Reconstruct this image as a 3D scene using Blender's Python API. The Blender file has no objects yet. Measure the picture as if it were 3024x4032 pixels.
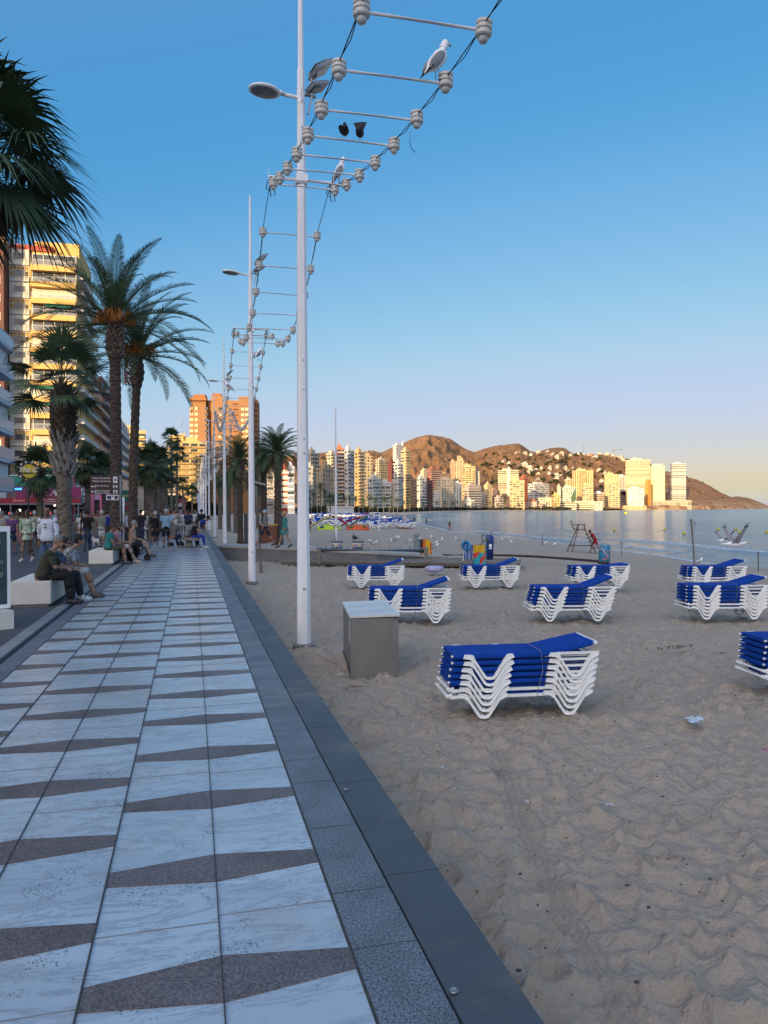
import bpy, bmesh, math, random
import numpy as np
from mathutils import Vector, Matrix, Euler
random.seed(7)
R = math.radians
SC = bpy.context.scene
COL = SC.collection
# ---------------------------------------------------------------- camera
F = 2950.0; CAMZ = 1.75
YAW = math.atan(755/2950); ROLL = 0.0055
FW = Vector((math.sin(YAW), math.cos(YAW), 0)); RT = Vector((math.cos(YAW), -math.sin(YAW), 0)); UP = Vector((0,0,1))
CR = (RT*math.cos(ROLL) - UP*math.sin(ROLL)); CU = (UP*math.cos(ROLL) + RT*math.sin(ROLL))
cam = bpy.data.cameras.new('camera'); camo = bpy.data.objects.new('camera', cam); COL.objects.link(camo)
cam.sensor_fit = 'VERTICAL'; cam.sensor_height = 36; cam.sensor_width = 27; cam.lens = F/4032*36
cam.shift_y = -13/4032; cam.clip_start = 0.05; cam.clip_end = 60000
M = Matrix((CR, CU, -FW)).transposed().to_4x4(); M.translation = Vector((0,0,CAMZ)); camo.matrix_world = M
SC.camera = camo
SC.render.resolution_x = 768; SC.render.resolution_y = 1024
# ---------------------------------------------------------------- world, sun, exposure
SUN_A = R(38); SUN_E = R(7.5)
w = bpy.data.worlds.new('World'); SC.world = w; w.use_nodes = True
nt = w.node_tree; nt.nodes.clear()
sky = nt.nodes.new('ShaderNodeTexSky'); sky.sky_type = 'NISHITA'; sky.sun_disc = False
sky.sun_elevation = SUN_E; sky.sun_rotation = math.pi + SUN_A
sky.altitude = 0; sky.air_density = 1.0; sky.dust_density = 0.6; sky.ozone_density = 2.2
bg = nt.nodes.new('ShaderNodeBackground'); bg.inputs[1].default_value = 0.15
wo = nt.nodes.new('ShaderNodeOutputWorld')
# sky tones flattened by a per-channel response curve; unseen zenith lifted as added fill
def vmul(a, k):
    n = nt.nodes.new('ShaderNodeVectorMath'); n.operation = 'MULTIPLY'; n.inputs[1].default_value = (k,k,k); nt.links.new(a, n.inputs[0]); return n.outputs[0]
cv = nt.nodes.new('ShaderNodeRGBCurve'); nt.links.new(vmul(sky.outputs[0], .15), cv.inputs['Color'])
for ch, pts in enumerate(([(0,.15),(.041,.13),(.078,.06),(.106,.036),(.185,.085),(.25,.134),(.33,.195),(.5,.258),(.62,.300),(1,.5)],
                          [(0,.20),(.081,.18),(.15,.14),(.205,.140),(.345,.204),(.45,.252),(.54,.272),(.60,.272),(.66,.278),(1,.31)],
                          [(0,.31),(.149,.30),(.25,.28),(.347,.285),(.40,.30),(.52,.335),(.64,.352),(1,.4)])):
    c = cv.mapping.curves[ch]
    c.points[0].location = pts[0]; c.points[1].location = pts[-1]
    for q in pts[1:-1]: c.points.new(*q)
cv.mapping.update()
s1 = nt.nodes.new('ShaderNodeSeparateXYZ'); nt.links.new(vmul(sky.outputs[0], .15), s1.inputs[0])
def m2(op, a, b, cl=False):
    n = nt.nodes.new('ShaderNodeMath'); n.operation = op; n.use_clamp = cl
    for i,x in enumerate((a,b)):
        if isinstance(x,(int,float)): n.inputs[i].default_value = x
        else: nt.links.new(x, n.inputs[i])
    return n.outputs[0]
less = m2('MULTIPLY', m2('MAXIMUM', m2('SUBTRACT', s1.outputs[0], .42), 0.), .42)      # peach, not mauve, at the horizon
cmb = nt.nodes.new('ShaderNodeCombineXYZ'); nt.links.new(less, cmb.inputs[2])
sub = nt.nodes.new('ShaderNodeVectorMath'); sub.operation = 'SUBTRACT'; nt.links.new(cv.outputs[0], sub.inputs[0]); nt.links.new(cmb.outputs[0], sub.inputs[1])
# broad western sky glow round the low sun, added out of view as fill
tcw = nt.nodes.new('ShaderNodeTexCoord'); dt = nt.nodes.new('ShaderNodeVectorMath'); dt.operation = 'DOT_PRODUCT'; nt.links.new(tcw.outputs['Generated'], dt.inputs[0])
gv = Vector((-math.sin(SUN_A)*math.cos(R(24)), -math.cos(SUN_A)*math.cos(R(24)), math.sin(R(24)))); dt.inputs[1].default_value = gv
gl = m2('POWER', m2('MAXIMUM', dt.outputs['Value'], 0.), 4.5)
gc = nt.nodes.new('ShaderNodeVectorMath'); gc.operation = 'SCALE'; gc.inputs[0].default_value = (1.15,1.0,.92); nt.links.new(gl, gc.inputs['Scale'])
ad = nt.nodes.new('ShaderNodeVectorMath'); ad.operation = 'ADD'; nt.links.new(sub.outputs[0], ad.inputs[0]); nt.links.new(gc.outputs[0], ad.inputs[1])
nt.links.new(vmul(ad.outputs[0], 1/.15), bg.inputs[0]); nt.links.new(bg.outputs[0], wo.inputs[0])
sl = bpy.data.lights.new('sun', 'SUN'); sl.energy = 3.2; sl.angle = R(0.5); sl.color = (1.0, 0.73, 0.40)
so = bpy.data.objects.new('sun', sl); COL.objects.link(so)
sd = Vector((math.sin(SUN_A)*math.cos(SUN_E), math.cos(SUN_A)*math.cos(SUN_E), -math.sin(SUN_E)))
so.rotation_euler = sd.to_track_quat('-Z', 'Y').to_euler(); so.location = (-60,-60,80)
SC.view_settings.view_transform = 'Standard'; SC.view_settings.look = 'None'
SC.view_settings.exposure = 1.22; SC.view_settings.gamma = 1.0
SC.render.engine = 'CYCLES'
# ---------------------------------------------------------------- picture <-> place
def ray(px, py): return (FW*F + CR*(px-1512) + CU*(2003-py))/F
CAMP = Vector((0,0,CAMZ))
def P(px, py, z=0.0):
    d = ray(px, py); t = (z-CAMZ)/d.z; return CAMP + d*t
def PD(px, py, D): return CAMP + ray(px, py)*D
def PX(px, D, z):                      # column px, depth D, height z
    p = PD(px, 2003, D); p.z = z
    return p
def hz(px): return 2003 - (px-1512)*0.0055
# ---------------------------------------------------------------- linking and tags
def setp(o, label=None, cat=None, group=None, kind=None):
    if label: o['label'] = label
    if cat: o['category'] = cat
    if group: o['group'] = group
    if kind: o['kind'] = kind
    return o
def thing(name, label, cat, loc=(0,0,0), rz=0.0, group=None):
    o = bpy.data.objects.new(name, None); COL.objects.link(o); o.location = loc; o.rotation_euler = (0,0,rz)
    o.empty_display_size = .1
    return setp(o, label, cat, group)
def link(name, me, parent=None, mats=None, smooth=False, loc=None, rot=None):
    o = bpy.data.objects.new(name, me); COL.objects.link(o)
    if mats is not None:
        for m in (mats if isinstance(mats,(list,tuple)) else [mats]): me.materials.append(m)
    if parent: o.parent = parent
    if loc is not None: o.location = loc
    if rot is not None: o.rotation_euler = rot
    if smooth and len(me.polygons): me.polygons.foreach_set('use_smooth', [True]*len(me.polygons))
    return o
def kids(o): return [c for c in bpy.data.objects if c.parent == o]
def tree_of(o):
    ch = {}
    for c in bpy.data.objects:
        if c.parent: ch.setdefault(c.parent.name, []).append(c)
    def rec(x): return (x, [rec(c) for c in ch.get(x.name, [])])
    return rec(o)
def dup(tree, parent=None, loc=None, rz=None, label=None):
    o, cs = tree; c = o.copy(); COL.objects.link(c)
    if parent is not None: c.parent = parent
    if loc is not None: c.location = loc
    if rz is not None: c.rotation_euler = (0,0,rz) if not isinstance(rz, tuple) else rz
    if label: c['label'] = label
    for t in cs: dup(t, c)
    return c
def basis(d):
    d = Vector(d).normalized(); a = Vector((0,0,1)) if abs(d.z) < .95 else Vector((1,0,0))
    u = d.cross(a).normalized(); v = u.cross(d).normalized(); return u, v, d
class MB:
    def __init__(s): s.v = []; s.f = []; s.m = []; s.cur = 0
    def add(s, vs, fs):
        n = len(s.v); s.v += [tuple(x) for x in vs]; s.f += [tuple(n+i for i in f) for f in fs]; s.m += [s.cur]*len(fs); return s
    def box(s, c, d, rz=0.0, M=None, taper=1.0):
        x,y,z = d[0]/2, d[1]/2, d[2]/2; vs = []
        for k,(i,j,l) in enumerate([(-1,-1,-1),(1,-1,-1),(1,1,-1),(-1,1,-1),(-1,-1,1),(1,-1,1),(1,1,1),(-1,1,1)]):
            t = taper if l > 0 else 1
            p = Vector((i*x*t, j*y*t, l*z))
            if M is not None: p = M @ p
            elif rz: p = Matrix.Rotation(rz,3,'Z') @ p
            vs.append(p+Vector(c))
        return s.add(vs, [(0,3,2,1),(4,5,6,7),(0,1,5,4),(1,2,6,5),(2,3,7,6),(3,0,4,7)])
    def b2(s, a, b):                    # box from corner to corner
        return s.box([(a[i]+b[i])/2 for i in range(3)], [abs(b[i]-a[i]) for i in range(3)])
    def tube(s, pts, r, n=8, cap=True, sq=1.0):
        pts = [Vector(p) for p in pts]; m = len(pts); r = r if isinstance(r,(list,tuple)) else [r]*m
        vs = []; fs = []; u = None
        for i,p in enumerate(pts):
            d = (pts[min(i+1,m-1)]-pts[max(i-1,0)])
            if d.length < 1e-9: d = Vector((0,0,1))
            d.normalize()
            if u is None: u,v,_ = basis(d)
            else:
                u = (u - d*u.dot(d))
                if u.length < 1e-6: u,v,_ = basis(d)
                u.normalize(); v = u.cross(d)*-1; v = d.cross(u)
            for k in range(n):
                a = 2*math.pi*k/n; vs.append(p + (u*math.cos(a) + v*math.sin(a)*sq)*r[i])
        for i in range(m-1):
            for k in range(n):
                a = i*n+k; b = i*n+(k+1)%n; fs.append((a,b,b+n,a+n))
        if cap: fs.append(tuple(range(n-1,-1,-1))); fs.append(tuple((m-1)*n+k for k in range(n)))
        return s.add(vs, fs)
    def lathe(s, prof, c=(0,0,0), n=16, M=None):      # prof: (r, z)
        vs = []; fs = []
        for r,z in prof:
            for k in range(n):
                a = 2*math.pi*k/n; p = Vector((r*math.cos(a), r*math.sin(a), z))
                if M is not None: p = M @ p
                vs.append(p+Vector(c))
        for i in range(len(prof)-1):
            for k in range(n):
                a = i*n+k; b = i*n+(k+1)%n; fs.append((a,b,b+n,a+n))
        if prof[0][0] > 1e-4: fs.append(tuple(range(n-1,-1,-1)))
        if prof[-1][0] > 1e-4: fs.append(tuple((len(prof)-1)*n+k for k in range(n)))
        return s.add(vs, fs)
    def ell(s, c, r, M=None, n=12, h=8):
        vs = []; fs = []; c = Vector(c)
        for i in range(h+1):
            t = math.pi*i/h
            for k in range(n):
                a = 2*math.pi*k/n; p = Vector((r[0]*math.sin(t)*math.cos(a), r[1]*math.sin(t)*math.sin(a), -r[2]*math.cos(t)))
                if M is not None: p = M @ p
                vs.append(c+p)
        for i in range(h):
            for k in range(n):
                a = i*n+k; b = i*n+(k+1)%n; fs.append((a,b,b+n,a+n))
        return s.add(vs, fs)
    def prism(s, poly, z0, z1, M=None, c=(0,0,0)):    # polygon in xy extruded in z
        n = len(poly); vs = [Vector((x,y,z)) for z in (z0,z1) for x,y in poly]
        if M is not None: vs = [M @ v for v in vs]
        vs = [v+Vector(c) for v in vs]
        return s.add(vs, [tuple(range(n-1,-1,-1)), tuple(range(n,2*n))] + [(i,(i+1)%n,(i+1)%n+n,i+n) for i in range(n)])
    def quad(s, a, b, c, d): return s.add([a,b,c,d], [(0,1,2,3)])
    def mesh(s, name='m'):
        me = bpy.data.meshes.new(name); me.from_pydata(s.v, [], s.f)
        if any(s.m): me.polygons.foreach_set('material_index', s.m)
        me.update(); return me
    def obj(s, name, mat, parent=None, smooth=False, loc=None, rot=None):
        o = link(name, s.mesh(name), parent, mat, smooth, loc, rot)
        return o
def fixn(me):
    bm = bmesh.new(); bm.from_mesh(me); bmesh.ops.remove_doubles(bm, verts=bm.verts, dist=1e-5)
    bmesh.ops.recalc_face_normals(bm, faces=bm.faces); bm.to_mesh(me); bm.free(); return me
def remesh(mb, vox=.02, it=2):           # one continuous surface out of overlapping volumes
    me = mb.mesh('tmp'); fixn(me); o = bpy.data.objects.new('tmp', me); COL.objects.link(o)
    md = o.modifiers.new('r','REMESH'); md.mode = 'VOXEL'; md.voxel_size = vox; md.use_smooth_shade = True
    if it:
        sm = o.modifiers.new('s','SMOOTH'); sm.iterations = it; sm.factor = .5
    bpy.context.view_layer.update()
    dg = bpy.context.evaluated_depsgraph_get()
    r = bpy.data.meshes.new_from_object(o.evaluated_get(dg)); bpy.data.objects.remove(o); bpy.data.meshes.remove(me)
    if len(r.polygons): r.polygons.foreach_set('use_smooth', [True]*len(r.polygons))
    r.materials.clear()
    return r
# ---------------------------------------------------------------- materials
def N(nt, t, **kw):
    n = nt.nodes.new(t)
    for k,v in kw.items():
        if k.startswith('i_'): n.inputs[k[2:].replace('_',' ')].default_value = v
        else: setattr(n, k, v)
    return n
def newmat(name):
    m = bpy.data.materials.new(name); m.use_nodes = True; nt = m.node_tree
    b = nt.nodes['Principled BSDF']; return m, nt, b
def mth(nt, op, a, b=None, clamp=False):
    n = nt.nodes.new('ShaderNodeMath'); n.operation = op; n.use_clamp = clamp
    for i,x in enumerate((a,b)):
        if x is None: continue
        if isinstance(x,(int,float)): n.inputs[i].default_value = x
        else: nt.links.new(x, n.inputs[i])
    return n.outputs[0]
def mix(nt, f, a, b):
    n = nt.nodes.new('ShaderNodeMix'); n.data_type = 'RGBA'
    for s,x in ((n.inputs[0],f),(n.inputs[6],a),(n.inputs[7],b)):
        if isinstance(x,(int,float)): s.default_value = x
        elif isinstance(x,tuple): s.default_value = x if len(x)==4 else (*x,1)
        else: nt.links.new(x, s)
    return n.outputs[2]
def noise(nt, co, scale, det=4, rough=.55, dist=0):
    n = N(nt,'ShaderNodeTexNoise'); n.inputs['Scale'].default_value = scale; n.inputs['Detail'].default_value = det
    n.inputs['Roughness'].default_value = rough; n.inputs['Distortion'].default_value = dist
    if co is not None: nt.links.new(co, n.inputs['Vector'])
    return n.outputs['Fac']
def ramp(nt, f, stops):
    n = N(nt,'ShaderNodeValToRGB'); nt.links.new(f, n.inputs[0]); e = n.color_ramp.elements
    while len(e) < len(stops): e.new(.5)
    for i,(p,c) in enumerate(stops):
        e[i].position = p; e[i].color = (c,c,c,1) if isinstance(c,(int,float)) else (*c,1)
    return n.outputs[0]
def texco(nt, which='Object', scale=None):
    t = N(nt,'ShaderNodeTexCoord'); o = t.outputs[which]
    if scale:
        mp = N(nt,'ShaderNodeMapping'); mp.inputs['Scale'].default_value = scale; nt.links.new(o, mp.inputs[0]); o = mp.outputs[0]
    return o
def bump(nt, b, h, st=.3, dist=.02):
    n = N(nt,'ShaderNodeBump'); n.inputs['Strength'].default_value = st; n.inputs['Distance'].default_value = dist
    nt.links.new(h, n.inputs['Height']); nt.links.new(n.outputs[0], b.inputs['Normal'])
_mc = {}
def mat(name, col, rough=.6, metal=0.0, var=.15, scale=6.0, bmp=.0, bscale=None, spec=None, stretch=None):
    key = (name, col, rough, metal, var, scale, bmp)
    if key in _mc: return _mc[key]
    m, nt, b = newmat(name); co = texco(nt, 'Object', stretch)
    n = noise(nt, co, scale)
    lo = tuple(max(0,c*(1-var)) for c in col); hi = tuple(min(1,c*(1+var)) for c in col)
    c = ramp(nt, n, [(.3,lo),(.7,hi)]); nt.links.new(c, b.inputs['Base Color'])
    b.inputs['Roughness'].default_value = rough; b.inputs['Metallic'].default_value = metal
    if spec is not None: b.inputs['Specular IOR Level'].default_value = spec
    if bmp: bump(nt, b, noise(nt, co, bscale or scale*5, 5), bmp, .01)
    _mc[key] = m; return m
def emit(name, col, st):
    m, nt, b = newmat(name); b.inputs['Base Color'].default_value = (*col,1)
    b.inputs['Emission Color'].default_value = (*col,1); b.inputs['Emission Strength'].default_value = st; return m
def txt(s, size, mat_, parent, loc, rot, name='lettering', ext=.004, align='CENTER', shear=0, bold=0.0, sx=1.0):
    cu = bpy.data.curves.new(name, 'FONT'); cu.body = s; cu.size = size; cu.extrude = ext; cu.align_x = align; cu.align_y = 'CENTER'
    cu.shear = shear; cu.offset = bold
    o = bpy.data.objects.new('t', cu); COL.objects.link(o); bpy.context.view_layer.update()
    me = bpy.data.meshes.new_from_object(o.evaluated_get(bpy.context.evaluated_depsgraph_get())); bpy.data.objects.remove(o)
    r = link(name, me, parent, mat_); r.location = loc; r.rotation_euler = rot; r.scale = (sx,1,1); return r
# ---------------------------------------------------------------- numpy noise
def hsh(ix, iy, s=0):
    h = (ix.astype(np.int64)*374761393 + iy.astype(np.int64)*668265263 + s*982451653) & 0x7fffffff
    h = ((h ^ (h>>13))*1274126177) & 0x7fffffff; h = h ^ (h>>16)
    return (h & 0xffff)/65535.0
def vnoise(x, y, s=0):
    ix = np.floor(x); iy = np.floor(y); fx = x-ix; fy = y-iy; fx = fx*fx*(3-2*fx); fy = fy*fy*(3-2*fy)
    a = hsh(ix,iy,s); b = hsh(ix+1,iy,s); c = hsh(ix,iy+1,s); d = hsh(ix+1,iy+1,s)
    return (a*(1-fx)+b*fx)*(1-fy) + (c*(1-fx)+d*fx)*fy
def fbm(x, y, o=4, s=0, ridge=False):
    r = 0; a = .5; t = 0
    for i in range(o):
        n = vnoise(x*2**i+17.3*i, y*2**i-9.1*i, s+i)
        if ridge: n = 1-abs(2*n-1)
        r = r + a*n; t += a; a *= .5
    return r/t
def gridmesh(name, X, Y, Z, mat_, smooth=True, keep=None):
    r, c = X.shape; co = np.stack([X,Y,Z],-1).reshape(-1,3).astype(np.float32)
    i = np.arange(r-1)[:,None]*c + np.arange(c-1)[None,:]; q = np.stack([i, i+1, i+c+1, i+c],-1).reshape(-1,4)
    if keep is not None: q = q[keep.reshape(-1)]
    me = bpy.data.meshes.new(name); me.vertices.add(len(co)); me.vertices.foreach_set('co', co.ravel())
    me.loops.add(q.size); me.loops.foreach_set('vertex_index', q.ravel().astype(np.int32))
    me.polygons.add(len(q)); me.polygons.foreach_set('loop_start', np.arange(0,q.size,4,dtype=np.int32))
    if smooth: me.polygons.foreach_set('use_smooth', np.ones(len(q),bool))
    me.update(calc_edges=True); me.validate()
    return link(name, me, None, mat_)
def structure(o): o['kind'] = 'structure'; return o
# ================================================================ THE SETTING
SEA = -2.2; SAND = -0.6; CX = 1.144           # CX: outer edge of the promenade kerb
# shoreline, walked from behind the camera to far right round the bay
shore_px = [(3024,2250),(2984,2242),(2815,2229),(2720,2212),(2617,2194),(2446,2173),(2234,2144),(2000,2121),(1860,2104),(1763,2092),(1660,2067),(1582,2052),
            (1534,2043),(1522,2036),(1558,2030),(1703,2019),(1823,2015.5),(2000,2013.5),(2200,2011),(2400,2009),(2560,2007.5),(2700,2006.5),(2860,2005),(3024,2003.2)]
shore = [P(a,b,SEA) for a,b in shore_px]
shore = [Vector((75,-160,SEA)), Vector((58,-60,SEA)), Vector((48,-5,SEA)), Vector((42,12,SEA))] + shore
e = shore[-1]; shore += [e+Vector((120,260,0)), e+Vector((60,700,0)), e+Vector((-600,2600,0))]
SH = np.array([(p.x,p.y) for p in shore])
def sdist(X, Y):                               # + on land, - in the sea
    best = np.full(X.shape, 1e9); sg = np.ones(X.shape)
    for i in range(len(SH)-1):
        ax, ay = SH[i]; bx, by = SH[i+1]; dx, dy = bx-ax, by-ay; L = dx*dx+dy*dy
        t = np.clip(((X-ax)*dx+(Y-ay)*dy)/L, 0, 1); ex = X-(ax+t*dx); ey = Y-(ay+t*dy); d = np.hypot(ex, ey)
        cr = dx*(Y-ay)-dy*(X-ax); m = d < best-1e-9
        best = np.where(m, d, best); sg = np.where(m, np.where(cr > 0, 1., -1.), sg)
    return best*sg
def sand_base(X, Y):
    s = sdist(X, Y); z = SEA + np.where(s > 0, 1.6*(1-np.exp(-s/11.)), s*.09)
    return np.maximum(z, -9), s
def sandz(x, y):
    z, _ = sand_base(np.array([float(x)]), np.array([float(y)])); return float(z[0])
def PS(px, py):                                # picture point on the sand
    z = SAND
    for _ in range(8):
        p = P(px, py, z); z = sandz(p.x, p.y)
    p.z = z; return p
# --- hills: skyline of the headland and how far it stands
ridge = [(-400,1985,2400),(300,1900,2400),(800,1850,2400),(1100,1795,2400),(1204,1788,2300),(1256,1783,2300),(1310,1779,2300),(1345,1790,2300),(1411,1782,2300),(1470,1773,2250),(1500,1783,2200),(1550,1760,2150),
  (1605,1737,2100),(1640,1722,2050),(1685,1711,2000),(1720,1715,2000),(1775,1727,2000),(1805,1748,2000),(1835,1768,1950),(1870,1780,1900),(1905,1767,1900),(1950,1756,1900),(2030,1746,1880),(2048,1747,1880),
  (2065,1758,1880),(2090,1777,1860),(2115,1781,1850),(2140,1772,1850),(2170,1764,1850),(2205,1761,1850),(2228,1765,1850),(2242,1776,1850),(2262,1788,1800),(2300,1789,1800),(2400,1790,1780),(2470,1805,1750),(2500,1818,1750),
  (2560,1838,1700),(2630,1858,1680),(2700,1876,1650),(2745,1888,1630),(2795,1913,1620),(2840,1940,1600),(2880,1957,1600),(2906,1954,1650),(2945,1960,1650),(2985,1974,1620),(3024,1990,1600),(3060,1997,1560),(3200,2001,1500)]
RX = np.array([r[0] for r in ridge],float); RY = np.array([r[1] for r in ridge],float); RD = np.array([r[2] for r in ridge],float)
# lowest land (coast) depth for every column, from the far shore points
far = [(px, (SEA-CAMZ)) for px in ()]
cx_ = np.array([1100,1558,1703,1823,2000,2200,2400,2560,2700,2860,3024,3060],float)
cd_ = np.array([(P(a,b,SEA)-CAMP).dot(FW) for a,b in [(1558,2030),(1558,2030),(1703,2019),(1823,2015.5),(2000,2013.5),(2200,2011),(2400,2009),(2560,2007.5),(2700,2006.5),(2860,2005),(3024,2003.2),(3060,2003)]])
cd_[0] = 900; cd_[1] = 820; cd_[2] = 900; cd_[3] = 960
def hillz(px, D):
    px = np.asarray(px,float); D = np.asarray(D,float)
    rd = np.interp(px, RX, RD); ry = np.interp(px, RX, RY); zr = CAMZ + (hz(px)-ry)/F*rd
    c = np.interp(px, cx_, cd_)
    t = np.clip((D-c)/(rd-c), 0, 1)
    low = np.where(px > 2700, .045, .03)
    prof = .10*np.clip(t/.03,0,1) * np.clip((px-2350)/400,0,1) + (1-.10*np.clip((px-2350)/400,0,1))*(0.15*t + .85*np.clip((t-.12)/.88,0,1)**1.25)
    X = px*.012; n = fbm(X*2.2+3, D*.011, 5, 5, True)-.55
    n2 = fbm(X*7+3, D*.03, 4, 9)-.5
    z = SEA + (zr-SEA)*prof
    env = np.clip(t/.25,0,1)*np.clip((1-t)/.12,.06,1)
    z = z + (zr-SEA)*env*(.15*n+.03*n2)
    b = np.clip((D-rd)/500, 0, 1)
    z = np.where(D > rd, SEA+(zr-SEA)*(1-b*b*.9) - b*2, z)
    return np.where(D < c, SEA-3-(c-D)*.02, z)
def hill_point(px, py):                         # picture point on the hillside
    rd = float(np.interp(px, RX, RD)); c = float(np.interp(px, cx_, cd_))
    D = np.linspace(c+20, rd, 500); z = hillz(np.full(500, px), D); yy = hz(px) - (z-CAMZ)/D*F
    i = np.argmax(yy <= py)
    if yy[i] > py: i = 499
    return PX(px, float(D[i]), float(z[i]))
pxs = np.linspace(900, 3240, 620); Ds = np.concatenate([np.linspace(700,1500,110), np.linspace(1510,2400,120), np.linspace(2450,3400,12)])
GX, GD = np.meshgrid(pxs, Ds); GZ = hillz(GX, GD)
lat = (GX-1512)/F*GD
hx = FW.x*GD+RT.x*lat; hy = FW.y*GD+RT.y*lat
m, nt, b = newmat('hill_scrub'); co = texco(nt)
g = N(nt,'ShaderNodeNewGeometry'); sx = N(nt,'ShaderNodeSeparateXYZ'); nt.links.new(g.outputs['Position'], sx.inputs[0])
n1 = noise(nt, co, .012, 6, .65); n2 = noise(nt, co, .11, 5, .7); n3 = noise(nt, co, .03, 5, .6)
c = mix(nt, ramp(nt, n1, [(.4,0.),(.62,1.)]), (.29,.155,.082), (.20,.115,.055))
c = mix(nt, ramp(nt, n2, [(.55,0.),(.68,.6)]), c, (.10,.07,.035))
c = mix(nt, ramp(nt, n3, [(.60,0.),(.66,.7)]), c, (.40,.27,.17))
lowrock = mth(nt,'MULTIPLY', ramp(nt, mth(nt,'DIVIDE', sx.outputs[2], 40.), [(.0,1.),(.5,0.)]), ramp(nt, noise(nt,co,.05,4), [(.45,0.),(.55,1.)]))
c = mix(nt, lowrock, c, (.45,.30,.17))
nt.links.new(c, b.inputs['Base Color']); b.inputs['Roughness'].default_value = .95; b.inputs['Specular IOR Level'].default_value = .1
bump(nt, b, n2, .6, 2.5)
o = gridmesh('hills', hx, hy, GZ, m); structure(o)
# --- ground sheet under the town and out to the horizon on the land side
m_ground = mat('ground_paving', (.16,.15,.145), .85, var=.2, scale=.5)
mb = MB()
land = [(-6000,-4000),(-0.2,-4000),(-0.2,700)] + [(p[0]-35, p[1]+30) for p in SH[17:24]] + [(2400,1500),(2600,6000),(-6000,9000)]
mb.add([Vector((x,y,-.06)) for x,y in [(-6000,-4000),(-2.3,-4000),(-2.3,900),(-6000,900)]], [(0,1,2,3)])
structure(mb.obj('ground', m_ground))
mb = MB(); pts = [Vector((CX+.1,380,-.58)), Vector((150,395,-.58)), Vector((330,560,-.58))]
town = [PX(x, d, -.3) for x,d in [(1250,440),(1420,470),(1560,560),(1640,700),(1760,860),(1900,945),(2050,985),(2300,1035),(2500,1090)]]
town += [PX(2500,1800,-.3), PX(1000,2600,-.3), Vector((-900,2600,-.3)), Vector((-900,350,-.3)), Vector((-2.4,350,-.3))]
mb.add(town, [tuple(range(len(town)))])
me = mb.mesh('town_ground'); fixn(me); structure(link('town_ground', me, None, m_ground))
# --- beach sand (polar grid, finer close by, real dents and ridges)
nr = 1050; na = 900
rr = 1.25*np.exp(np.linspace(0, math.log(1500/1.25), nr)); aa = np.radians(np.linspace(-48, 62, na)) + YAW*0
A, RR = np.meshgrid(aa, rr); X = RR*np.sin(A+YAW); Y = RR*np.cos(A+YAW)
Z, S = sand_base(X, Y)
wx = X + .35*(fbm(X*.9,Y*.9,3,21)-.5); wy = Y*1.25 + .35*(fbm(X*.9,Y*.9,3,31)-.5)
def worley(x, y, sd):
    ix = np.floor(x); iy = np.floor(y); best = np.full(x.shape, 9.)
    for di in (-1,0,1):
        for dj in (-1,0,1):
            jx = ix+di; jy = iy+dj; d = (jx+.1+.8*hsh(jx,jy,sd)-x)**2+(jy+.1+.8*hsh(jx,jy,sd+1)-y)**2
            best = np.minimum(best, d*(.75+.5*hsh(jx,jy,sd+2)))
    return np.minimum(best, 1.)
# trampled sand: shallow bowls that meet in sharp crests
ca, sa = math.cos(.22), math.sin(.22); ux_, uy_ = X*ca-Y*sa, X*sa+Y*ca
wx = ux_ + .12*(fbm(X*3,Y*3,3,21)-.5)*2; wy = uy_ + .12*(fbm(X*3,Y*3,3,31)-.5)*2
r1 = worley(wx/.27, wy/.185, 3); r2 = worley(wx/.13, wy/.085, 13); r3 = vnoise(X*26, Y*26, 4)
big = fbm(X*.55, Y*.55, 3, 8)
dry = np.clip(S/9,0,1)
amp = dry*(np.clip(1.25-RR/95,.35,1))
dent = np.zeros_like(X)
for k in range(2):                                # footprints
    gs = .42+.22*k; ix = np.floor(X/gs); iy = np.floor(Y/gs)
    for di in (-1,0,1):
        for dj in (-1,0,1):
            jx = ix+di; jy = iy+dj; cx0 = (jx+.15+.7*hsh(jx,jy,50+k))*gs; cy0 = (jy+.15+.7*hsh(jx,jy,60+k))*gs
            an = hsh(jx,jy,70+k)*6.28; dx = X-cx0; dy = Y-cy0; u = (dx*np.cos(an)+dy*np.sin(an))/.15; v = (-dx*np.sin(an)+dy*np.cos(an))/.085
            q = np.sqrt(u*u+v*v); dent += (hsh(jx,jy,80+k) > .25)*(-.045*np.exp(-q**3) + .018*np.exp(-((q-1.35)/.3)**2))
TP = np.array([(q.x,q.y) for q in [P(1975,2950,SAND),P(2050,3220,SAND),P(2230,3560,SAND),P(2370,3800,SAND),P(2560,4100,SAND)]]); td = np.full(X.shape, 9.)
for i in range(len(TP)-1):
    (ax,ay),(bx,by) = TP[i],TP[i+1]; t_ = np.clip(((X-ax)*(bx-ax)+(Y-ay)*(by-ay))/((bx-ax)**2+(by-ay)**2),0,1); td = np.minimum(td, np.hypot(X-ax-t_*(bx-ax), Y-ay-t_*(by-ay)))
trk_ = np.exp(-(td/.10)**4)                       # something was dragged through here
Z = Z + trk_*(-.022+.014*np.cos(td*2*np.pi/.06)) + amp*(1-.75*trk_)*(.16*(r1-.3) + .030*(r2-.3) + .010*(r3-.5) + .10*(big-.5) + .5*dent*np.clip(1.3-RR/60,0,1)) + .02
Z = np.where(X < CX+.05, -1.2, Z)
near = (X < CX+.5) & (Y < 300); Z = np.where((X >= CX+.05) & (X < CX+.3) & (Y < 300), np.minimum(Z, -.50), Z)
keep = (X[:-1,:-1] > -3) & (S[:-1,:-1] > -45) & ~((Y[:-1,:-1] > 900) & (RR[:-1,:-1] > 1200))
m_sand, nt, b = newmat('beach_sand'); co = texco(nt)
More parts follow.
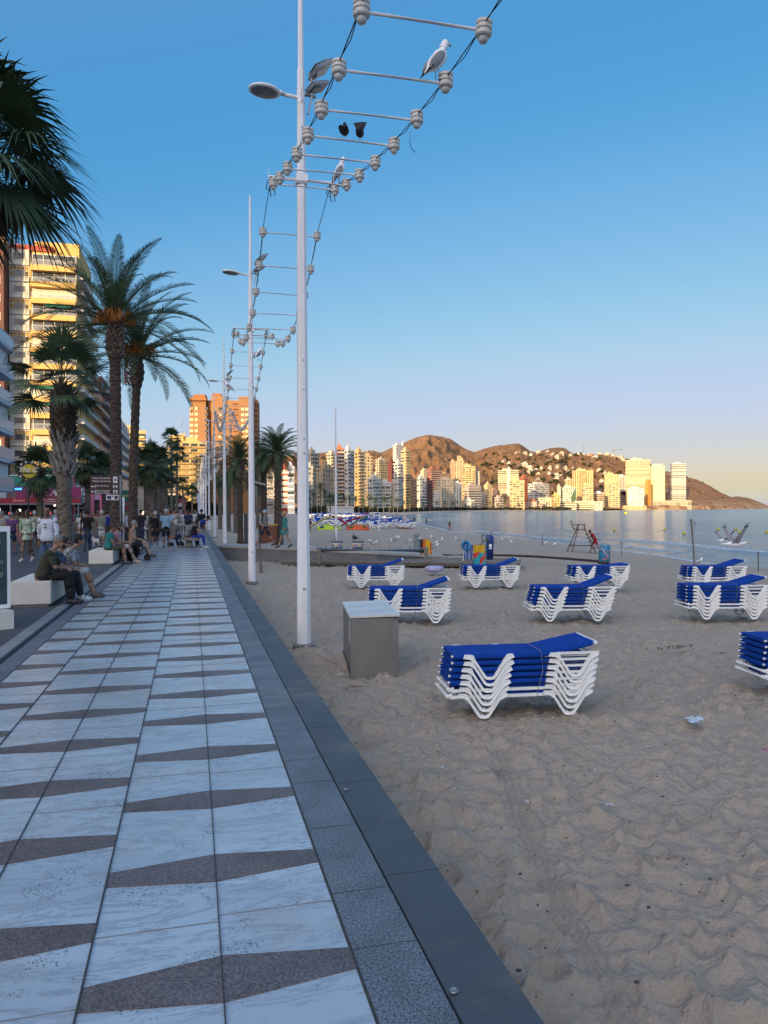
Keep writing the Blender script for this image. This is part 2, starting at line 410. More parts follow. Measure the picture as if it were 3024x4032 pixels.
g = N(nt,'ShaderNodeNewGeometry'); sx = N(nt,'ShaderNodeSeparateXYZ'); nt.links.new(g.outputs['Position'], sx.inputs[0])
n1 = noise(nt, co, .8, 5); n2 = noise(nt, co, 55, 3, .8); n3 = noise(nt, co, 9, 5, .6)
c = mix(nt, n1, (.345,.285,.222), (.43,.36,.285)); c = mix(nt, ramp(nt, n2, [(.35,.0),(.7,.45)]), c, (.52,.44,.355))
c = mix(nt, ramp(nt, n3, [(.6,0.),(.75,.35)]), c, (.30,.235,.18))
vo = N(nt,'ShaderNodeTexVoronoi'); vo.inputs['Scale'].default_value = 7; nt.links.new(co, vo.inputs['Vector'])
wn = N(nt,'ShaderNodeTexWhiteNoise'); nt.links.new(vo.outputs['Position'], wn.inputs['Vector'])
sp = mth(nt,'MULTIPLY', mth(nt,'LESS_THAN', vo.outputs['Distance'], .055), mth(nt,'LESS_THAN', wn.outputs[0], .3))
c = mix(nt, sp, c, (.06,.05,.04))
wet = ramp(nt, mth(nt,'ADD', mth(nt,'ADD', sx.outputs[2], 2.2), mth(nt,'MULTIPLY', noise(nt,co,.35,3), .12)), [(.12,1.),(.32,0.)])
c = mix(nt, wet, c, (.19,.14,.105)); nt.links.new(c, b.inputs['Base Color'])
rg = mix(nt, wet, (.95,.95,.95), (.35,.35,.35)); nt.links.new(rg, b.inputs['Roughness']); b.inputs['Specular IOR Level'].default_value = .25
mps = N(nt,'ShaderNodeMapping'); mps.inputs['Scale'].default_value = (1,1.6,1); mps.inputs['Rotation'].default_value = (0,0,R(-12)); nt.links.new(co, mps.inputs[0])
rdg = mth(nt,'MULTIPLY', mth(nt,'ABSOLUTE', mth(nt,'SUBTRACT', noise(nt, mps.outputs[0], 4.2, 3, .55, .5), .5)), -3.0)
bump(nt, b, mth(nt,'ADD', mth(nt,'ADD', mth(nt,'MULTIPLY', rdg, .30), mth(nt,'MULTIPLY', noise(nt,co,20,6,.65), .5)), mth(nt,'MULTIPLY', n2, .12)), 1.0, .075)
structure(gridmesh('beach', X, Y, Z, m_sand, keep=keep))
# --- sea
m_sea, nt, b = newmat('sea_water'); co = texco(nt)
mp = N(nt,'ShaderNodeMapping'); mp.inputs['Rotation'].default_value = (0,0,R(25)); mp.inputs['Scale'].default_value = (.42,1.35,1); nt.links.new(co, mp.inputs[0])
b.inputs['Base Color'].default_value = (.09,.19,.25,1); b.inputs['Roughness'].default_value = .12; b.inputs['IOR'].default_value = 1.33
wv = mth(nt,'ADD', noise(nt, mp.outputs[0], .55, 6, .62, .4), mth(nt,'MULTIPLY', noise(nt, mp.outputs[0], 2.6, 4, .6), .25))
bump(nt, b, wv, 1.0, 1.0)
at = N(nt,'ShaderNodeAttribute'); at.attribute_name = 'shore'
fo = noise(nt, mp.outputs[0], .5, 7, .75, .6)
f1 = ramp(nt, mth(nt,'ADD', at.outputs['Fac'], mth(nt,'MULTIPLY', fo, 1.)), [(.86,0.),(.98,1.)])
fine = ramp(nt, noise(nt, mp.outputs[0], 3., 6, .8), [(.42,0.),(.56,1.)])
fm = mth(nt,'MULTIPLY', f1, mth(nt,'ADD', mth(nt,'MULTIPLY', fine,.6), .4))
nt.links.new(mix(nt, fm, (.09,.19,.25), (.66,.70,.72)), b.inputs['Base Color'])
nt.links.new(mix(nt, fm, (.15,.15,.15), (.8,.8,.8)), b.inputs['Roughness'])
rr = np.concatenate([24*np.exp(np.linspace(0, math.log(1400/24), 520)), [1800,3000,6000,12000,25000]]); aa = np.radians(np.linspace(-6, 88, 560))
A, RR = np.meshgrid(aa, rr); X = RR*np.sin(A+YAW); Y = RR*np.cos(A+YAW); S = -sdist(X, Y)
wob = 2.4*(fbm(X*.07,Y*.07,3,77)-.5)
sw = np.zeros_like(X); foam = np.clip(1-np.abs(S-.3)/1.1,0,1)*.75
for c0, a0, w0 in ((4.5,.16,.9),(11,.20,1.3),(20,.16,1.8),(34,.12,2.5)):
    pres = np.clip((fbm(X*.045+c0,Y*.045,3,90)-.38)*4,0,1)
    d = S + wob - c0; sw += a0*np.exp(-(d/w0)**2)*pres; foam = np.maximum(foam, np.exp(-((d+.5*w0)/(.55*w0))**2)*pres*(.62 if c0 < 15 else .42))
sw += .05*(fbm(X*.5, Y*.9, 4, 66)-.5)*np.clip(S/5,0,1)
foam = np.where(RR > 600, 0, foam)
keep = (S[:-1,:-1] > -4)
o = gridmesh('sea', X, Y, SEA+.02+sw, m_sea, keep=keep); structure(o)
atr = o.data.attributes.new('shore', 'FLOAT', 'POINT')
if len(o.data.vertices) == foam.size: atr.data.foreach_set('value', foam.ravel().astype(np.float32))
mb = MB(); mb.add([(-9000,-9000,-9.5),(40000,-9000,-9.5),(40000,40000,-9.5),(-9000,40000,-9.5)], [(0,1,2,3)])
structure(mb.obj('seabed', mat('seabed_sand', (.05,.09,.10), .9)))
# --- promenade paving: marble ground with inlaid granite lens shapes
def spk(name, a, b_, scale, rough, grain=120, sand=.35):
    m, nt, b = newmat(name); co = texco(nt)
    n = noise(nt, co, grain, 1.5, .9); n2 = noise(nt, co, scale, 5)
    c = mix(nt, ramp(nt, n, [(.38,0.),(.62,1.)]), tuple(x*.7 for x in a), tuple(x*1.3 for x in b_)); c = mix(nt, ramp(nt, n2, [(.4,0.),(.7,.45)]), c, tuple(x*.6 for x in a)); c = mix(nt, mth(nt,'MULTIPLY', ramp(nt, noise(nt,co,.8,6,.75), [(.52,0.),(.72,sand)]), n), c, (.34,.28,.21))
    nt.links.new(c, b.inputs['Base Color']); nt.links.new(mix(nt, n2, (rough-.1,)*3, (rough+.15,)*3), b.inputs['Roughness'])
    bump(nt, b, n, .2, .002); return m
m_gran = spk('brown_granite', (.070,.058,.058), (.155,.13,.125), 1.5, .42)
m_strip = spk('grey_speckled_granite', (.055,.068,.082), (.165,.19,.215), 3, .45, 95)
m_kerb = spk('dark_kerb_stone', (.078,.092,.104), (.046,.055,.063), 2.5, .5, 120, .8)
m_marb, nt, b = newmat('worn_white_marble'); co = texco(nt)
mp = N(nt,'ShaderNodeMapping'); mp.inputs['Rotation'].default_value = (0,0,R(18)); mp.inputs['Scale'].default_value = (.55,2.1,1); nt.links.new(co, mp.inputs[0])
vein = noise(nt, mp.outputs[0], 3.2, 8, .72, 1.4); v2 = noise(nt, mp.outputs[0], 1.2, 5, .6, .8)
base = mix(nt, v2, (.34,.43,.48), (.48,.58,.64))
c = mix(nt, ramp(nt, vein, [(.49,0.),(.53,.65),(.57,0.)]), base, (.17,.19,.22))
c = mix(nt, ramp(nt, noise(nt,co,.9,5,.7), [(.52,0.),(.70,.55)]), c, (.33,.29,.22))
sl_ = N(nt,'ShaderNodeSeparateXYZ'); nt.links.new(co, sl_.inputs[0])                       # each slab has its own tone
iv = N(nt,'ShaderNodeCombineXYZ'); nt.links.new(mth(nt,'FLOOR', mth(nt,'DIVIDE', mth(nt,'SUBTRACT', sl_.outputs[0], .1), .5)), iv.inputs[0]); nt.links.new(mth(nt,'FLOOR', mth(nt,'DIVIDE', sl_.outputs[1], .445)), iv.inputs[1])
wn = N(nt,'ShaderNodeTexWhiteNoise'); nt.links.new(iv.outputs[0], wn.inputs['Vector'])
c = mix(nt, mth(nt,'MULTIPLY', wn.outputs[0], .45), c, (.28,.33,.38))
vo = N(nt,'ShaderNodeTexVoronoi'); vo.inputs['Scale'].default_value = 62; nt.links.new(co, vo.inputs['Vector'])
pit = mth(nt,'MULTIPLY', mth(nt,'LESS_THAN', vo.outputs['Distance'], .30), ramp(nt, noise(nt,co,2.6,4,.7), [(.52,0.),(.62,1.)]))
c = mix(nt, mth(nt,'MULTIPLY', pit, .85), c, (.05,.06,.07))
cr = noise(nt, co, 2.3, 3, .5, .6); crk = mth(nt,'MULTIPLY', ramp(nt, cr, [(.495,0.),(.4975,1.),(.5,0.)]), ramp(nt, noise(nt,co,.8,2), [(.60,0.),(.64,1.)]))
c = mix(nt, crk, c, (.03,.035,.04)); vg = N(nt,'ShaderNodeTexVoronoi'); vg.inputs['Scale'].default_value = 3.1; nt.links.new(co, vg.inputs['Vector']); gw = N(nt,'ShaderNodeTexWhiteNoise'); nt.links.new(vg.outputs['Position'], gw.inputs['Vector']); c = mix(nt, mth(nt,'MULTIPLY', mth(nt,'LESS_THAN', vg.outputs['Distance'], .045), mth(nt,'MULTIPLY', mth(nt,'LESS_THAN', gw.outputs[0], .35), .8)), c, (.06,.065,.07)); nt.links.new(c, b.inputs['Base Color'])
nt.links.new(mix(nt, v2, (.20,.20,.20), (.36,.36,.36)), b.inputs['Roughness']); bump(nt, b, mth(nt,'SUBTRACT', vein, pit), .12, .004)
m_joint = mat('dirty_joint', (.045,.045,.045), .9, var=.4, scale=20)
Y0, Y1 = -6.0, 260.0
def strip(name, x0, x1, mat_, z=0.0, th=.4, y0=Y0, y1=Y1): 
    mb = MB(); mb.b2((x0,y0,z-th),(x1,y1,z)); return structure(mb.obj(name, mat_))
strip('promenade_marble_paving', -1.9, .598, m_marb, 0, .3)
strip('promenade_granite_band', .604, .872, m_strip, 0, .3)
strip('promenade_kerb', .880, CX, m_kerb, .006, 1.6)
strip('promenade_joint_bed', .55, .95, m_joint, -.02, .25)
mb = MB()
for i in range(120):
    y = .35 + i*.62
    mb.box((.736, y+.1*math.sin(i*2.1), -.0005), (.262,.0035,.003))
    if i % 2: mb.box((.736+.282, y, .0055), (.258,.005,.003))
for xx in (.1,-.4,-.9,-1.4): mb.box((xx, 60, .0055), (.0045 if xx not in (-.4,-1.4) else .0065, 130, .006))
mb.box((.601,60,.0005),(.012,130,.004)); mb.box((-1.905,60,.002),(.012,130,.004))
structure(mb.obj('paving_joints', m_joint))
mb = MB(); gj = MB()
def lens(xa, xm, xb, yc):
    pts = [(xa,yc-.07),(xm,yc-.143),(xb,yc-.07),(xb,yc+.07),(xm,yc+.143),(xa,yc+.07)]
    mb.prism(pts, -.002, .004)
for i in range(-4, 95):
    y = 2.86 + .892*i
    lens(-.4,.1,.596,y); lens(-1.4,-.9,-.4,y+.446)
    mb.prism([(-1.898,y-.143),(-1.4,y-.07),(-1.4,y+.07),(-1.898,y+.143)], -.002, .004)
    for xa, d in ((-.15,0),(.35,.0),(-.65,.446),(-1.15,.446),(-1.65,0)):
        if (i*7+int(xa*10)) % 2: gj.box((xa, y+.446+d+.05*math.sin(i*1.7+xa*9), .0015), (.495,.0032,.004))
structure(mb.obj('granite_inlay', m_gran)); structure(gj.obj('slab_joints', mat('slab_joint_grey', (.20,.22,.24), .9)))
# left margin: grey band, drain channel, light kerb, dark street setts
m_band = spk('bluegrey_band', (.085,.10,.125), (.14,.155,.185), 2, .6)
strip('grey_band', -2.12, -1.91, m_band, 0, .3)
strip('drain_channel', -2.215, -2.12, mat('drain_grating', (.02,.024,.03), .5), -.035, .2)
strip('light_kerb', -2.39, -2.215, spk('pale_kerb_granite', (.17,.18,.19), (.27,.28,.29), 2, .6), .004, .3)
m_sett, nt, b = newmat('street_setts'); co = texco(nt)
br = N(nt,'ShaderNodeTexBrick'); br.inputs['Scale'].default_value = 5; br.inputs['Mortar Size'].default_value = .02; nt.links.new(co, br.inputs['Vector'])
br.inputs['Color1'].default_value = (.058,.064,.078,1); br.inputs['Color2'].default_value = (.080,.086,.10,1); br.inputs['Mortar'].default_value = (.03,.03,.035,1)
c = mix(nt, ramp(nt, noise(nt,co,.7,5), [(.4,0.),(.7,.5)]), br.outputs[0], (.045,.05,.06)); nt.links.new(c, b.inputs['Base Color']); b.inputs['Roughness'].default_value = .7
structure(MB().b2((-60,-40,-.3),(-2.39,300,-.002)).obj('street', m_sett))
# platform of plain slabs where the path leaves the promenade
mb = MB(); mb.b2((-1.88,34.6,-.01),(.6,42,.009)); structure(mb.obj('slab_platform', spk('plain_pale_slab', (.22,.24,.25), (.34,.36,.37), 2, .5)))
# access path to the beach, with its low wall
m_wall = mat('concrete_wall', (.155,.165,.175), .8, var=.12, scale=1.2, bmp=.2)
m_slab = mat('path_slabs', (.36,.34,.31), .8, var=.1, scale=2, bmp=.2)
wl0 = P(858,2149,0); wl0.x = CX
wlm = P(1205,2162,-.03); wl1 = P(1480,2176,-.16); wl2 = P(1760,2191,-.47)
def below(p, z): return Vector((p.x,p.y,z))
mb = MB(); top = [wl0,wlm,wl1,wl2]; off = Vector((.25,2.4,0))
for a, b_ in zip(top, top[1:]):
    mb.add([below(a,-1.4),below(b_,-1.4),b_,a, below(a,-1.4)+off*.1,below(b_,-1.4)+off*.1,b_+off*.1,a+off*.1], [(0,1,2,3),(4,7,6,5),(3,2,6,7),(0,3,7,4),(1,5,6,2)])
low_wall = mb.obj('retaining_wall', m_wall); setp(low_wall, 'low grey concrete wall sloping down beside the beach path, behind the steel shower beam', 'wall')
mb = MB()
for a, b_ in zip(top, top[1:]):
    z = Vector((0,0,.02)); mb.add([a+z-Vector((0,.06,0)),b_+z-Vector((0,.06,0)),b_+z+off,a+z+off, a-Vector((0,.06,.08)),b_-Vector((0,.06,.08)),below(b_,-1)+off,below(a,-1)+off], [(0,1,2,3),(4,5,1,0),(3,2,6,7)])
structure(mb.obj('beach_path', m_slab))
# dry-wood boardwalk in front of the wall
m_deck, nt, b = newmat('weathered_deck_boards'); co = texco(nt)
wv_ = N(nt,'ShaderNodeTexNoise'); mp = N(nt,'ShaderNodeMapping'); mp.inputs['Scale'].default_value = (1.2,9,1); nt.links.new(co, mp.inputs[0]); nt.links.new(mp.outputs[0], wv_.inputs[0]); wv_.inputs['Scale'].default_value = 2.5
nt.links.new(ramp(nt, wv_.outputs[0], [(.3,(.13,.105,.085)),(.7,(.26,.225,.19))]), b.inputs['Base Color']); b.inputs['Roughness'].default_value = .85
bwd = thing('boardwalk', 'weathered wooden boardwalk lying on the sand under the steel shower beam', 'boardwalk')
mb = MB(); A0 = P(1105,2214,-.55); B0 = P(2050,2222,-.55); ux = (B0-A0).normalized(); uy = Vector((-ux.y,ux.x,0)); Lb = (B0-A0).length
Mx = Matrix((ux,uy,UP)).transposed()
for j in range(15):
    x = 0.; y = j*.21 + .1
    while x < Lb*(1-.035*(14-j)*0):
        l = random.uniform(1.8,3.2); l = min(l, Lb-x)
        if l > .2 and not (j < 6 and x > Lb*.62 and random.random() < .0): mb.box(A0+ux*(x+l/2)+uy*y+UP*(.02+random.uniform(-.006,.006)), (l-.012,.195,.04), M=Mx)
        x += l
mb.obj('board', m_deck, bwd); bwd['category'] = 'boardwalk'
MB().box(A0+ux*(Lb/2)+uy*.0+UP*(-.05), (Lb-.05,.05,.12), M=Mx).obj('edge_beam', mat('deck_beam', (.10,.085,.07), .9), bwd)
# ================================================================ BUILDINGS
def facade(name, wall, glass=(.035,.04,.045), fh=3.0, bay=3.0, wf=.5, hf=.5, rough=.75, gr=.15, z0=.0, blind=.35, blindcol=None, vertical=False):
    key = ('F',name,wall,glass,fh,bay,wf,hf)
    if key in _mc: return _mc[key]
    m, nt, b = newmat(name); co = texco(nt); s = N(nt,'ShaderNodeSeparateXYZ'); nt.links.new(co, s.inputs[0])
    u = mth(nt,'DIVIDE', mth(nt,'ADD', mth(nt,'ADD', s.outputs[0], s.outputs[1]), 500.), bay); v = mth(nt,'DIVIDE', mth(nt,'ADD', s.outputs[2], z0), fh)
    fu = mth(nt,'FRACT', u); fv = mth(nt,'FRACT', v)
    def band(x, f): return mth(nt,'LESS_THAN', mth(nt,'ABSOLUTE', mth(nt,'SUBTRACT', x, .5)), f/2)
    msk = mth(nt,'MULTIPLY', band(fu, wf), band(fv, hf))
    cb = N(nt,'ShaderNodeCombineXYZ'); nt.links.new(mth(nt,'FLOOR',u), cb.inputs[0]); nt.links.new(mth(nt,'FLOOR',v), cb.inputs[1])
    wn = N(nt,'ShaderNodeTexWhiteNoise'); nt.links.new(cb.outputs[0], wn.inputs['Vector'])
    bl = mth(nt,'LESS_THAN', wn.outputs[0], blind)
    g = mix(nt, mth(nt,'MULTIPLY', bl, .75), glass, blindcol or tuple(min(1,x*.8) for x in wall))
    n = noise(nt, co, .25, 4); wl = mix(nt, n, tuple(x*.85 for x in wall), tuple(min(1,x*1.08) for x in wall))
    ln = mth(nt,'LESS_THAN', fv, .06); wl = mix(nt, mth(nt,'MULTIPLY', ln, .35), wl, tuple(x*.5 for x in wall))
    nt.links.new(mix(nt, msk, wl, g), b.inputs['Base Color'])
    rr_ = mth(nt,'MULTIPLY', msk, mth(nt,'SUBTRACT', 1., bl)); nt.links.new(mix(nt, rr_, (rough,)*3, (gr,)*3), b.inputs['Roughness'])
    _mc[key] = m; return m
WHT=(.58,.56,.52); CRM=(.53,.45,.33); YEL=(.54,.42,.22); TAN=(.40,.31,.20); ORG=(.50,.22,.08); RED=(.28,.05,.03); BRN=(.26,.13,.085); GRY=(.40,.38,.36); PNK=(.55,.40,.34)
def tower(px0, px1, ytop, D, wall, style, s, label, bal=None, name='apartment_tower', top=None, zb=-.6, fh=3.0, phi=None, nb=None, glass=(.05,.06,.07)):
    W = (px1-px0)/F*D; pxc = px0+s*(px1-px0); zt = CAMZ+(hz(px0)-ytop)/F*D; h = zt-zb
    C0 = PX(pxc, D, zb); t = (CAMP-C0); t.z = 0; t.normalize(); r = Vector((-t.y,t.x,0))*1; r = Vector((-t.y, t.x, 0))
    if r.dot(RT) < 0: r = -r
    ph = R(phi if phi is not None else (52 if s > .12 else (18 if s > 0 else 0)))
    uf = r*math.cos(ph)-t*math.sin(ph)
    wdt = (1-s)*W/math.cos(ph); dp = s*W/math.sin(ph) if s > 0 else min(18, W*1.2); dp = max(dp, 6)
    T = thing(name, label, 'tower' if h > 45 else 'building', C0, math.atan2(uf.y, uf.x))
    fhh = h/max(3,round(h/fh)); nf = max(3,round(h/fh))
    P_ = dict(grid=(3.2,.52,.55), bands=(60.,1.,.50), balc=(4.5,.8,.66), vert=(3.4,.4,.92), dark=(4.,.85,.66), plain=(6.,.16,.3))[style]
    fm = facade(name+'_'+style, wall, glass, fhh, P_[0], P_[1], P_[2])
    MB().b2((0,0,0),(wdt,dp,h)).obj('body', fm, T)
    wm = mat('roof_plaster', tuple(min(1,x*.95) for x in wall), .8, scale=.4)
    q = MB(); q.b2((wdt*.2,dp*.2,h),(wdt*.65,dp*.7,h+3.2)); q.b2((-.15,-.15,h-.1),(wdt+.15,dp+.15,h+.7)); 
    if random.random() < .6: q.b2((wdt*.3,dp*.3,h+3.2),(wdt*.42,dp*.5,h+5.2))
    q.obj('roof_house', wm if top is None else mat('roof_paint', top, .7), T)
    if s > .1: MB().b2((-.12,-.02,0),(.0,1.2,h)).obj('corner_pier', wm, T)
    if style in ('balc','bands','dark'):
        bm_ = mat('balcony_paint', bal or tuple(min(1,x*1.1) for x in wall), .7, scale=.5)
        me = MB(); n = nb or max(1, round(wdt/9)); g = wdt/n
        for i in range(n): me.b2((i*g+g*.06,-1.35,-.95),(i*g+g*.94,.0,-.02)) if style != 'dark' else me.b2((i*g+g*.06,-1.35,-.35),(i*g+g*.94,.0,-.02))
        me = me.mesh('balcony'); me.materials.append(bm_)
        for k in range(1, nf):
            o = link('balcony', me, T); o.location = (0,0,k*fhh+1.0)
    if style == 'vert':
        me = MB().b2((0,-.6,0),(.5,0,h)).mesh('pilaster'); me.materials.append(wm)
        n = max(2, int(wdt/4))
        for k in range(n+1): o = link('pilaster', me, T); o.location = (k*(wdt-.5)/n,0,0)
    return T, wdt, dp, h
SKY = [
 (1204,1234,1839,480,GRY,'dark',0,'grey block with dark balconies seen just right of the nearest white pole',WHT),
 (1208,1258,1786,560,CRM,'balc',.35,'cream stepped tower with lit top, first tall one right of the nearest pole',CRM),
 (1261,1333,1846,520,TAN,'grid',.16,'olive tan block with one narrow sunlit side strip, behind the thin beach mast',None),
 (1297,1330,1787,700,CRM,'balc',.25,'cream tower rising behind the olive tan block',CRM),
 (1326,1358,1769,600,(.42,.16,.06),'balc',.1,'orange brown topped tower with stacked white balconies, just right of the thin mast',WHT),
 (1358,1396,1774,625,WHT,'balc',.36,'white tower with dark window grid beside the orange topped tower',WHT),
 (1395,1436,1781,680,(.55,.33,.13),'balc',.42,'golden orange sided tower with rounded cream balconies',CRM),
 (1434,1468,1797,750,TAN,'grid',.1,'brown grey rounded tower right of the golden orange tower',None),
 (1457,1501,1886,640,WHT,'balc',.28,'white mid rise block with curved balconies, lower than the brown grey tower behind it',WHT),
 (1500,1542,1901,660,WHT,'balc',0,'white block with many short balconies beside a narrow sunlit slab',WHT),
 (1541,1556,1901,665,CRM,'plain',0,'narrow sunlit cream slab wall between two white blocks',None),
 (1470,1500,1867,930,CRM,'plain',.4,'low cream block at the foot of the broad cream tower',None),
 (1482,1533,1811,1000,CRM,'balc',.2,'broad cream tower standing alone behind white blocks left of the dark red slab',YEL),
 (1538,1557,1820,850,(.13,.035,.03),'plain',.3,'narrow dark red slab tower',None),
 (1549,1588,1827,700,WHT,'balc',.5,'tower with blank white side wall in front of the spired tower',WHT),
 (1556,1592,1753,1060,WHT,'grid',.15,'tall white gridded tower with pointed spire, highest of the skyline',None),
 (1580,1615,1776,800,YEL,'bands',.5,'tall yellow tower with dark window bands beside the spired tower',YEL),
 (1617,1642,1881,760,BRN,'dark',0,'dark balconied block right of the tall yellow tower',GRY),
 (1639,1680,1884,800,WHT,'balc',.35,'white block with a yellow sunlit corner next to the dark red brown block',WHT),
 (1679,1704,1894,820,(.20,.07,.05),'balc',.2,'dark red brown block among white ones near the bay centre',(.25,.09,.07)),
 (1660,1690,1852,1120,CRM,'plain',.3,'cream tower behind the red and white striped tower',None),
 (1686,1737,1847,1050,(.35,.14,.10),'balc',.2,'red and white striped wide tower',PNK),
 (1736,1768,1868,1100,(.6,.38,.22),'grid',0,'orange cream block right of the red and white striped tower',None),
 (1704,1731,1941,850,WHT,'grid',0,'low white gridded block on the seafront at the bay centre',None),
 (1718,1788,1887,900,CRM,'grid',.32,'wide cream gridded block with sunlit upper corner',None),
 (1787,1818,1903,950,WHT,'vert',0,'white block of vertical stripes beside the wide cream gridded block',None),
 (1772,1800,1820,1160,(.42,.30,.20),'vert',0,'left lower wing of the stepped brown tower',None),
 (1822,1872,1838,1050,YEL,'balc',.0,'yellow cream tower right of the stepped brown tower',YEL),
 (1870,1890,1858,1060,GRY,'grid',0,'slim grey white tower on the flank of the yellow cream tower',None),
 (1831,1895,1912,950,PNK,'bands',.2,'pinkish block with horizontal bands on the seafront',WHT),
 (1824,1867,1972,890,WHT,'balc',0,'low white building with long balconies behind beach trees',WHT),
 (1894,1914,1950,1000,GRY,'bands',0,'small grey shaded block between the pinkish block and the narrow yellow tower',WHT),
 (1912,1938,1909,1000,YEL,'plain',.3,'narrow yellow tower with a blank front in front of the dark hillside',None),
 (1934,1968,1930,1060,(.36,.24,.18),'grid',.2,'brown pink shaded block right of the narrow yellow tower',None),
 (1956,1983,1960,950,PNK,'balc',.2,'small pinkish white block on the shore left of the orange cream tower',WHT),
 (2007,2065,1894,950,(.62,.42,.20),'balc',0,'orange cream banded tower right at the water, below the spired cream slab',CRM),
 (1961,2042,1853,1120,CRM,'bands',0,'cream slab with a pointed central spire and dark window bands',CRM),
 (2053,2080,1878,1090,(.42,.13,.06),'balc',.3,'bright red orange tower behind the orange cream banded tower',(.5,.15,.06)),
 (2079,2162,1906,1050,WHT,'balc',.3,'wide white block with long balconies right of the red orange tower',WHT),
 (2175,2206,1951,1000,(.62,.40,.16),'grid',.08,'small golden block at the water left of the green sided hotel',None),
 (2194,2208,1916,1085,CRM,'plain',0,'blank cream stair slab of the green sided hotel',None),
 (2208,2268,1921,1090,(.50,.55,.44),'grid',.1,'hotel with a white grid front and green side',None),
 (2224,2256,1889,1260,CRM,'balc',0,'cream block behind the green sided hotel',YEL),
 (2254,2334,1855,1200,YEL,'vert',0,'broad yellow tower with thin red vertical lines',None),
 (2333,2340,1856,1201,(.5,.07,.02),'plain',0,'narrow red end wall at the right of the broad yellow tower',None),
 (2294,2327,1911,1060,YEL,'balc',0,'yellow block standing in front of the broad yellow tower',CRM),
 (2338,2378,1942,1110,WHT,'bands',0,'white and brown banded low hotel above a white terrace',BRN),
 (2380,2432,1870,1150,YEL,'grid',0,'pale yellow gridded tower left of the widest cream tower',None),
 (2400,2440,1900,1120,YEL,'balc',0,'lower front part of the pale yellow gridded tower',CRM),
 (2430,2466,1875,1320,WHT,'balc',0,'white and grey block half hidden behind the widest cream tower',GRY),
 (2464,2556,1814,1200,(.62,.53,.36),'bands',.0,'widest cream tower with irregular dark bands',CRM),
 (2471,2533,1925,1100,WHT,'grid',0,'pale block at the shore in front of the widest cream tower',None),
 (2543,2564,1893,1160,(.60,.28,.06),'plain',.5,'orange slab between the widest cream tower and the glowing tower',None),
 (2641,2698,1827,1250,WHT,'bands',.08,'last white tower on the right, alone before the headland',WHT),
]
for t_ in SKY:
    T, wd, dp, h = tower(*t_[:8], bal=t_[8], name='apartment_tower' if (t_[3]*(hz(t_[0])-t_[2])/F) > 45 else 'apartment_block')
    if 'pointed spire' in t_[7]:
        q = MB(); q.add([(wd*.82,0,h),(wd,0,h),(wd,3,h),(wd*.82,3,h),(wd*.96,1,h+8)], [(0,1,4),(1,2,4),(2,3,4),(3,0,4)]); q.obj('spire', mat('spire_white',(.7,.68,.6),.5), T)
    if 'central spire' in t_[7]:
        q = MB(); q.b2((wd*.44,-1.6,0),(wd*.60,2,h+1)); q.add([(wd*.44,-1.6,h+1),(wd*.60,-1.6,h+1),(wd*.60,2,h+1),(wd*.44,2,h+1),(wd*.52,0,h+7)], [(0,1,4),(1,2,4),(2,3,4),(3,0,4)]); q.obj('spire', mat('spire_cream',(.62,.56,.42),.6), T)
    if 'thin red vertical' in t_[7]:
        me = MB().b2((0,-.9,0),(.7,-.55,h)).mesh('red_line'); me.materials.append(mat('red_line_paint',(.45,.10,.03),.7))
        for k in range(1,8): o = link('red_line', me, T); o.location = (wd*k/8,0,0)
    if 'green side' in t_[7] and 'white grid' in t_[7]:
        MB().add([(wd*.97,-.1,h*.93),(wd*.97,-.1,h*.1),(wd*.68,-.1,h*.3),(wd*.60,-.1,h*.52),(wd*.86,-.1,h*.9)], [(0,1,2,3,4)][::1]).obj('green_panel', mat('green_panel_paint',(.07,.13,.08),.7), T)
# stepped brown tower
T = thing('stepped_tower','tall stepped brown tower with bright vertical stripes near the bay centre','tower', PX(1798,1150,-.6), 0)
Dv = 1150/F
for i,(a,b_,yt) in enumerate([(0,4,1815),(4,20,1794),(20,25,1801),(25,30,1810),(30,35,1823)]):
    h = (hz(1800)-yt)*Dv+2.3
    MB().b2((a*Dv,i*1.5,0),(b_*Dv,22,h)).obj('shaft' if i == 1 else 'step', facade('stepped_stripes',(.50,.38,.25),(.10,.06,.05),3.0,2.1,.5,.97), T)
    me = MB().b2((0,-.7,0),(.7,0,h)).mesh('fin'); me.materials.append(mat('fin_cream',(.62,.48,.30),.7))
    for k in range(max(1,int((b_-a)*Dv/2.4))): o = link('fin', me, T); o.location = (a*Dv+k*2.4, i*1.5, 0)
T.rotation_euler.z = -R(20)
# glowing tower (windows catch the low sun)
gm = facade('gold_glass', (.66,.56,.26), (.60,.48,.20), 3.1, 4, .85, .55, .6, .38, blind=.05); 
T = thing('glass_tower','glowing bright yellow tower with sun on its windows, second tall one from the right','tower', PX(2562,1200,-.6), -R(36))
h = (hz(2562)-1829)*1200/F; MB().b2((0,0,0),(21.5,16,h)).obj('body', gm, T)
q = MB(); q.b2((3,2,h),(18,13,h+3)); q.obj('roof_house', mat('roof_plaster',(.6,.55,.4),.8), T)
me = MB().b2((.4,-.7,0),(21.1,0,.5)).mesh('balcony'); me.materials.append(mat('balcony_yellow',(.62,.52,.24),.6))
for k in range(1, int(h/3.1)): o = link('balcony', me, T); o.location = (0,0,k*3.1)
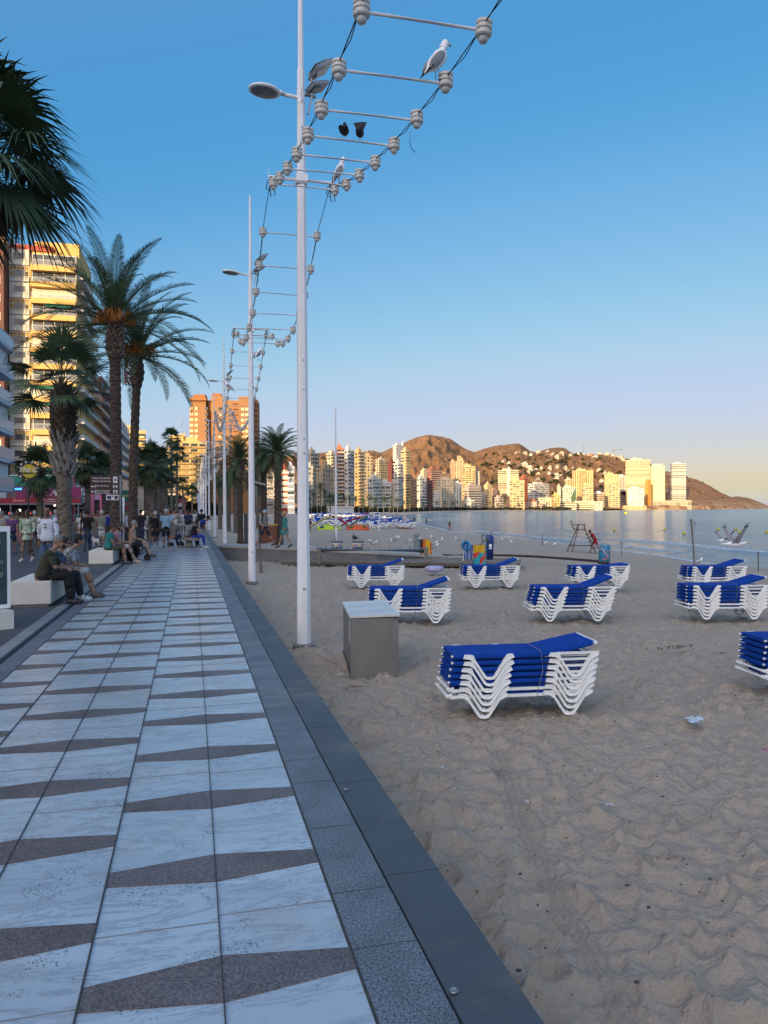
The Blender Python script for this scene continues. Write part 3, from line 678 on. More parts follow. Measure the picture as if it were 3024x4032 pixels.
# podium with dark glass at its foot, terraces and low shore buildings
def lowb(px0, px1, ytop, ybot, D, wall, label, style='grid', name='low_building', dp=12, roof=None):
    zb = CAMZ+(hz(px0)-ybot)/F*D; W = (px1-px0)/F*D; h = (ybot-ytop)/F*D; c = PX(px0, D, zb); t = (CAMP-c)
    T = thing(name, label, 'building', c, -math.atan2((px0+px1)/2-1512, F)-YAW)
    P_ = dict(grid=(3.4,.5,.5), bands=(40.,1.,.4), plain=(7.,.2,.3), glass=(9.,.9,.8))[style]
    MB().b2((0,0,-6),(W,dp,h)).obj('body', facade('low_'+style, wall, (.06,.06,.055), 3.1 if style != 'glass' else h*.8, *P_), T)
    if roof: MB().add([(-.4,-.4,h),(W+.4,-.4,h),(W+.4,dp,h),(-.4,dp,h),(W/2,dp/2,h+4.5)], [(0,1,4),(1,2,4),(2,3,4),(3,0,4)]).obj('roof', mat('tile_roof',(.35,.13,.07),.8), T)
    else: MB().b2((-.3,-.5,h),(W+.3,dp,h+.5)).obj('roof_slab', mat('roof_slab_cream',(.62,.55,.42),.8), T)
    return T
lowb(2552,2711,1973,1992,1190,(.45,.40,.28),'long cream podium with dark glass at the foot of the two right towers','glass','podium',20)
lowb(2072,2112,1973,2008,985,PNK,'low pink building with a pitched tile roof on the shore','grid','shore_house',12,True)
lowb(2108,2138,1982,2008,990,PNK,'low pink balconied building beside the pitched roof one','bands','shore_house')
lowb(2118,2176,1961,1990,1010,CRM,'cream low block behind the shore trees left of the small golden block','grid')
lowb(2206,2268,1980,2004,1030,(.60,.52,.38),'white terrace restaurant below the green sided hotel','bands','terrace_building',16)
lowb(2262,2338,1974,1994,1050,(.62,.55,.36),'cream terrace block in front of the yellow blocks','bands','terrace_building',16)
lowb(2336,2372,1977,2004,1045,(.62,.56,.42),'cream base block below the white and brown banded hotel','grid','terrace_building')
lowb(2452,2540,1993,2008,1085,(.45,.34,.18),'stone retaining terrace at the water under the pale shore block','plain','terrace_wall')
lowb(1290,1393,1999,2011,300,(.55,.56,.58),'pale awning roofed beach bar pavilion at the back of the beach','plain','beach_pavilion',10)
# houses up on the hill
HS = [(2060,1787,36),(2085,1797,24),(2112,1786,34),(2150,1781,28),(2168,1793,44),(2185,1804,34),(2205,1791,34),(2240,1796,28),(2268,1790,36),(2290,1792,26),(2312,1795,46),(2330,1803,52),(2352,1790,30),(2380,1793,40),
 (2405,1797,36),(2420,1806,40),(2440,1806,26),(2446,1812,30),(1975,1826,40),(1996,1828,30),(2012,1822,24),(2055,1833,48),(2072,1842,50),(2100,1853,40),(2120,1846,38),(2158,1846,28),(2189,1846,28),(2222,1846,26),(2250,1850,22),
 (2075,1858,26),(2110,1870,36),(2155,1868,30),(2180,1872,46),(2195,1882,40),(2232,1862,30),(2110,1892,36),(2130,1896,34),(2180,1888,42),(2350,1858,34),(2375,1868,30),(2360,1900,34),(2390,1905,30),(2622,1940,20),
 (2290,1870,20),(2030,1788,18),(2395,1880,40)]
hw = ['white','cream','pale yellow','flat roofed white','stepped white','boxy cream','two storey white']
nlab = {}
for i,(x,y,wd) in enumerate(HS):
    p = hill_point(x, y); D = (p-CAMP).dot(FW); W = wd/F*D*.5; h = random.choice([4,5,6,7])*1.0
    c = random.choice([(.46,.44,.40),(.44,.38,.29),(.46,.41,.33)]) if i != 10 else (.5,.16,.10)
    T = thing('hillside_house', '', 'house', (p.x,p.y,p.z-2), -math.atan2(x-1512,F)-YAW+random.uniform(-.3,.3), 'houses on the hillside above the bay')
    fm = facade('villa_wall', c, (.08,.07,.06), 3.0, 3.3, .5, .45)
    MB().b2((0,0,-6),(W,9,h)).obj('body', fm, T)
    MB().b2((W*.1,-1.5,h*.5),(W*.9,0,h*.5+.5)).obj('terrace', mat('villa_terrace',(.45,.41,.34),.8), T)
    MB().b2((W*.3,1.2,h),(W*.85,9.2,h+2.8)).obj('upper_storey', fm, T)
    row = 'on the ridge line' if y < 1800 else ('on the middle slope' if y < 1850 else 'low on the slope')
    wh = {0:'left of the round knoll',1:'under the round knoll',2:'right of the round knoll',3:'near the radio mast',4:'near the tower crane'}[0 if x < 2100 else 1 if x < 2200 else 2 if x < 2260 else 3 if x < 2360 else 4]
    k = (row,wh); nlab[k] = nlab.get(k,0)+1
    T['label'] = f"{['','second ','third ','fourth ','fifth ','sixth ','seventh ','eighth ','ninth ','tenth '][min(9,nlab[k]-1)]}{'red brown' if i==10 else ('white' if c[2] > .35 else 'cream')} hillside house {row} {wh}"
# tower crane and radio mast on the ridge
p = hill_point(2421,1797); T = thing('tower_crane','thin tower crane standing on the ridge above the hillside houses','crane',(p.x,p.y,p.z)); k_ = (p-CAMP).dot(FW)/F
sm = mat('crane_steel',(.12,.10,.10),.6)
MB().box((0,0,15*k_*.9),(1.1,1.1,30*k_)).obj('mast', sm, T, rot=(0,0,-YAW*2)); MB().tube([(-11*k_,0,27*k_*.9),(31*k_,0,27*k_*.98)],.6,4).obj('jib', sm, T, rot=(0,0,-YAW*2)); MB().tube([(0,0,26*k_),(0,0,30*k_)],.5,4).obj('cab', sm, T)
p = hill_point(2298,1789); T = thing('radio_mast','thin radio mast sticking up from the ridge left of the crane','mast',(p.x,p.y,p.z))
MB().tube([(0,0,0),(0,0,22)],[.6,.35],5).obj('pole', sm, T); MB().tube([(-1,0,16),(1,0,16)],.3,4).obj('antenna', sm, T)
# dark trees and bushes on the slopes and along the shore
m_bush = mat('dark_pine_foliage', (.030,.038,.014), .95, var=.5, scale=.3)
def clump(name, label, pts, rmin, rmax, n=60, zs=.8, leaf=.9, group=None, kind=None, mt=None, cat='trees'):
    mb = MB()
    for (x,y,z) in pts:
        r = random.uniform(rmin,rmax)
        for _ in range(n):
            d = Vector((random.gauss(0,1),random.gauss(0,1),random.gauss(0,1))).normalized()*r*random.uniform(.55,1.05); d.z = abs(d.z)*zs
            c = Vector((x,y,z+r*.1))+d; u = Vector((random.gauss(0,1),random.gauss(0,1),random.gauss(0,1))).normalized()*leaf*r*.32; v = u.cross(Vector((random.random(),random.random(),1))).normalized()*leaf*r*.25
            mb.add([c-u-v,c+u-v,c+u+v,c-u+v],[(0,1,2,3)])
    o = mb.obj(name, mt or m_bush); setp(o, label, cat, group, kind); return o
sl_pts = []
for x in range(1900, 2560, 5):
    for _ in range(4):
        y = random.uniform(1790, 1960); 
        if random.random() < .30:
            q = hill_point(x+random.uniform(-3,3), y); sl_pts.append(tuple(q))
clump('slope_trees','scattered dark pines and shrubs covering the slope between the hillside houses', sl_pts, 2.5, 6, 22, 1, 1.1, kind='stuff')
hp = []
for x in range(1200, 2860, 9):
    for _ in range(1): hp.append(tuple(hill_point(x+random.uniform(-2,2), np.interp(x,RX,RY)+abs(random.gauss(0,45))+1)))
clump('hill_shrubs','low dark shrubs dotted over the bare hills', hp, 1.0, 2.6, 12, .8, 1.2, kind='stuff', cat='shrubs')
# ------------------------------------------------------------- left side, close buildings
gold = (.66,.50,.22); 
T = thing('apartment_building','tall yellow apartment building with glazed left bay, green awnings and red roof edge','building',(-31.8,147.7,0),0)
H = 49.0; MB().b2((0,0,0),(11.4,24,H)).obj('wall', mat('yellow_render', (.60,.385,.125), .8, var=.10, scale=.5), T)
MB().b2((.2,-.35,H-.1),(7.5,3,H+.9)).obj('roof_edge', mat('red_roof_edge',(.35,.06,.03),.7), T); 
MB().b2((3.7,2.5,H),(11.5,20,H+2.6)).obj('roof_house', mat('yellow_render', (.60,.385,.125), .8, var=.10, scale=.5), T)
white_m = mat('white_metal_frames',(.62,.62,.60),.5); grn = mat('green_awning_cloth',(.01,.13,.085),.8); glassm = mat('dim_window_glass',(.07,.075,.08),.12,var=.5,scale=.8); curtain = mat('pale_shutter',(.55,.50,.40),.7)
def rail(w_, h=1.0, n=None):
    mb = MB(); n = n or int(w_/.16); mb.b2((0,-.03,h-.05),(w_,.03,h)); mb.b2((0,-.03,.06),(w_,.03,.10))
    for i in range(n+1): mb.b2((i*w_/n-.018,-.012,0),(i*w_/n+.018,.012,h))
    return mb.mesh('railing')
rl = rail(7.4); rl.materials.append(white_m)
slabm = MB().b2((0,0,-.95),(7.6,1.25,0)).mesh('balcony'); slabm.materials.append(mat('yellow_render', (.60,.385,.125), .8, var=.10, scale=.5))
wnd = MB()
for i in range(4): wnd.b2((i*1.85+.1,-.06,.0),(i*1.85+1.8,.0,2.2))
wnd = wnd.mesh('window'); wnd.materials.append(glassm)
wnd2 = MB(); [wnd2.b2((i*1.5,-.05,.3),(i*1.5+1.44,0,2.3)) for i in range(5)]; wnd2 = wnd2.mesh('window'); wnd2.materials.append(curtain)
frm = MB(); [frm.b2((i*1.85,-.10,0),(i*1.85+.1,.0,2.3)) for i in range(5)]; frm.b2((0,-.1,2.2),(7.5,0,2.32)); frm = frm.mesh('window_frame'); frm.materials.append(white_m)
awn = MB(); awn.add([(0,0,2.4),(0,-1.5,1.6),(1,-1.5,1.6),(1,0,2.4),(0,-1.5,1.38),(1,-1.5,1.38),(0,.02,2.37),(1,.02,2.37)], [(0,1,2,3),(1,4,5,2),(0,3,7,6)]); awn = awn.mesh('awning'); awn.materials.append(grn)
for k in range(16):
    z = 1.6+k*2.97
    b_ = link('balcony', slabm, T, loc=(3.75,-1.25,z)); link('railing', rl, b_, loc=(.1,.04,0))
    wv_ = link('window', wnd if k % 3 != 1 else wnd2, T, loc=(3.85,-.01,z)); 
    if k % 3 != 1: link('window_frame', frm, wv_, loc=(0,0,0))
    if k in (2,3,6,7,9,12): 
        a = link('awning', awn, T, loc=(3.9 if k % 2 else 6.2,0,z)); a.scale = (7.2 if k in (3,7,9) else 4.4,1,1)
    g_ = MB(); ww = 3.3
    if k % 2: g_.b2((.15,-.5,0),(3.4,0,2.8))
    else: g_.b2((.15,-.35,.0),(3.4,0,1.0)); 
    g_.obj('bay', mat('glazed_bay_panel',(.50,.46,.36),.35,var=.35,scale=1.3), T, loc=(0,0,z))
    fb = MB(); [fb.b2((.1+i*.65,-.56,0),(.16+i*.65,-.48,2.85)) for i in range(6)]; [fb.b2((.1,-.56,j*.9),(3.45,-.48,j*.9+.07)) for j in range(4)]; fb.obj('bay_frame', white_m, T, loc=(0,0,z))
    MB().b2((.9,-.58,1.1),(2.7,-.5,2.1)).obj('bay_window', glassm, T, loc=(0,0,z))
T2 = thing('side_wing','long grey and cream flank of flats behind the yellow building, facing the promenade','building',(-20.5,147.9,0),0)
def flank(T, y0, y1, h, wall, bal, off=0):
    MB().b2((-10,y0,0),(0+off,y1,h)).obj('wall', facade('flank_wall',wall,(.05,.055,.06),2.97,2.6,.6,.55), T)
    me = MB().b2((0,y0+.3,-.9),(1.2,y1-.3,0)).mesh('balcony'); me.materials.append(mat('flank_balcony',bal,.7))
    for k in range(1,int(h/2.97)): link('balcony', me, T, loc=(off,0,k*2.97+.9))
flank(T2, .2, 23, 48, GRY, (.5,.48,.45))
T3 = thing('apartment_building','brownish orange block of flats seen edge on, next after the grey flank','building',(-20.5,171,0),0); flank(T3, .2, 17, 29, (.45,.25,.14), (.5,.3,.18))
T4 = thing('apartment_building','dark maroon block of flats seen edge on between two date palm trunks','building',(-20.5,188.4,0),0); flank(T4, .2, 18, 33.5, (.14,.06,.06), (.3,.28,.28))
T5 = thing('apartment_building','grey block of flats farthest along the shaded left row','building',(-20.5,206.8,0),0); flank(T5, .2, 60, 29, GRY, WHT)
T = thing('apartment_building','dark brown brick building at the left edge beside the yellow one','building',(-48,144,0),0)
MB().b2((0,0,0),(16.1,14,48.5)).obj('wall', mat('brown_brick',(.15,.065,.045),.85,scale=2), T); MB().b2((-.3,-.3,48.5),(16.2,14,50)).obj('parapet', mat('tan_parapet',(.45,.28,.14),.8), T)
me = MB().b2((0,-.05,0),(1.3,.02,1.5)).mesh('window'); me.materials.append(curtain)
for k in range(14): link('window', me, T, loc=(14.3,0,3.2+k*3.2)); link('window', me, T, loc=(10,0,3.2+k*3.2))
# white balcony building beside the street
T = thing('balcony_building','white building with long glass fronted balconies at the left edge','building',(-18.4,30,0),0)
wm_ = mat('white_render',(.50,.54,.58),.7,var=.08,scale=.6)
MB().b2((-20,0,0),(0,50,19.5)).obj('wall', wm_, T); rl2 = MB()
for i in range(60): rl2.b2((.0,i*.84,0),(.04,i*.84+.04,1.05))
rl2.b2((-.02,0,1.0),(.06,50.4,1.07)); rl2.b2((-.02,0,.05),(.06,50.4,.12)); rl2 = rl2.mesh('railing'); rl2.materials.append(white_m)
gp = MB().b2((0,0,.12),(.02,50.3,1.0)).mesh('glass_panel'); gp.materials.append(mat('frosted_balcony_glass',(.30,.36,.42),.3))
sb = MB(); sb.b2((0,0,-.32),(1.5,50.5,0)); sb = sb.mesh('balcony'); sb.materials.append(wm_)
bl = MB(); bl.b2((0,0,0),(.05,50,2.3)); bl = bl.mesh('shutter'); bl.materials.append(mat('white_shutter',(.55,.60,.66),.6,var=.1,scale=3))
for k in range(6):
    z = 3.9+k*2.72; b_ = link('balcony', sb, T, loc=(0,0,z)); link('railing', rl2, b_, loc=(1.42,0,0)); link('glass_panel', gp, b_, loc=(1.44,0,0)); link('shutter', bl, b_, loc=(.05 if k % 2 else .9,.2,.05))
# other blocks up the promenade
tower(477,571,1699,335,(.60,.42,.17),'bands',.0,'pale yellow block of flats seen between the two date palm trunks',bal=(.62,.48,.24),name='apartment_block')
T,wd,dp,h = tower(685,812,1740,392,(.66,.50,.22),'balc',0,'bright yellow stepped block of flats at the far end of the white poles',bal=(.45,.28,.10),name='apartment_block',phi=12)
MB().b2((wd*.02,2,h),(wd*.32,12,h+4.2)).b2((wd*.45,2,h),(wd*.75,12,h+2.8)).obj('roof_storey', mat('yellow_storey',(.60,.44,.18),.8), T); 
MB().tube([(wd*.3,3,h+4),(wd*.3,3,h+13)],.12,5).tube([(wd*.22,3,h+8),(wd*.38,3,h+11)],.06,4).tube([(wd*.42,3,h+3),(wd*.42,3,h+10)],.1,4).obj('aerial', mat('aerial_steel',(.12,.1,.1),.5), T)
# brick tower
BT = thing('brick_tower','big orange brick tower behind the receding white poles, with stepped roofline','tower',PX(748,430,-.6),-YAW*.55)
kk = 430/F; bm1, nt, b = newmat('orange_brick'); co = texco(nt); br = N(nt,'ShaderNodeTexBrick'); br.inputs['Scale'].default_value = 1.0; mp = N(nt,'ShaderNodeMapping'); mp.inputs['Rotation'].default_value=(R(90),0,0); nt.links.new(co, mp.inputs[0]); nt.links.new(mp.outputs[0], br.inputs['Vector'])
br.inputs['Color1'].default_value=(.33,.175,.075,1); br.inputs['Color2'].default_value=(.28,.14,.06,1); br.inputs['Mortar'].default_value=(.26,.14,.07,1)
nt.links.new(mix(nt, ramp(nt, noise(nt,co,.12,4), [(.4,0.),(.7,.5)]), br.outputs[0], (.24,.12,.055)), b.inputs['Base Color']); b.inputs['Roughness'].default_value=.85
ht = lambda y: (hz(850)-y)*kk+2.3
for (a,b_,y,f,nm) in [(0,66,1608,0,'wing'),(5,62,1562,1.2,'wing'),(66,84,1570,5,'recess'),(84,128,1556,.6,'wing'),(128,190,1571,3,'core'),(190,236,1557,1,'wing'),(236,262,1560,9,'wing')]:
    MB().b2((a*kk,f,0),(b_*kk,f+22,ht(y))).obj(nm, bm1, BT)
MB().b2((-2*kk,-.8,ht(1576)),(66*kk,4,ht(1566))).b2((14*kk,1.5,ht(1562)),(60*kk,12,ht(1550))).b2((86*kk,1.5,ht(1556)),(120*kk,12,ht(1545))).obj('cornice', mat('brick_cornice',(.30,.12,.045),.85), BT)
wme = MB().b2((0,-.15,0),(1.7,.05,1.6)).mesh('window'); wme.materials.append(mat('lit_shutter',(.62,.50,.30),.6)); wdk = MB().b2((0,-.12,0),(1.6,.05,1.7)).mesh('window'); wdk.materials.append(glassm)
n_ = 0
for k in range(15):
    z = ht(1606)-1-k*3.2
    for x,me_ in ((20,wme),(2,wme),(60,wdk),(112,wme if k%2 else wdk),(118,wdk),(200,wme),(216,wme),(150,wdk)):
        if n_ < 100 and z > 8:
            n_ += 1; link('window', me_, BT, loc=(x*kk,(-.0 if x < 66 else .6 if x < 128 else 3. if x < 190 else 1.0),z))
me = MB().b2((0,-1.6,0),(24*kk,0,1.0)).mesh('balcony'); me.materials.append(mat('brick_balcony',(.28,.13,.07),.8))
for k in range(17): link('balcony', me, BT, loc=(166*kk,1+2,ht(1585)-k*3.2)); link('balcony', me, BT, loc=(238*kk,9,ht(1580)-k*3.2))
tower(1051,1100,1872,425,(.40,.38,.36),'dark',0,'grey balconied block seen between the beach date palm trunks',bal=WHT,name='apartment_block')
T,wd,dp,h = tower(1096,1133,1829,430,(.36,.07,.03),'plain',0,'red building with columns of large white windows behind the beach palms',name='apartment_block')
me = MB().b2((0,-.3,0),(2.9,0,2.2)).mesh('window'); me.materials.append(mat('white_window_block',(.7,.62,.5),.5))
for k in range(7): 
    for x in (-.6,wd*.42-.2): link('window', me, T, loc=(x+.4,0,3+k*3.3))
tower(1133,1160,1840,400,(.35,.40,.52),'balc',0,'white block with blue tinted balconies just left of the nearest pole',bal=(.6,.62,.66),name='apartment_block')
tower(985,1052,1890,440,(.30,.16,.10),'dark',0,'brown low block hidden behind the beach palms',bal=(.4,.3,.22),name='apartment_block')
tower(565,690,1875,330,(.45,.36,.22),'bands',0,'low tan block behind the street palms at the far end of the promenade',bal=CRM,name='apartment_block')
# town blocks behind the photographer: they keep the low sun off the beach
def back(x0,y0,x1,y1,h,i):
    T = thing('town_block', f"{['cream','white','tan','grey','pale pink','yellow','brown','sand coloured'][i]} town block far behind the photographer, across the old town", 'building', Vector((-math.sin(SUN_A),-math.cos(SUN_A),0))*x0+Vector((math.cos(SUN_A),-math.sin(SUN_A),0))*y0, -SUN_A)
    MB().b2((0,-22,0),(y1-y0,0,h)).obj('wall', facade('town_wall',[CRM,WHT,TAN,GRY,PNK,YEL,BRN,(.5,.4,.3)][i],(.05,.06,.07),3,3.2,.45,.5), T); MB().b2((3,-20,h),(y1-y0-3,-2,h+3)).obj('roof_house', mat('roof_plaster',CRM,.8), T)
for i,a in enumerate([(195,-190,0,-131,46),(222,-134,0,-80,50),(195,-83,0,-25,50),(222,-28,0,28,54),(195,25,0,80,50),(222,77,0,150,55)]): back(*a, i)
# ================================================================ POLES AND LIGHT LADDERS
m_pole = mat('white_painted_steel', (.80,.80,.82), .38, var=.05, scale=2)
m_alu = mat('grey_aluminium', (.30,.31,.32), .4, .6); m_dk = mat('dark_fitting', (.035,.037,.04), .5); m_lens = mat('lamp_lens', (.16,.17,.18), .25)
m_blk = mat('black_cable', (.012,.012,.014), .6)
PXX = 1.85; polesY = [12.85,24.4,45.1,65.5,86.5]+[86.5+20.5*i for i in range(1,11)]
PH = [12.4]*15; BARZ = [7.42,7.55]+[7.55]*13
def oct_(r): return [(r*math.cos(R(22.5+45*i)), r*math.sin(R(22.5+45*i))) for i in range(8)]
def pole_mesh():
    mb = MB(); zs = [(-.35,.128),(.6,.122),(2.35,.104),(5.2,.092),(8.2,.078),(9.9,.066),(9.93,.055),(12.4,.032),(12.46,.012)]; vs = []; fs = []
    for z,r in [(z+.0,r) for z,r in zs]: vs += [(x,y,z) for x,y in oct_(r)]
    for i in range(len(zs)-1):
        for k in range(8): fs.append((i*8+k, i*8+(k+1)%8, i*8+8+(k+1)%8, i*8+8+k))
    fs.append(tuple(range(len(vs)-8,len(vs)))); mb.add(vs, fs); return mb.mesh('pole')
def make_pole():
    T = thing('light_pole','', 'light pole', (0,0,SAND), 0, 'white poles along the promenade edge')
    o = link('pole', pole_mesh(), T, m_pole)
    mb = MB(); mb.lathe([(.19,-.05),(.19,.025),(.17,.04),(.12,.045)],n=20); mb.obj('base_plate', mat('rusty_base_plate',(.20,.19,.18),.7,var=.4,scale=14), T)
    mb = MB(); mb.lathe([(.033,-.002),(.033,.006),(.022,.008)], n=14, M=Matrix.Rotation(R(90),3,'X')); mb.obj('hatch', m_pole, T, loc=(.01,-.116,.62))
    MB().box((0,0,0),(.05,.004,.045)).obj('sticker', mat('grey_sticker',(.30,.33,.35),.6), T, loc=(.0,-.112,.98))
    mb = MB(); 
    for z in (3.3,3.55,4.4,4.9,8.9,9.35): mb.lathe([(.012,0),(.012,.003)], n=8, M=Matrix.Rotation(R(90),3,'X'), c=(.012,-.100 if z < 4 else -.092 if z < 5 else -.075,z))
    mb.obj('bolt_holes', m_dk, T)
    # lamp head on the street side
    L = thing('lamp_head', None, None, (0,0,9.45)); L.parent = T
    for k in ('label','category'): 
        if k in L: del L[k]
    mb = MB(); Mt = Matrix.Rotation(R(4),3,'Y')
    mb.lathe([(.0,.05),(.16,.046),(.25,.025),(.275,0),(.268,-.025),(.23,-.03)], c=(-.62,0,.03), n=28, M=Mt); me = mb.mesh('shade')
    for v in me.vertices: v.co.y *= .8
    link('shade', me, L, m_pole, True)
    mb = MB(); mb.lathe([(.225,-.031),(.21,-.04),(0,-.045)], c=(-.62,0,.03), n=28, M=Mt); me = mb.mesh('lens')
    for v in me.vertices: v.co.y *= .8
    link('lens', me, L, m_lens, True)
    MB().tube([(-.38,0,.03),(-.25,0,0),(0,0,-.02)],[.05,.035,.03],8).tube([(0,0,-.12),(0,0,.12)],.078,8).obj('arm', m_pole, L)
    MB().tube([(-.64,0,.07),(-.64,0,.12)],.035,8).obj('sensor', m_dk, L)
    # two floodlights on the beach side
    for (z,rx,s) in ((9.95,-42,1.),(9.64,-28,.8)):
        Fd = bpy.data.objects.new('floodlight', None); COL.objects.link(Fd); Fd.parent = T; Fd.location = (.30 if s == 1 else .24,0,z)
        Mt = Matrix.Rotation(R(rx),3,'Y') @ Matrix.Rotation(R(25),3,'Z')
        MB().box((.05,0,.02),(.44*s,.34*s,.05),M=Mt).box((0,0,-.03),(.20*s,.22*s,.06),M=Mt).obj('housing', m_alu, Fd); MB().box((Mt@Vector((.05,0,.048))),(.40*s,.30*s,.006),M=Mt).obj('lens', mat('flood_lens',(.38,.40,.40),.2), Fd)
    MB().box((.20,0,9.54),(.03,.05,.75),M=Matrix.Rotation(R(12),3,'Y')).tube([(.0,0,9.5),(.26,0,9.48)],.028,8).tube([(.26,0,9.22),(.16,0,9.57),(.2,0,9.92)],.012,6).obj('bracket', m_alu, T)
    # crossbar carrying the ladders
    o = MB().tube([(-.56,0,0),(.56,0,0)],.030,8).box((0,0,0),(.2,.2,.16)).tube([(-.56,0,-.05),(-.56,0,.13)],.008,5).tube([(.56,0,-.05),(.56,0,.13)],.008,5).obj('crossbar', m_pole, T)
    return T
ORD = ['first','second','third','fourth','fifth','sixth','seventh','eighth','ninth','tenth','eleventh','twelfth','thirteenth','fourteenth','fifteenth','sixteenth','seventeenth','eighteenth','nineteenth','twentieth','twenty first','twenty second','twenty third','twenty fourth','twenty fifth']
pole0 = make_pole(); ptree = tree_of(pole0)
for i,y in enumerate(polesY):
    T = pole0 if i == 0 else dup(ptree)
    T.location = (PXX,y,SAND); T['label'] = ('nearest and tallest white octagonal light pole, rising beside the kerb out of frame' if i == 0 else f'{ORD[i]} white light pole from the camera in the row beside the kerb')
    for c in (T.children if i else pole0.children):
        if c.name.startswith('crossbar'): c.location.z = BARZ[i]-SAND
        if i and c.name.split('.')[0] in ('lamp_head','floodlight','bracket'): c.location.z += .45
# fix crossbar height on every copy (children lists are reliable after an update)
bpy.context.view_layer.update()
# ladders
m_hous = mat('ribbed_lamp_housing', (.62,.60,.56), .6, var=.12, scale=18); m_dome = mat('frosted_dome', (.50,.50,.48), .3)
hp_ = [(.0,.085),(.078,.085),(.078,.062),(.066,.058),(.066,.044),(.080,.040),(.080,.016),(.067,.012),(.067,-.004),(.080,-.008),(.080,-.032),(.070,-.044),(.050,-.048)]
hm = MB().lathe(hp_[::-1], n=16).mesh('lamp_housing'); hm.materials.append(m_hous); dm = MB().lathe([(.050,-.046),(.050,-.062),(.044,-.082),(.030,-.098),(0,-.106)][::-1], n=14).mesh('dome'); dm.materials.append(m_dome); dm.polygons.foreach_set('use_smooth',[True]*len(dm.polygons))
hm2 = MB().lathe([(.055,-.07),(.078,-.03),(.078,.075)], n=8).lathe([(0,-.125),(.05,-.09),(.055,-.07)], n=8).mesh('lamp_housing'); hm2.materials.append(m_hous)
rg_ = MB().tube([(-.45,0,0),(.45,0,0)],.014,8).mesh('rung'); rg_.materials.append(m_pole)
def ladder(i, y0, y1, z0, z1, sag, label, step=.88, far=False, dy0=.35, pts_=None):
    T = thing('light_ladder', label, 'light ladder', (PXX,y0,z0), 0, 'rope ladders of lamps strung between the white poles')
    n = int((y1-y0-.7)/step); L = y1-y0
    if pts_: n = len(pts_)-1
    def zc(t): return np.interp(y0+t*L,[q[0] for q in pts_],[q[1] for q in pts_]) if pts_ else z0+(z1-z0)*t - sag*4*t*(1-t)
    ys = [y0+dy0+(L-2*dy0)*k/(n) for k in range(n+1)]
    if pts_: ys = [q[0] for q in pts_]
    for s in (-1,1):
        mb = MB(); pts = [Vector((PXX+s*.52,y0,z0))]+[Vector((PXX+s*.52,y,zc((y-y0)/L)+.05)) for y in ys]+[Vector((PXX+s*.52,y1,z1))]
        pts = [p-Vector((PXX,y0,z0)) for p in pts]
        mb.tube(pts, .006 if not far else .008, 4)
        if not far:
            for a,b_ in zip(pts[1:],pts[2:]):
                mb.tube([a+Vector((0,0,.02)),(a+b_)/2+Vector((.015,0,-.025)),b_+Vector((0,0,.02))],.005,4)
            e_ = pts[-1]; mb.tube([e_,e_+Vector((.05,0,-.15)),e_+Vector((.07,0,-.3)),e_+Vector((.0,0,-.33)),e_+Vector((-.03,0,-.1)),e_],.008,4)
            e_ = pts[0]; mb.tube([e_,e_+Vector((-.06,0,-.08)),e_+Vector((-.08,0,-.2)),e_+Vector((-.02,0,-.25)),e_],.008,4)
        mb.obj('cable', m_blk, T)
    for k,y in enumerate(ys):
        z = zc((y-y0)/L); r = link('rung', rg_, T, loc=(0,y-y0,z-z0+random.uniform(-.01,.01)), rot=(0,random.uniform(-.02,.02),0))
        for s in (-1,1):
            h = link('lamp_housing', hm if not far else hm2, r,  loc=(s*.52,0,random.uniform(-.01,.01)), rot=(random.uniform(-.08,.08),random.uniform(-.06,.06),random.random()*6))
            h.scale = (.88,.88,.95)
            if not far: link('dome', dm, h)
    return T
L0 = [(5.8-.95*k, 5.70-.03*k+.022*k*k) for k in range(12,0,-1)]+[(5.83,5.72),(6.79,5.81),(7.74,5.94),(8.68,6.11),(9.62,6.32),(10.58,6.56),(11.52,6.83),(12.5,7.15)]
L1 = [(14.37,7.03),(15.18,6.65),(16.0,6.34),(16.9,6.14),(17.95,6.05),(18.95,6.05),(20.1,6.17),(21.3,6.44),(22.8,7.0)]
ladder(0, -7.2, 12.85, 7.4, 7.42, 1.38, 'nearest ladder of lamps, running overhead from behind the camera to the first white pole', pts_=L0)
ladder(1, 12.85, 24.4, 7.42, 7.55, 1.42, 'ladder of lamps sagging between the first and second white poles', pts_=L1)
for i in range(1,13):
    ladder(i+1, polesY[i], polesY[i+1], BARZ[i], BARZ[i+1], 2.0, f'ladder of lamps sagging between the {ORD[i]} and {ORD[i+1]} white poles', step=.95, far=i > 2)
MB().tube([(0,0,0),(0,0,-.14),(.02,0,-.20),(.07,0,-.23)],.004,4).obj('loose_wire', m_blk, None, loc=(PXX+.52,8.0,5.95))
o = bpy.data.objects['loose_wire']; setp(o,'thin loose wire dangling under the third lamp housing from the camera, on the sea side','wire')
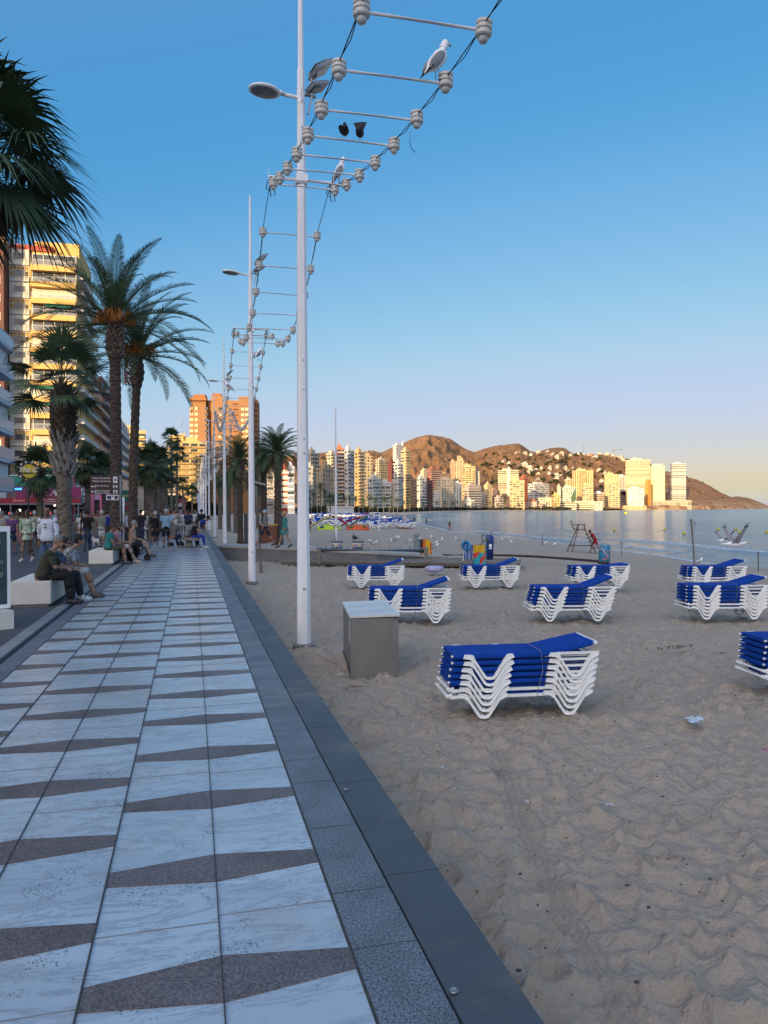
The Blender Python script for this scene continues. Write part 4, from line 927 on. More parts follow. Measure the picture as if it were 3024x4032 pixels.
# ================================================================ PALMS
m_fan = mat('fan_leaf_green', (.045,.080,.034), .65, var=.45, scale=1.5); m_date = mat('date_leaf_green', (.055,.095,.040), .65, var=.4, scale=1.5)
m_dry = mat('dry_leaf_brown', (.12,.085,.05), .9, var=.4, scale=2); m_orange = mat('date_fruit_orange', (.42,.16,.03), .8, var=.35, scale=5)
def trunk_mat(name, a, b_, sc, dist):
    m, nt, b = newmat(name); co = texco(nt,'Object',(1,1,sc)); v = N(nt,'ShaderNodeTexVoronoi'); v.inputs['Scale'].default_value = 5; nt.links.new(co, v.inputs['Vector'])
    n = noise(nt, co, 9, 6, .7); f = mth(nt,'MULTIPLY', v.outputs['Distance'], mth(nt,'ADD', n, .4))
    nt.links.new(mix(nt, ramp(nt, f, [(.1,0.),(.55,1.)]), a, b_), b.inputs['Base Color']); b.inputs['Roughness'].default_value = .95
    bump(nt, b, f, 1., dist); return m
m_trunk = trunk_mat('fibrous_palm_trunk', (.06,.048,.038), (.155,.125,.10), 1.6, .06); m_trunkd = trunk_mat('dark_date_trunk', (.035,.026,.020), (.11,.08,.06), 2.6, .08)
m_boot = mat('grey_leaf_boots', (.22,.20,.18), .9, var=.45, scale=4)
def fan_leaf(mb, M, lp, L, nb=24, spread=115, droop=.35, wscale=1.0):
    hub = M @ Vector((lp,0,0)); pts = [M @ Vector((lp*t,0,.10*lp*math.sin(t*2.2))) for t in (0,.5,1)]; hub = pts[-1]
    mb.tube(pts, [.018,.014,.010], 4, False)
    X = (M @ Vector((1,0,0))-M @ Vector((0,0,0))).normalized(); Yv = (M @ Vector((0,1,0))-M @ Vector((0,0,0))).normalized(); Z = X.cross(Yv)
    for i in range(nb):
        a = R(-spread+2*spread*i/(nb-1)) + random.uniform(-.03,.03); l = L*(.78+.22*math.cos(a*.8))*random.uniform(.9,1.06); d = X*math.cos(a)+Yv*math.sin(a); s = Yv*math.cos(a)-X*math.sin(a)
        w = l*.5*R(2*spread/nb)*.62*wscale; vs = []; fold = Z*(.10 if i%2 else -.02)*l*.2
        dr = droop*random.uniform(.6,1.5)
        for t,wf in ((0.02,.05),(.45,.95),(.72,.5),(1.0,.03)):
            c = hub+d*(l*t)+fold*t+Vector((0,0,-1))*l*dr*max(0,t-.35)**1.7*1.6
            vs += [c-s*w*wf, c+s*w*wf]
        mb.add(vs, [(0,1,3,2),(2,3,5,4),(4,5,7,6)])
def fan_crown(seed, nl=34, L=.95, lp=.9, nb=24, emin=-45, emax=80, droop=.35):
    random.seed(seed); mb = MB()
    for i in range(nl):
        t = i/(nl-1); az = i*2.39996+random.uniform(-.2,.2); el = R(emax+(emin-emax)*t**.85+random.uniform(-8,8))
        M = Matrix.Translation((0,0,-.25*t)) @ Matrix.Rotation(az,4,'Z') @ Matrix.Rotation(-el,4,'Y') @ Matrix.Rotation(random.uniform(-.5,.5),4,'X')
        fan_leaf(mb, M, lp*random.uniform(.8,1.15), L*random.uniform(.85,1.1), nb, 112, droop)
    return mb.mesh('crown')
def dead_skirt(seed, n=26, L=.9, r=.2):
    random.seed(seed); mb = MB()
    for i in range(n):
        az = random.random()*6.28; M = Matrix.Translation((0,0,-.35-random.random()*.3)) @ Matrix.Rotation(az,4,'Z') @ Matrix.Rotation(R(random.uniform(48,80)),4,'Y')
        fan_leaf(mb, M, random.uniform(.3,.6), L*random.uniform(.6,1), 9, 40, .1, .8)
    return mb.mesh('dead_fronds')
def date_frond(mb, az, el, L, nleaf=46, bend=1.1, ll=.42, w=.016, off=Vector((0,0,0)), vee=.55, stride=1):
    hd = Vector((math.cos(az),math.sin(az),0)); p = Vector(off); n = 14; a = el; pts = [p.copy()]; ds = []
    for i in range(n):
        d = hd*math.cos(a)+UP*math.sin(a); p = p+d*(L/n); pts.append(p.copy()); ds.append(d); a -= bend*(.35+1.3*i/n)/n
    ds.append(ds[-1]); mb.tube(pts, [.028*(1-i/(n+1))+.004 for i in range(n+1)], 4, False)
    side = hd.cross(UP).normalized()
    for k in range(nleaf):
        t = .12+.88*k/(nleaf-1); f = t*n; i = min(n-1,int(f)); fr = f-i; c = pts[i].lerp(pts[i+1], min(1,fr)); d = ds[i]; nrm = side.cross(d).normalized()
        if nrm.z < 0: nrm = -nrm
        l = ll*(math.sin(math.pi*min(1,t*.9+.12))**.6)*random.uniform(.85,1.1)
        for s in (-1,1):
            q = (side*s*.85 + d*.75 + nrm*vee*random.uniform(.3,1)).normalized(); u = d*w
            e = c+q*l; e.z -= l*.12; m_ = c+q*l*.5
            mb.add([c-u*.6,c+u*.6,m_+u,m_-u,e], [(0,1,2,3),(3,2,4)])
def date_crown(seed, nl=40, L=2.6, nleaf=44, ll=.42, w=.016, emin=-25, emax=82, bend=1.1, bias=None):
    random.seed(seed); mb = MB()
    for i in range(nl):
        t = i/(nl-1); az = i*2.39996+random.uniform(-.25,.25); el = R(emax+(emin-emax)*t**1.15+random.uniform(-6,6))
        date_frond(mb, az, el, L*random.uniform(.82,1.08)*(.85+.15*math.cos(el)), nleaf, bend*(random.uniform(.8,1.3)), ll, w)
    return mb.mesh('crown')
def trunk(T, h, r0, r1, mt, lean=(0,0), bulb=0, rings=True, n=14, seed=1):
    random.seed(seed); mb = MB(); m_ = int(h/.16)+2; pts = []; rs = []
    for i in range(m_):
        t = i/(m_-1); pts.append(Vector((lean[0]*t*t,lean[1]*t*t,h*t-.15))); r = r0*(1-t)+r1*t+ (r0*.5*max(0,1-t*h/.5) if t*h < .5 else 0)
        if bulb and t > 1-bulb: r *= 1+.75*math.sin(math.pi*min(1,(t-(1-bulb))/bulb))
        rs.append(r*(1+(.08 if i%2 else -.06))*random.uniform(.97,1.03))
    mb.tube(pts, rs, n); return mb.obj('trunk', mt, T, True)
def boots(T, z0, z1, r, n, L=.35, mt=None, seed=3, up=50, w=.07):
    random.seed(seed); mb = MB()
    for i in range(n):
        t = i/n; z = z0+(z1-z0)*t; az = i*2.39996; d = Vector((math.cos(az),math.sin(az),0)); s = d.cross(UP); e = R(up+random.uniform(-12,12)); q = d*math.cos(e)+UP*math.sin(e); c = d*r*.85+UP*z; l = L*random.uniform(.7,1.2)
        o_ = q.cross(s)*.02
        mb.add([c-s*w-o_,c+s*w-o_,c+q*l+s*w*.35,c+q*l-s*w*.35, c-s*w+o_*2,c+s*w+o_*2], [(0,1,2,3),(4,3,2,5),(0,3,4),(1,5,2)])
    return mb.obj('leaf_boots', mt or m_boot, T)
def put(T, p, rz=0): T.location = p; T.rotation_euler.z = rz; return T
def fan_palm(label, p, h, seed, L=.95, lp=.9, r=.2, nl=34, boot=True, crown=None, lean=(0,0), nb=24, emin=-45, mt=None, rz=0, droop=.35, skirt=True, cat='palm tree', group=None):
    T = thing('fan_palm', label, cat, p, rz, group); trunk(T, h, r*1.1, r*.85, mt or m_trunk, lean, seed=seed)
    c = link('crown', crown or fan_crown(seed, nl, L, lp, nb, emin, droop=droop), T, None if crown else m_fan, loc=(lean[0],lean[1],h))
    if skirt: link('dead_fronds', dead_skirt(seed, 22, L*.8), T, m_dry, loc=(lean[0],lean[1],h))
    if boot: boots(T, h-1.0, h-.1, r, 50, .32, mat('dark_leaf_boots',(.055,.04,.032),.95,var=.4,scale=5))
    return T
# big fan palm whose crown hangs into the upper left corner
pp = PX(-95, 11.5, 0)
T = fan_palm('big dark fan palm crown hanging into the top left corner', pp, 7.42, 11, L=1.10, lp=.85, r=.24, nl=42, nb=34, emin=-42, lean=(0,0), droop=.5)
# fan palm with grey booted trunk beside the seated trio
pp = P(255,2213,0); 
T = fan_palm('fan palm with thick scaly trunk standing right behind the seated trio', pp, 6.1, 5, L=1.0, lp=1.15, r=.235, nl=27, nb=30, emin=-32, lean=(-.05,0), droop=.22, skirt=False)
boots(T, 2.9, 4.2, .33, 60, .50, m_boot, 9, 66, .085); boots(T, 4.0, 5.8, .40, 190, .20, mat('dark_leaf_boots',(.055,.04,.032),.95,var=.4,scale=5), 8, 40, .05)
MB().tube([(-.02,0,3.2),(-.03,0,4.2),(-.03,0,4.9),(-.04,0,5.5),(-.05,0,6.0)],[.24,.34,.42,.40,.22],14).obj('fibre_bulge', m_trunkd, T, True)
# the two tall date palms
def date_palm(label, p, h, seed, L=2.7, r=.2, nl=42, nleaf=44, ll=.42, w=.016, lean=(0,0), fruit=True, crown=None, rz=0, bulb=.16, emin=-25, mt=None, group=None, bend=1.1):
    T = thing('date_palm', label, 'palm tree', p, rz, group); trunk(T, h, r, r*.8, mt or m_trunkd, lean, bulb, seed=seed)
    c = link('crown', crown or date_crown(seed, nl, L, nleaf, ll, w, emin, bend=bend), T, None if crown else m_date, loc=(lean[0],lean[1],h-.1))
    boots(T, h-1.4, h-.05, r*1.42, 110, .15, mat('date_boots',(.24,.15,.12),.9,var=.5,scale=6), seed, 50, .06) if not crown else None
    if fruit:
        random.seed(seed+4); mb = MB()
        for i in range(30):
            az = random.random()*6.28; d = Vector((math.cos(az),math.sin(az),0))*random.uniform(.7,1.25); pts = [d*.15+UP*.0, d*.45+UP*.40, d*.62+UP*.42]
            mb.tube([Vector(q) for q in pts], .012, 4, False)
            for j in range(16):
                a = Vector((random.gauss(0,1),random.gauss(0,1),random.gauss(-.6,1))).normalized(); mb.tube([pts[-1], pts[-1]+a*.20+d*.08, pts[-1]+a*.25+d*.12-UP*.20], .010, 3, False)
        mb.obj('fruit_stalks', m_orange, T, loc=(lean[0],lean[1],h-.15))
    return T
date_palm('taller left date palm of the pair, orange fruit stalks under its crown', PX(458,30,0), 9.3, 21, L=4.5, r=.25, nl=38, nleaf=80, ll=.52, w=.017, emin=-20, lean=(-.02,0), bend=1.0)
date_palm('right date palm of the pair with crown leaning toward the sea', PX(522,33,0), 8.65, 33, L=4.1, r=.21, nl=33, nleaf=70, ll=.46, w=.018, emin=-20, lean=(.28,0), rz=.3, bend=1.15)
# street palms further on: shared crowns
fc = [fan_crown(s, 30, .85, .75, 18, -50) for s in (101,102)]; [c.materials.append(m_fan) for c in fc]
dc = [date_crown(s, 34, 2.2, 30, .38, .02, -35) for s in (201,202)]; [c.materials.append(m_date) for c in dc]
for i,(x,D,h,r,l) in enumerate([(158,38,3.9,.17,'small fan palm just right of the round yellow and black sign'),(345,45,4.6,.16,'fan palm behind the thick scaly trunk, above the ice cream signs'),
   (410,52,4.4,.15,'thin fan palm between the direction sign and the pink building'),(598,42,4.5,.20,'full crowned fan palm right of the date palm pair'),(578,52,4.8,.20,'fan palm with pale trunk close behind the right date palm'),(640,60,5.2,.2,'fan palm with short trunk beyond the litter bin'),
   (625,72,5.8,.17,'fan palm in the middle of the street row'),(655,85,5.2,.17,'fan palm further along the street row left of the tall slender pair')]):
    T = fan_palm(l, PX(x,D,0), h, 40+i, r=r, crown=fc[i%2], boot=i < 5, skirt=i < 6, rz=i*1.3, mt=m_trunk)
for i,(x,D,h,l) in enumerate([(676,95,11.0,'tall slender palm with ragged crown against the yellow block, left of two'),(697,98,9.3,'tall slender palm with ragged crown against the yellow block, right of two'),(720,130,6.2,'small dark fan palm in front of the yellow block'),(757,150,5.6,'farthest dark fan palm at the foot of the yellow block'),(590,120,9,'slender palm half hidden behind the full crowned one')]):
    T = fan_palm(l, PX(x,D,0), h, 60+i, r=.16, crown=fc[i%2], boot=False, skirt=False, rz=i, mt=m_trunk)
random.seed(5)
for i in range(12):
    x = 600+i*12+random.uniform(-4,4); D = 105+i*11
    T = fan_palm(f'{ORD[i]} low fan palm from the left in the far dark street clump', PX(x,D,0), random.uniform(3.4,4.8), 80+i, r=.2, crown=fc[i%2], boot=False, skirt=False, rz=i*.9)
# palms on the sand behind the access path
date_palm('large date palm on the sand, left of the nearest pole', PX(1094,49,-.62), 6.2, 51, L=2.5, r=.26, nl=52, nleaf=44, ll=.40, w=.02, fruit=False, emin=-40, mt=m_trunkd, bend=1.3)
date_palm('date palm on the sand, half hidden behind the largest one', PX(1040,54,-.62), 6.0, 52, L=2.3, r=.24, fruit=False, crown=dc[0], mt=m_trunkd)
date_palm('slim date palm on the sand between the second and third poles', PX(946,53,-.62), 6.0, 53, L=2.6, r=.20, nl=44, nleaf=40, ll=.38, w=.02, fruit=False, emin=-35, mt=m_trunkd)
for i,(x,D,h,l) in enumerate([(928,76,6.0,'thick trunked palm on the sand behind the slim date palm'),(900,82,5.6,'palm on the sand just right of the third pole'),(866,92,5.2,'farthest palm on the sand, left of the third pole'),(985,84,5.4,'palm on the sand behind the second white pole'),(1015,95,5.0,'small palm on the sand behind the brown hut')]):
    date_palm(l, PX(x,D,-.7), h, 70+i, r=.24, fruit=False, crown=dc[i%2], mt=m_trunk, rz=i)
# seafront palms far round the bay and the thin white masts among them
mfar = MB()
random.seed(9); fcm = fan_crown(300, 16, 1.0, .8, 8, -40); fcm.materials.append(m_fan); dcm = date_crown(301, 18, 2.4, 12, .5, .06, -30); dcm.materials.append(m_date)
trk = MB().tube([(0,0,-.5),(0,0,1)],[.28,.22],6).mesh('trunk'); trk.materials.append(m_trunkd); msk = MB().tube([(0,0,-1),(0,0,11)],[.10,.04],6).mesh('mast'); msk.materials.append(mat('dull_white_mast',(.42,.43,.44),.6))
base = None; bm_tree = None
row = [(1185,250),(1205,300),(1235,320),(1262,250),(1280,330),(1300,280),(1318,340),(1345,360),(1375,390),(1400,400),(1430,420),(1455,450),(1480,430),(1510,480),(1540,520),(1565,560),(1590,600),(1612,620),(1640,680),(1665,700),(1690,730),(1720,780),(1750,800),(1783,840),(1800,850),(1830,860),(1862,870),(1900,900),(1930,905),(1960,915),(1990,925),(2040,940),(2120,960),(2155,970),(2185,975)]
for i,(x,D) in enumerate(row):
    h = random.uniform(6,9.5); p = PX(x,D,-.6)
    T = thing('seafront_palm', f'{ORD[i%25]} small seafront palm rightwards, {"counting from the nearest pole" if i<25 else "counting again from the bay centre"}', 'palm tree', p, i, 'palms along the far seafront')
    t_ = link('trunk', trk, T); t_.scale = (1,1,h); c = link('crown', (dcm,fcm)[i%2] if i%3 else dcm, T, loc=(0,0,h)); c.scale = (1.5,)*3
for i in range(30):
    x = 1190+i*20+random.uniform(-5,5); D = np.interp(x,[1190,1400,1560,1700,1830,2200],[230,380,520,730,850,960])
    T = thing('lamp_mast', f'{ORD[i%25]} thin white mast in the far seafront row{"" if i<25 else ", rightmost group"}', 'lamp mast', PX(x,D,-.6), 0, 'thin white masts along the far seafront'); o = link('mast', msk, T); o.scale = (1,1,random.uniform(.8,1.1))
pts = []
for x in range(1190,2250,4):
    D = np.interp(x,[1190,1400,1560,1700,1830,2200],[300,420,560,760,870,985])+8; q = PX(x,float(D),-.3); pts.append(tuple(q))
clump('seafront_shrubs','dark low shrubbery and parasols massed along the foot of the far blocks', pts, 1.6, 3.6, 22, .8, 1.0, kind='stuff', cat='shrubs')
pts = [tuple(PX(x+random.uniform(-2,2),300+random.uniform(-40,40),0)) for x in range(560,860,4)]
clump('street_greenery','dark massed greenery at the far end of the promenade', pts, 2.0, 4.2, 40, 1.0, .8, kind='stuff', cat='greenery')
# ================================================================ BEACH THINGS
m_wp = mat('white_plastic', (.84,.84,.82), .45, var=.06, scale=6); m_blue = mat('blue_sling_fabric', (.005,.048,.29), .85, var=.12, scale=5, bmp=.2, bscale=160, spec=.12)
m_steel = mat('brushed_steel', (.36,.36,.36), .32, .85, var=.08, scale=3, stretch=(1,1,12)); m_dark = mat('dark_rubber', (.015,.015,.017), .7)
def xz_prism(mb, poly, y, th):
    Mx = Matrix(((1,0,0),(0,0,-1),(0,1,0)))      # (x,z) polygon -> xz plane
    mb.prism(poly, -th/2, th/2, M=Mx, c=(0,y,0))
Vout = [(0,.243),(.075,.235),(.125,.20),(.245,.012),(.285,0),(.335,0),(.368,.012),(.492,.20),(.56,.232),(.59,.25),(.578,.283),(.515,.284),(.490,.258),(.352,.036),(.312,.025),(.268,.036),(.138,.230),(.12,.283),(.02,.283)]
def leg_me(kind):
    mb = MB(); poly = Vout
    n = len(poly); lower = poly[:10]; upper = poly[10:][::-1]
    Mx = Matrix(((1,0,0),(0,0,-1),(0,1,0)))
    # strip between lower and upper edge, extruded
    def strip_(L, U, y0, y1):
        m_ = 24
        def res(Q):
            d = [0]; 
            for a,b_ in zip(Q,Q[1:]): d.append(d[-1]+math.hypot(b_[0]-a[0],b_[1]-a[1]))
            o = []
            for i in range(m_+1):
                s = d[-1]*i/m_; j = max(k for k in range(len(d)) if d[k] <= s+1e-9); j = min(j,len(Q)-2); f = (s-d[j])/(d[j+1]-d[j]); o.append((Q[j][0]+(Q[j+1][0]-Q[j][0])*f, Q[j][1]+(Q[j+1][1]-Q[j][1])*f))
            return o
        A, B = res(L), res(U); vs = []; fs = []
        for a,b_ in zip(A,B): vs += [(a[0],y0,a[1]),(b_[0],y0,b_[1]),(b_[0],y1,b_[1]),(a[0],y1,a[1])]
        for i in range(m_):
            for k in range(4): fs.append((i*4+k,i*4+(k+1)%4,i*4+4+(k+1)%4,i*4+4+k))
        fs += [(3,2,1,0),(m_*4,m_*4+1,m_*4+2,m_*4+3)]; mb.add(vs, fs)
    strip_(lower, upper, -.022, .022)
    strip_([(x,z) for x,z in lower], [(x,z+.009) for x,z in lower], -.030, .030)
    if kind: mb.b2((.10,-.02,.262),(.54,.02,.287))
    me = mb.mesh('leg'); fixn(me); me.materials.append(m_wp); return me
legA, legB = leg_me(0), leg_me(1)
def frame_me(w=.335):
    mb = MB(); fl = w > .3
    for s in (-1,1): mb.b2((.02 if fl else .2,s*w-.014,.225),(1.66,s*w+.014,.258)); mb.tube([(-.03 if fl else -.025,s*.31,.262),(.05,s*.31,.262)],.022 if fl else .018,8); mb.tube([(1.63,s*.31,.262),(1.71,s*.31,.262)],.02,8)
    fl and mb.tube([(0,-.33,.25),(0,.33,.25)],.018,8); mb.tube([(1.66,-.33,.25),(1.66,.33,.25)],.018,8)
    for x in (.4,1.4): mb.tube([(x,-.34,.03),(x,.34,.03)],.012,6)
    me = mb.mesh('frame'); me.materials.append(m_wp); return me
frm_, frmN = frame_me(), frame_me(.285)
def pad_me(x0, x1, w, nm):
    prof = [(-w,-.012),(-w-.008,.01),(-w,.034),(-w+.03,.040),(0,.036),(w-.03,.040),(w,.034),(w+.008,.01),(w,-.012)]
    vs = []; fs = []; n = len(prof); xs = np.linspace(x0,x1,7)
    for x in xs: vs += [(x,y,z) for y,z in prof]
    for i in range(6):
        for k in range(n): fs.append((i*n+k,i*n+(k+1)%n,i*n+n+(k+1)%n,i*n+n+k))
    fs += [tuple(range(n)), tuple(range(6*n+n-1,6*n-1,-1))]
    me = MB().add(vs, fs).mesh(nm); fixn(me); me.materials.append(m_blue); return me
seatW, seatN = pad_me(0,1.04,.345,'seat'), pad_me(.14,1.04,.29,'seat'); backW = pad_me(0,.62,.335,'backrest'); hb = MB().b2((.60,-.34,-.004),(.66,.34,.026)).mesh('headrest_bar'); hb.materials.append(m_wp)
def lounger(p, rz, z, tilt, label, group, white=False, dx=0):
    T = thing('sun_lounger', label, 'sun lounger', p+Vector((0,0,z)), rz, group)
    o = Vector((dx,0,0)); T.scale = (1,.9,1)
    link('frame', frm_ if white else frmN, T, loc=o); link('seat', seatN if white else seatW, T, loc=o+Vector((0,0,.246)))
    b = link('backrest', backW, T, loc=o+Vector((1.04,0,.246)), rot=(0,-tilt,0)); link('headrest_bar', hb, b)
    for s in (-1,1): link('leg', legA, T, loc=o+Vector((.10,s*.352,0)), rot=(0,0,0)); link('leg', legB, T, loc=o+Vector((1.10,s*.352,0)))
    return T
ordl = ['bottom','second from the bottom','third from the bottom','fourth from the bottom','fifth from the bottom','sixth from the bottom']
def lstack(px, py, rz, n, ang, where, nwhite=2, lean=.011, side='L'):
    random.seed(int(px)); g = P(px,py,SAND); c = Vector((math.cos(rz),math.sin(rz),0)); nrm = Vector((-c.y,c.x,0))
    o = g - c*(.40 if side == 'L' else 1.40) + nrm*.317
    for k in range(n):
        top = k == n-1
        lab = ('top' if top else ordl[k])+' blue lounger '+('with raised backrest ' if top else '')+'in '+where
        lounger(o+c*(lean*(k-n+1)+random.uniform(-.006,.006))+nrm*random.uniform(-.006,.006), rz+random.uniform(-.008,.008), -.02+k*.0725, ang if top else random.uniform(0,.01), lab, 'stacked sun loungers', white=k < nwhite)
    # cord tied round the stack
    h0, h1 = .02, (n-1)*.0725+.30; x = .98
    pts = [Vector((x,-.40,h1-.02)),Vector((x+.01,-.415,h1*.7)),Vector((x-.05,-.41,h1*.4)),Vector((x-.045,-.38,.15)),Vector((x-.03,0,.13)),Vector((x-.02,.40,.2)),Vector((x,.41,h1*.6)),Vector((x,.38,h1)),Vector((x,0,h1+.0)),Vector((x,-.36,h1)),Vector((x,-.40,h1-.02))]
    cd = MB().tube(pts, .004, 5).obj('tie_cord', mat('grey_cord',(.20,.20,.19),.7), None, loc=o, rot=(0,0,rz)); setp(cd, 'thin cord tied round '+where, 'cord')
    return o
lstack(1928,2820,R(-7),7,R(11),'the nearest lounger stack', lean=.012)
lstack(3150,2738,R(-9),7,R(10),'the stack cut by the right edge', lean=.01)
lstack(1724,2449,R(-13),7,R(19),'the stack half behind the steel cabinet', side='R', lean=.008)
lstack(2185,2443,R(-14),7,R(21),'the middle stack of the second row', lean=.02)
lstack(2785,2435,R(-14),7,R(17),'the right stack of the second row', lean=.004)
lstack(1424,2311,R(-13),6,R(19),'the leftmost back row stack', lean=.003)
lstack(1880,2311,R(-12),6,R(20),'the back row stack below the towels', lean=.012)
lstack(2309,2314,R(-13),6,R(6),'the back row stack below the painted bin', lean=.012)
lstack(2768,2316,R(-13),6,R(18),'the rightmost back row stack', lean=.014)
# stainless cabinet
a = P(1381,2658,SAND); b_ = P(1570,2652,SAND); c0 = P(1322,2570,SAND); u = (b_-a).normalized(); v = Vector((-u.y,u.x,0)); Wc = (b_-a).length; Lc = 1.62
vd = (c0-a); 
T = thing('steel_cabinet','large stainless steel cabinet with a pale lid, dug into the sand beside the kerb','cabinet',a,math.atan2(u.y,u.x))
m_cab, nt, bb = newmat('stained_stainless'); co = texco(nt); mp = N(nt,'ShaderNodeMapping'); mp.inputs['Scale'].default_value=(5,5,.8); nt.links.new(co,mp.inputs[0]); n = noise(nt, mp.outputs[0], 2, 6, .7); n2 = noise(nt, co, 40, 3)
nt.links.new(mix(nt, n, (.20,.195,.185), (.34,.33,.315)), bb.inputs['Base Color']); bb.inputs['Metallic'].default_value=.75; nt.links.new(mix(nt,n,(.38,.38,.38),(.55,.55,.55)), bb.inputs['Roughness']); bump(nt,bb,n2,.08,.002)
lx = vd.dot(u)*1.0
sk = lambda x,y,z: (x + lx*(y/Lc)*0, y, z)
mb = MB(); mb.b2((0,0,-.12),(Wc,Lc,.795)); mb.obj('body', m_cab, T)
mb = MB(); mb.b2((.06,.05,-.14),(Wc-.04,.09,-.0)); mb.b2((-.008,.0,.02),(-.001,Lc,.05)); mb.obj('plinth', m_dark, T)
lidm = mat('lid_steel', (.62,.61,.58), .42, .25, var=.15, scale=3)
mb = MB(); z0 = .805
mb.add([(-.015,-.02,z0),(Wc+.02,-.02,z0+.012),(Wc+.02,Lc+.02,z0+.012),(-.015,Lc+.02,z0),(-.015,-.02,z0+.03),(Wc+.02,-.02,z0+.045),(Wc+.02,Lc+.02,z0+.045),(-.015,Lc+.02,z0+.03)], [(0,3,2,1),(4,5,6,7),(0,1,5,4),(1,2,6,5),(2,3,7,6),(3,0,4,7)]); mb.obj('lid', lidm, T)
MB().b2((-.006,.10,.42),(-.0,.28,.74)).obj('notice', mat('paper_notice',(.40,.40,.38),.7,var=.25,scale=30), T)
MB().tube([(Wc-.09,-.012,.765),(Wc-.02,-.012,.79)],.006,6).obj('latch', m_dark, T)
# steel foot shower beam on the boardwalk
q0 = P(1257,2217,-.53); q1 = P(1678,2217,-.53); u = (q1-q0).normalized(); Lw = (q1-q0).length
T = thing('foot_shower','long horizontal stainless steel tube on two legs, standing on the boardwalk','foot shower',q0,math.atan2(u.y,u.x))
MB().tube([(-.1,0,.56),(Lw+.1,0,.53)],.095,20).obj('tube', m_steel, T, True)
for x in (0,Lw): MB().b2((x-.085,-.10,-.02),(x+.085,.10,.66)).obj('leg', mat('leg_steel',(.22,.21,.19),.4,.7), T)
for i in range(10): MB().tube([(.3+i*(Lw-.5)/9,0,.62),(.3+i*(Lw-.5)/9,0,.665)],.022,8).tube([(.3+i*(Lw-.5)/9-.03,0,.665),(.3+i*(Lw-.5)/9+.03,0,.668)],.012,6).obj('nozzle', m_dk, T)
# grey tapered bins with coloured stickers
m_gb = mat('grey_bin_plastic',(.20,.22,.24),.6,var=.08,scale=3); stc = [mat('red_sticker',(.45,.03,.03),.5),mat('blue_sticker',(.03,.12,.42),.5),mat('yellow_sticker',(.60,.42,.04),.5)]
for i,(x,lab) in enumerate([(1327,'tapered grey bin with red and blue stickers at the foot of the tall mast'),(1409,'tapered grey bin with yellow stickers right of the mast, a bird on its rim')]):
    T = thing('litter_bin', lab, 'litter bin', P(x,2203,-.55), 0, 'grey tapered bins')
    MB().lathe([(.0,0),(.20,0),(.255,.80),(.275,.80),(.275,.86),(.25,.86),(.19,.05),(0,.05)], n=24).obj('bucket', m_gb, T, True)
    MB().lathe([(.248,.56),(.262,.76),(.259,.76)], n=24).obj('label_band', mat('white_band',(.50,.52,.54),.6), T, True)
    for k in range(7):
        a_ = R(-90-75+k*25+i*8)+0; r = .263; m_ = stc[(k+i*2)%3]; ct = Vector((math.cos(a_)*r*.985,math.sin(a_)*r*.985,.665)); MB().box((0,0,0),(.012,.06,.10)).obj('sticker', m_, T, loc=ct, rot=(0,0,a_))
        txt('3' if (k+i)%2 else '1', .06, m_wp, T, ct+Vector((math.cos(a_),math.sin(a_),0))*.008, (R(90),0,a_+R(90)), 'numeral', .001) if abs(k-3) < 3 else None
# tall beach lamp mast
p = PX(1323,40,-.62); T = thing('beach_mast','tall thin white mast rising behind the left grey bin','mast',p)
MB().tube([(0,0,-.2),(0,0,1.2),(0,0,7.8)],[.085,.075,.035],10).obj('pole', m_pole, T); MB().tube([(-.02,0,0),(-.1,0,.0),(-.08,0,1.0),(0,0,1.5)],[.05,.04,.03,.02],6).box((0,0,1.5),(.2,.2,.06)).obj('bracket', m_alu, T)
# boards, towels and beach chairs beside the boardwalk
m_tow = mat('orange_towel',(.62,.13,.015),.9,var=.12,scale=4); m_toy = mat('yellow_towel',(.65,.42,.02),.9,var=.1,scale=4)
def cloth(mb, w, h, folds=5, amp=.03, top=0.0, seed=0):
    random.seed(seed); n = 18; vs = []; fs = []
    for j in range(7):
        for i in range(n+1):
            x = w*(i/n-.5)*(1+.06*j/6); t = j/6; vs.append((x, amp*(.3+t)*math.sin(i/n*math.pi*folds+seed)-.02, h*(1-t)-.01*math.sin(i*.9)*t))
    for j in range(6):
        for i in range(n): a_ = j*(n+1)+i; fs.append((a_,a_+1,a_+n+2,a_+n+1))
    return mb.add(vs, fs)
p = P(1674,2197,-.56); T = thing('towel_stand','rack draped with orange and yellow towels at the right end of the steel tube','towel rack',p,-.1)
MB().tube([(-.22,.06,0),(-.22,.06,.86),(.22,.06,.86),(.22,.06,0)],.015,6).obj('rack', m_dark, T)
for k,(x,m_) in enumerate([(-.16,m_dark),(-.03,m_tow),(.12,m_toy)]): cloth(MB(), .2 if k else .14, .84 if k != 2 else .70, 3, .03, seed=k).obj('towel', m_, T, True, loc=(x,0,.04 if k != 2 else .16))
cloth(MB(), .16, .72, 3, .03, seed=7).obj('towel', m_tow, T, True, loc=(.22,.02,.02))
p = P(1642,2192,-.56); T = thing('info_post','narrow grey printed info post behind the steel tube','info post',p)
MB().b2((-.12,-.03,0),(.12,.03,1.10)).obj('panel', mat('faded_print',(.22,.25,.28),.6,var=.7,scale=14), T); MB().b2((-.14,-.02,0),(-.12,.05,1.1)).b2((.12,-.02,0),(.14,.05,1.1)).obj('edge', m_alu, T)
p = P(1906,2224,-.56); T = thing('info_post','narrow grey printed info post right of the colourful towel','info post',p)
MB().b2((-.08,-.03,0),(.08,.03,1.28)).obj('panel', mat('faded_print',(.22,.25,.28),.6,var=.7,scale=14), T); MB().b2((-.095,-.02,0),(-.08,.05,1.3)).b2((.08,-.02,0),(.095,.05,1.3)).obj('edge', m_alu, T)
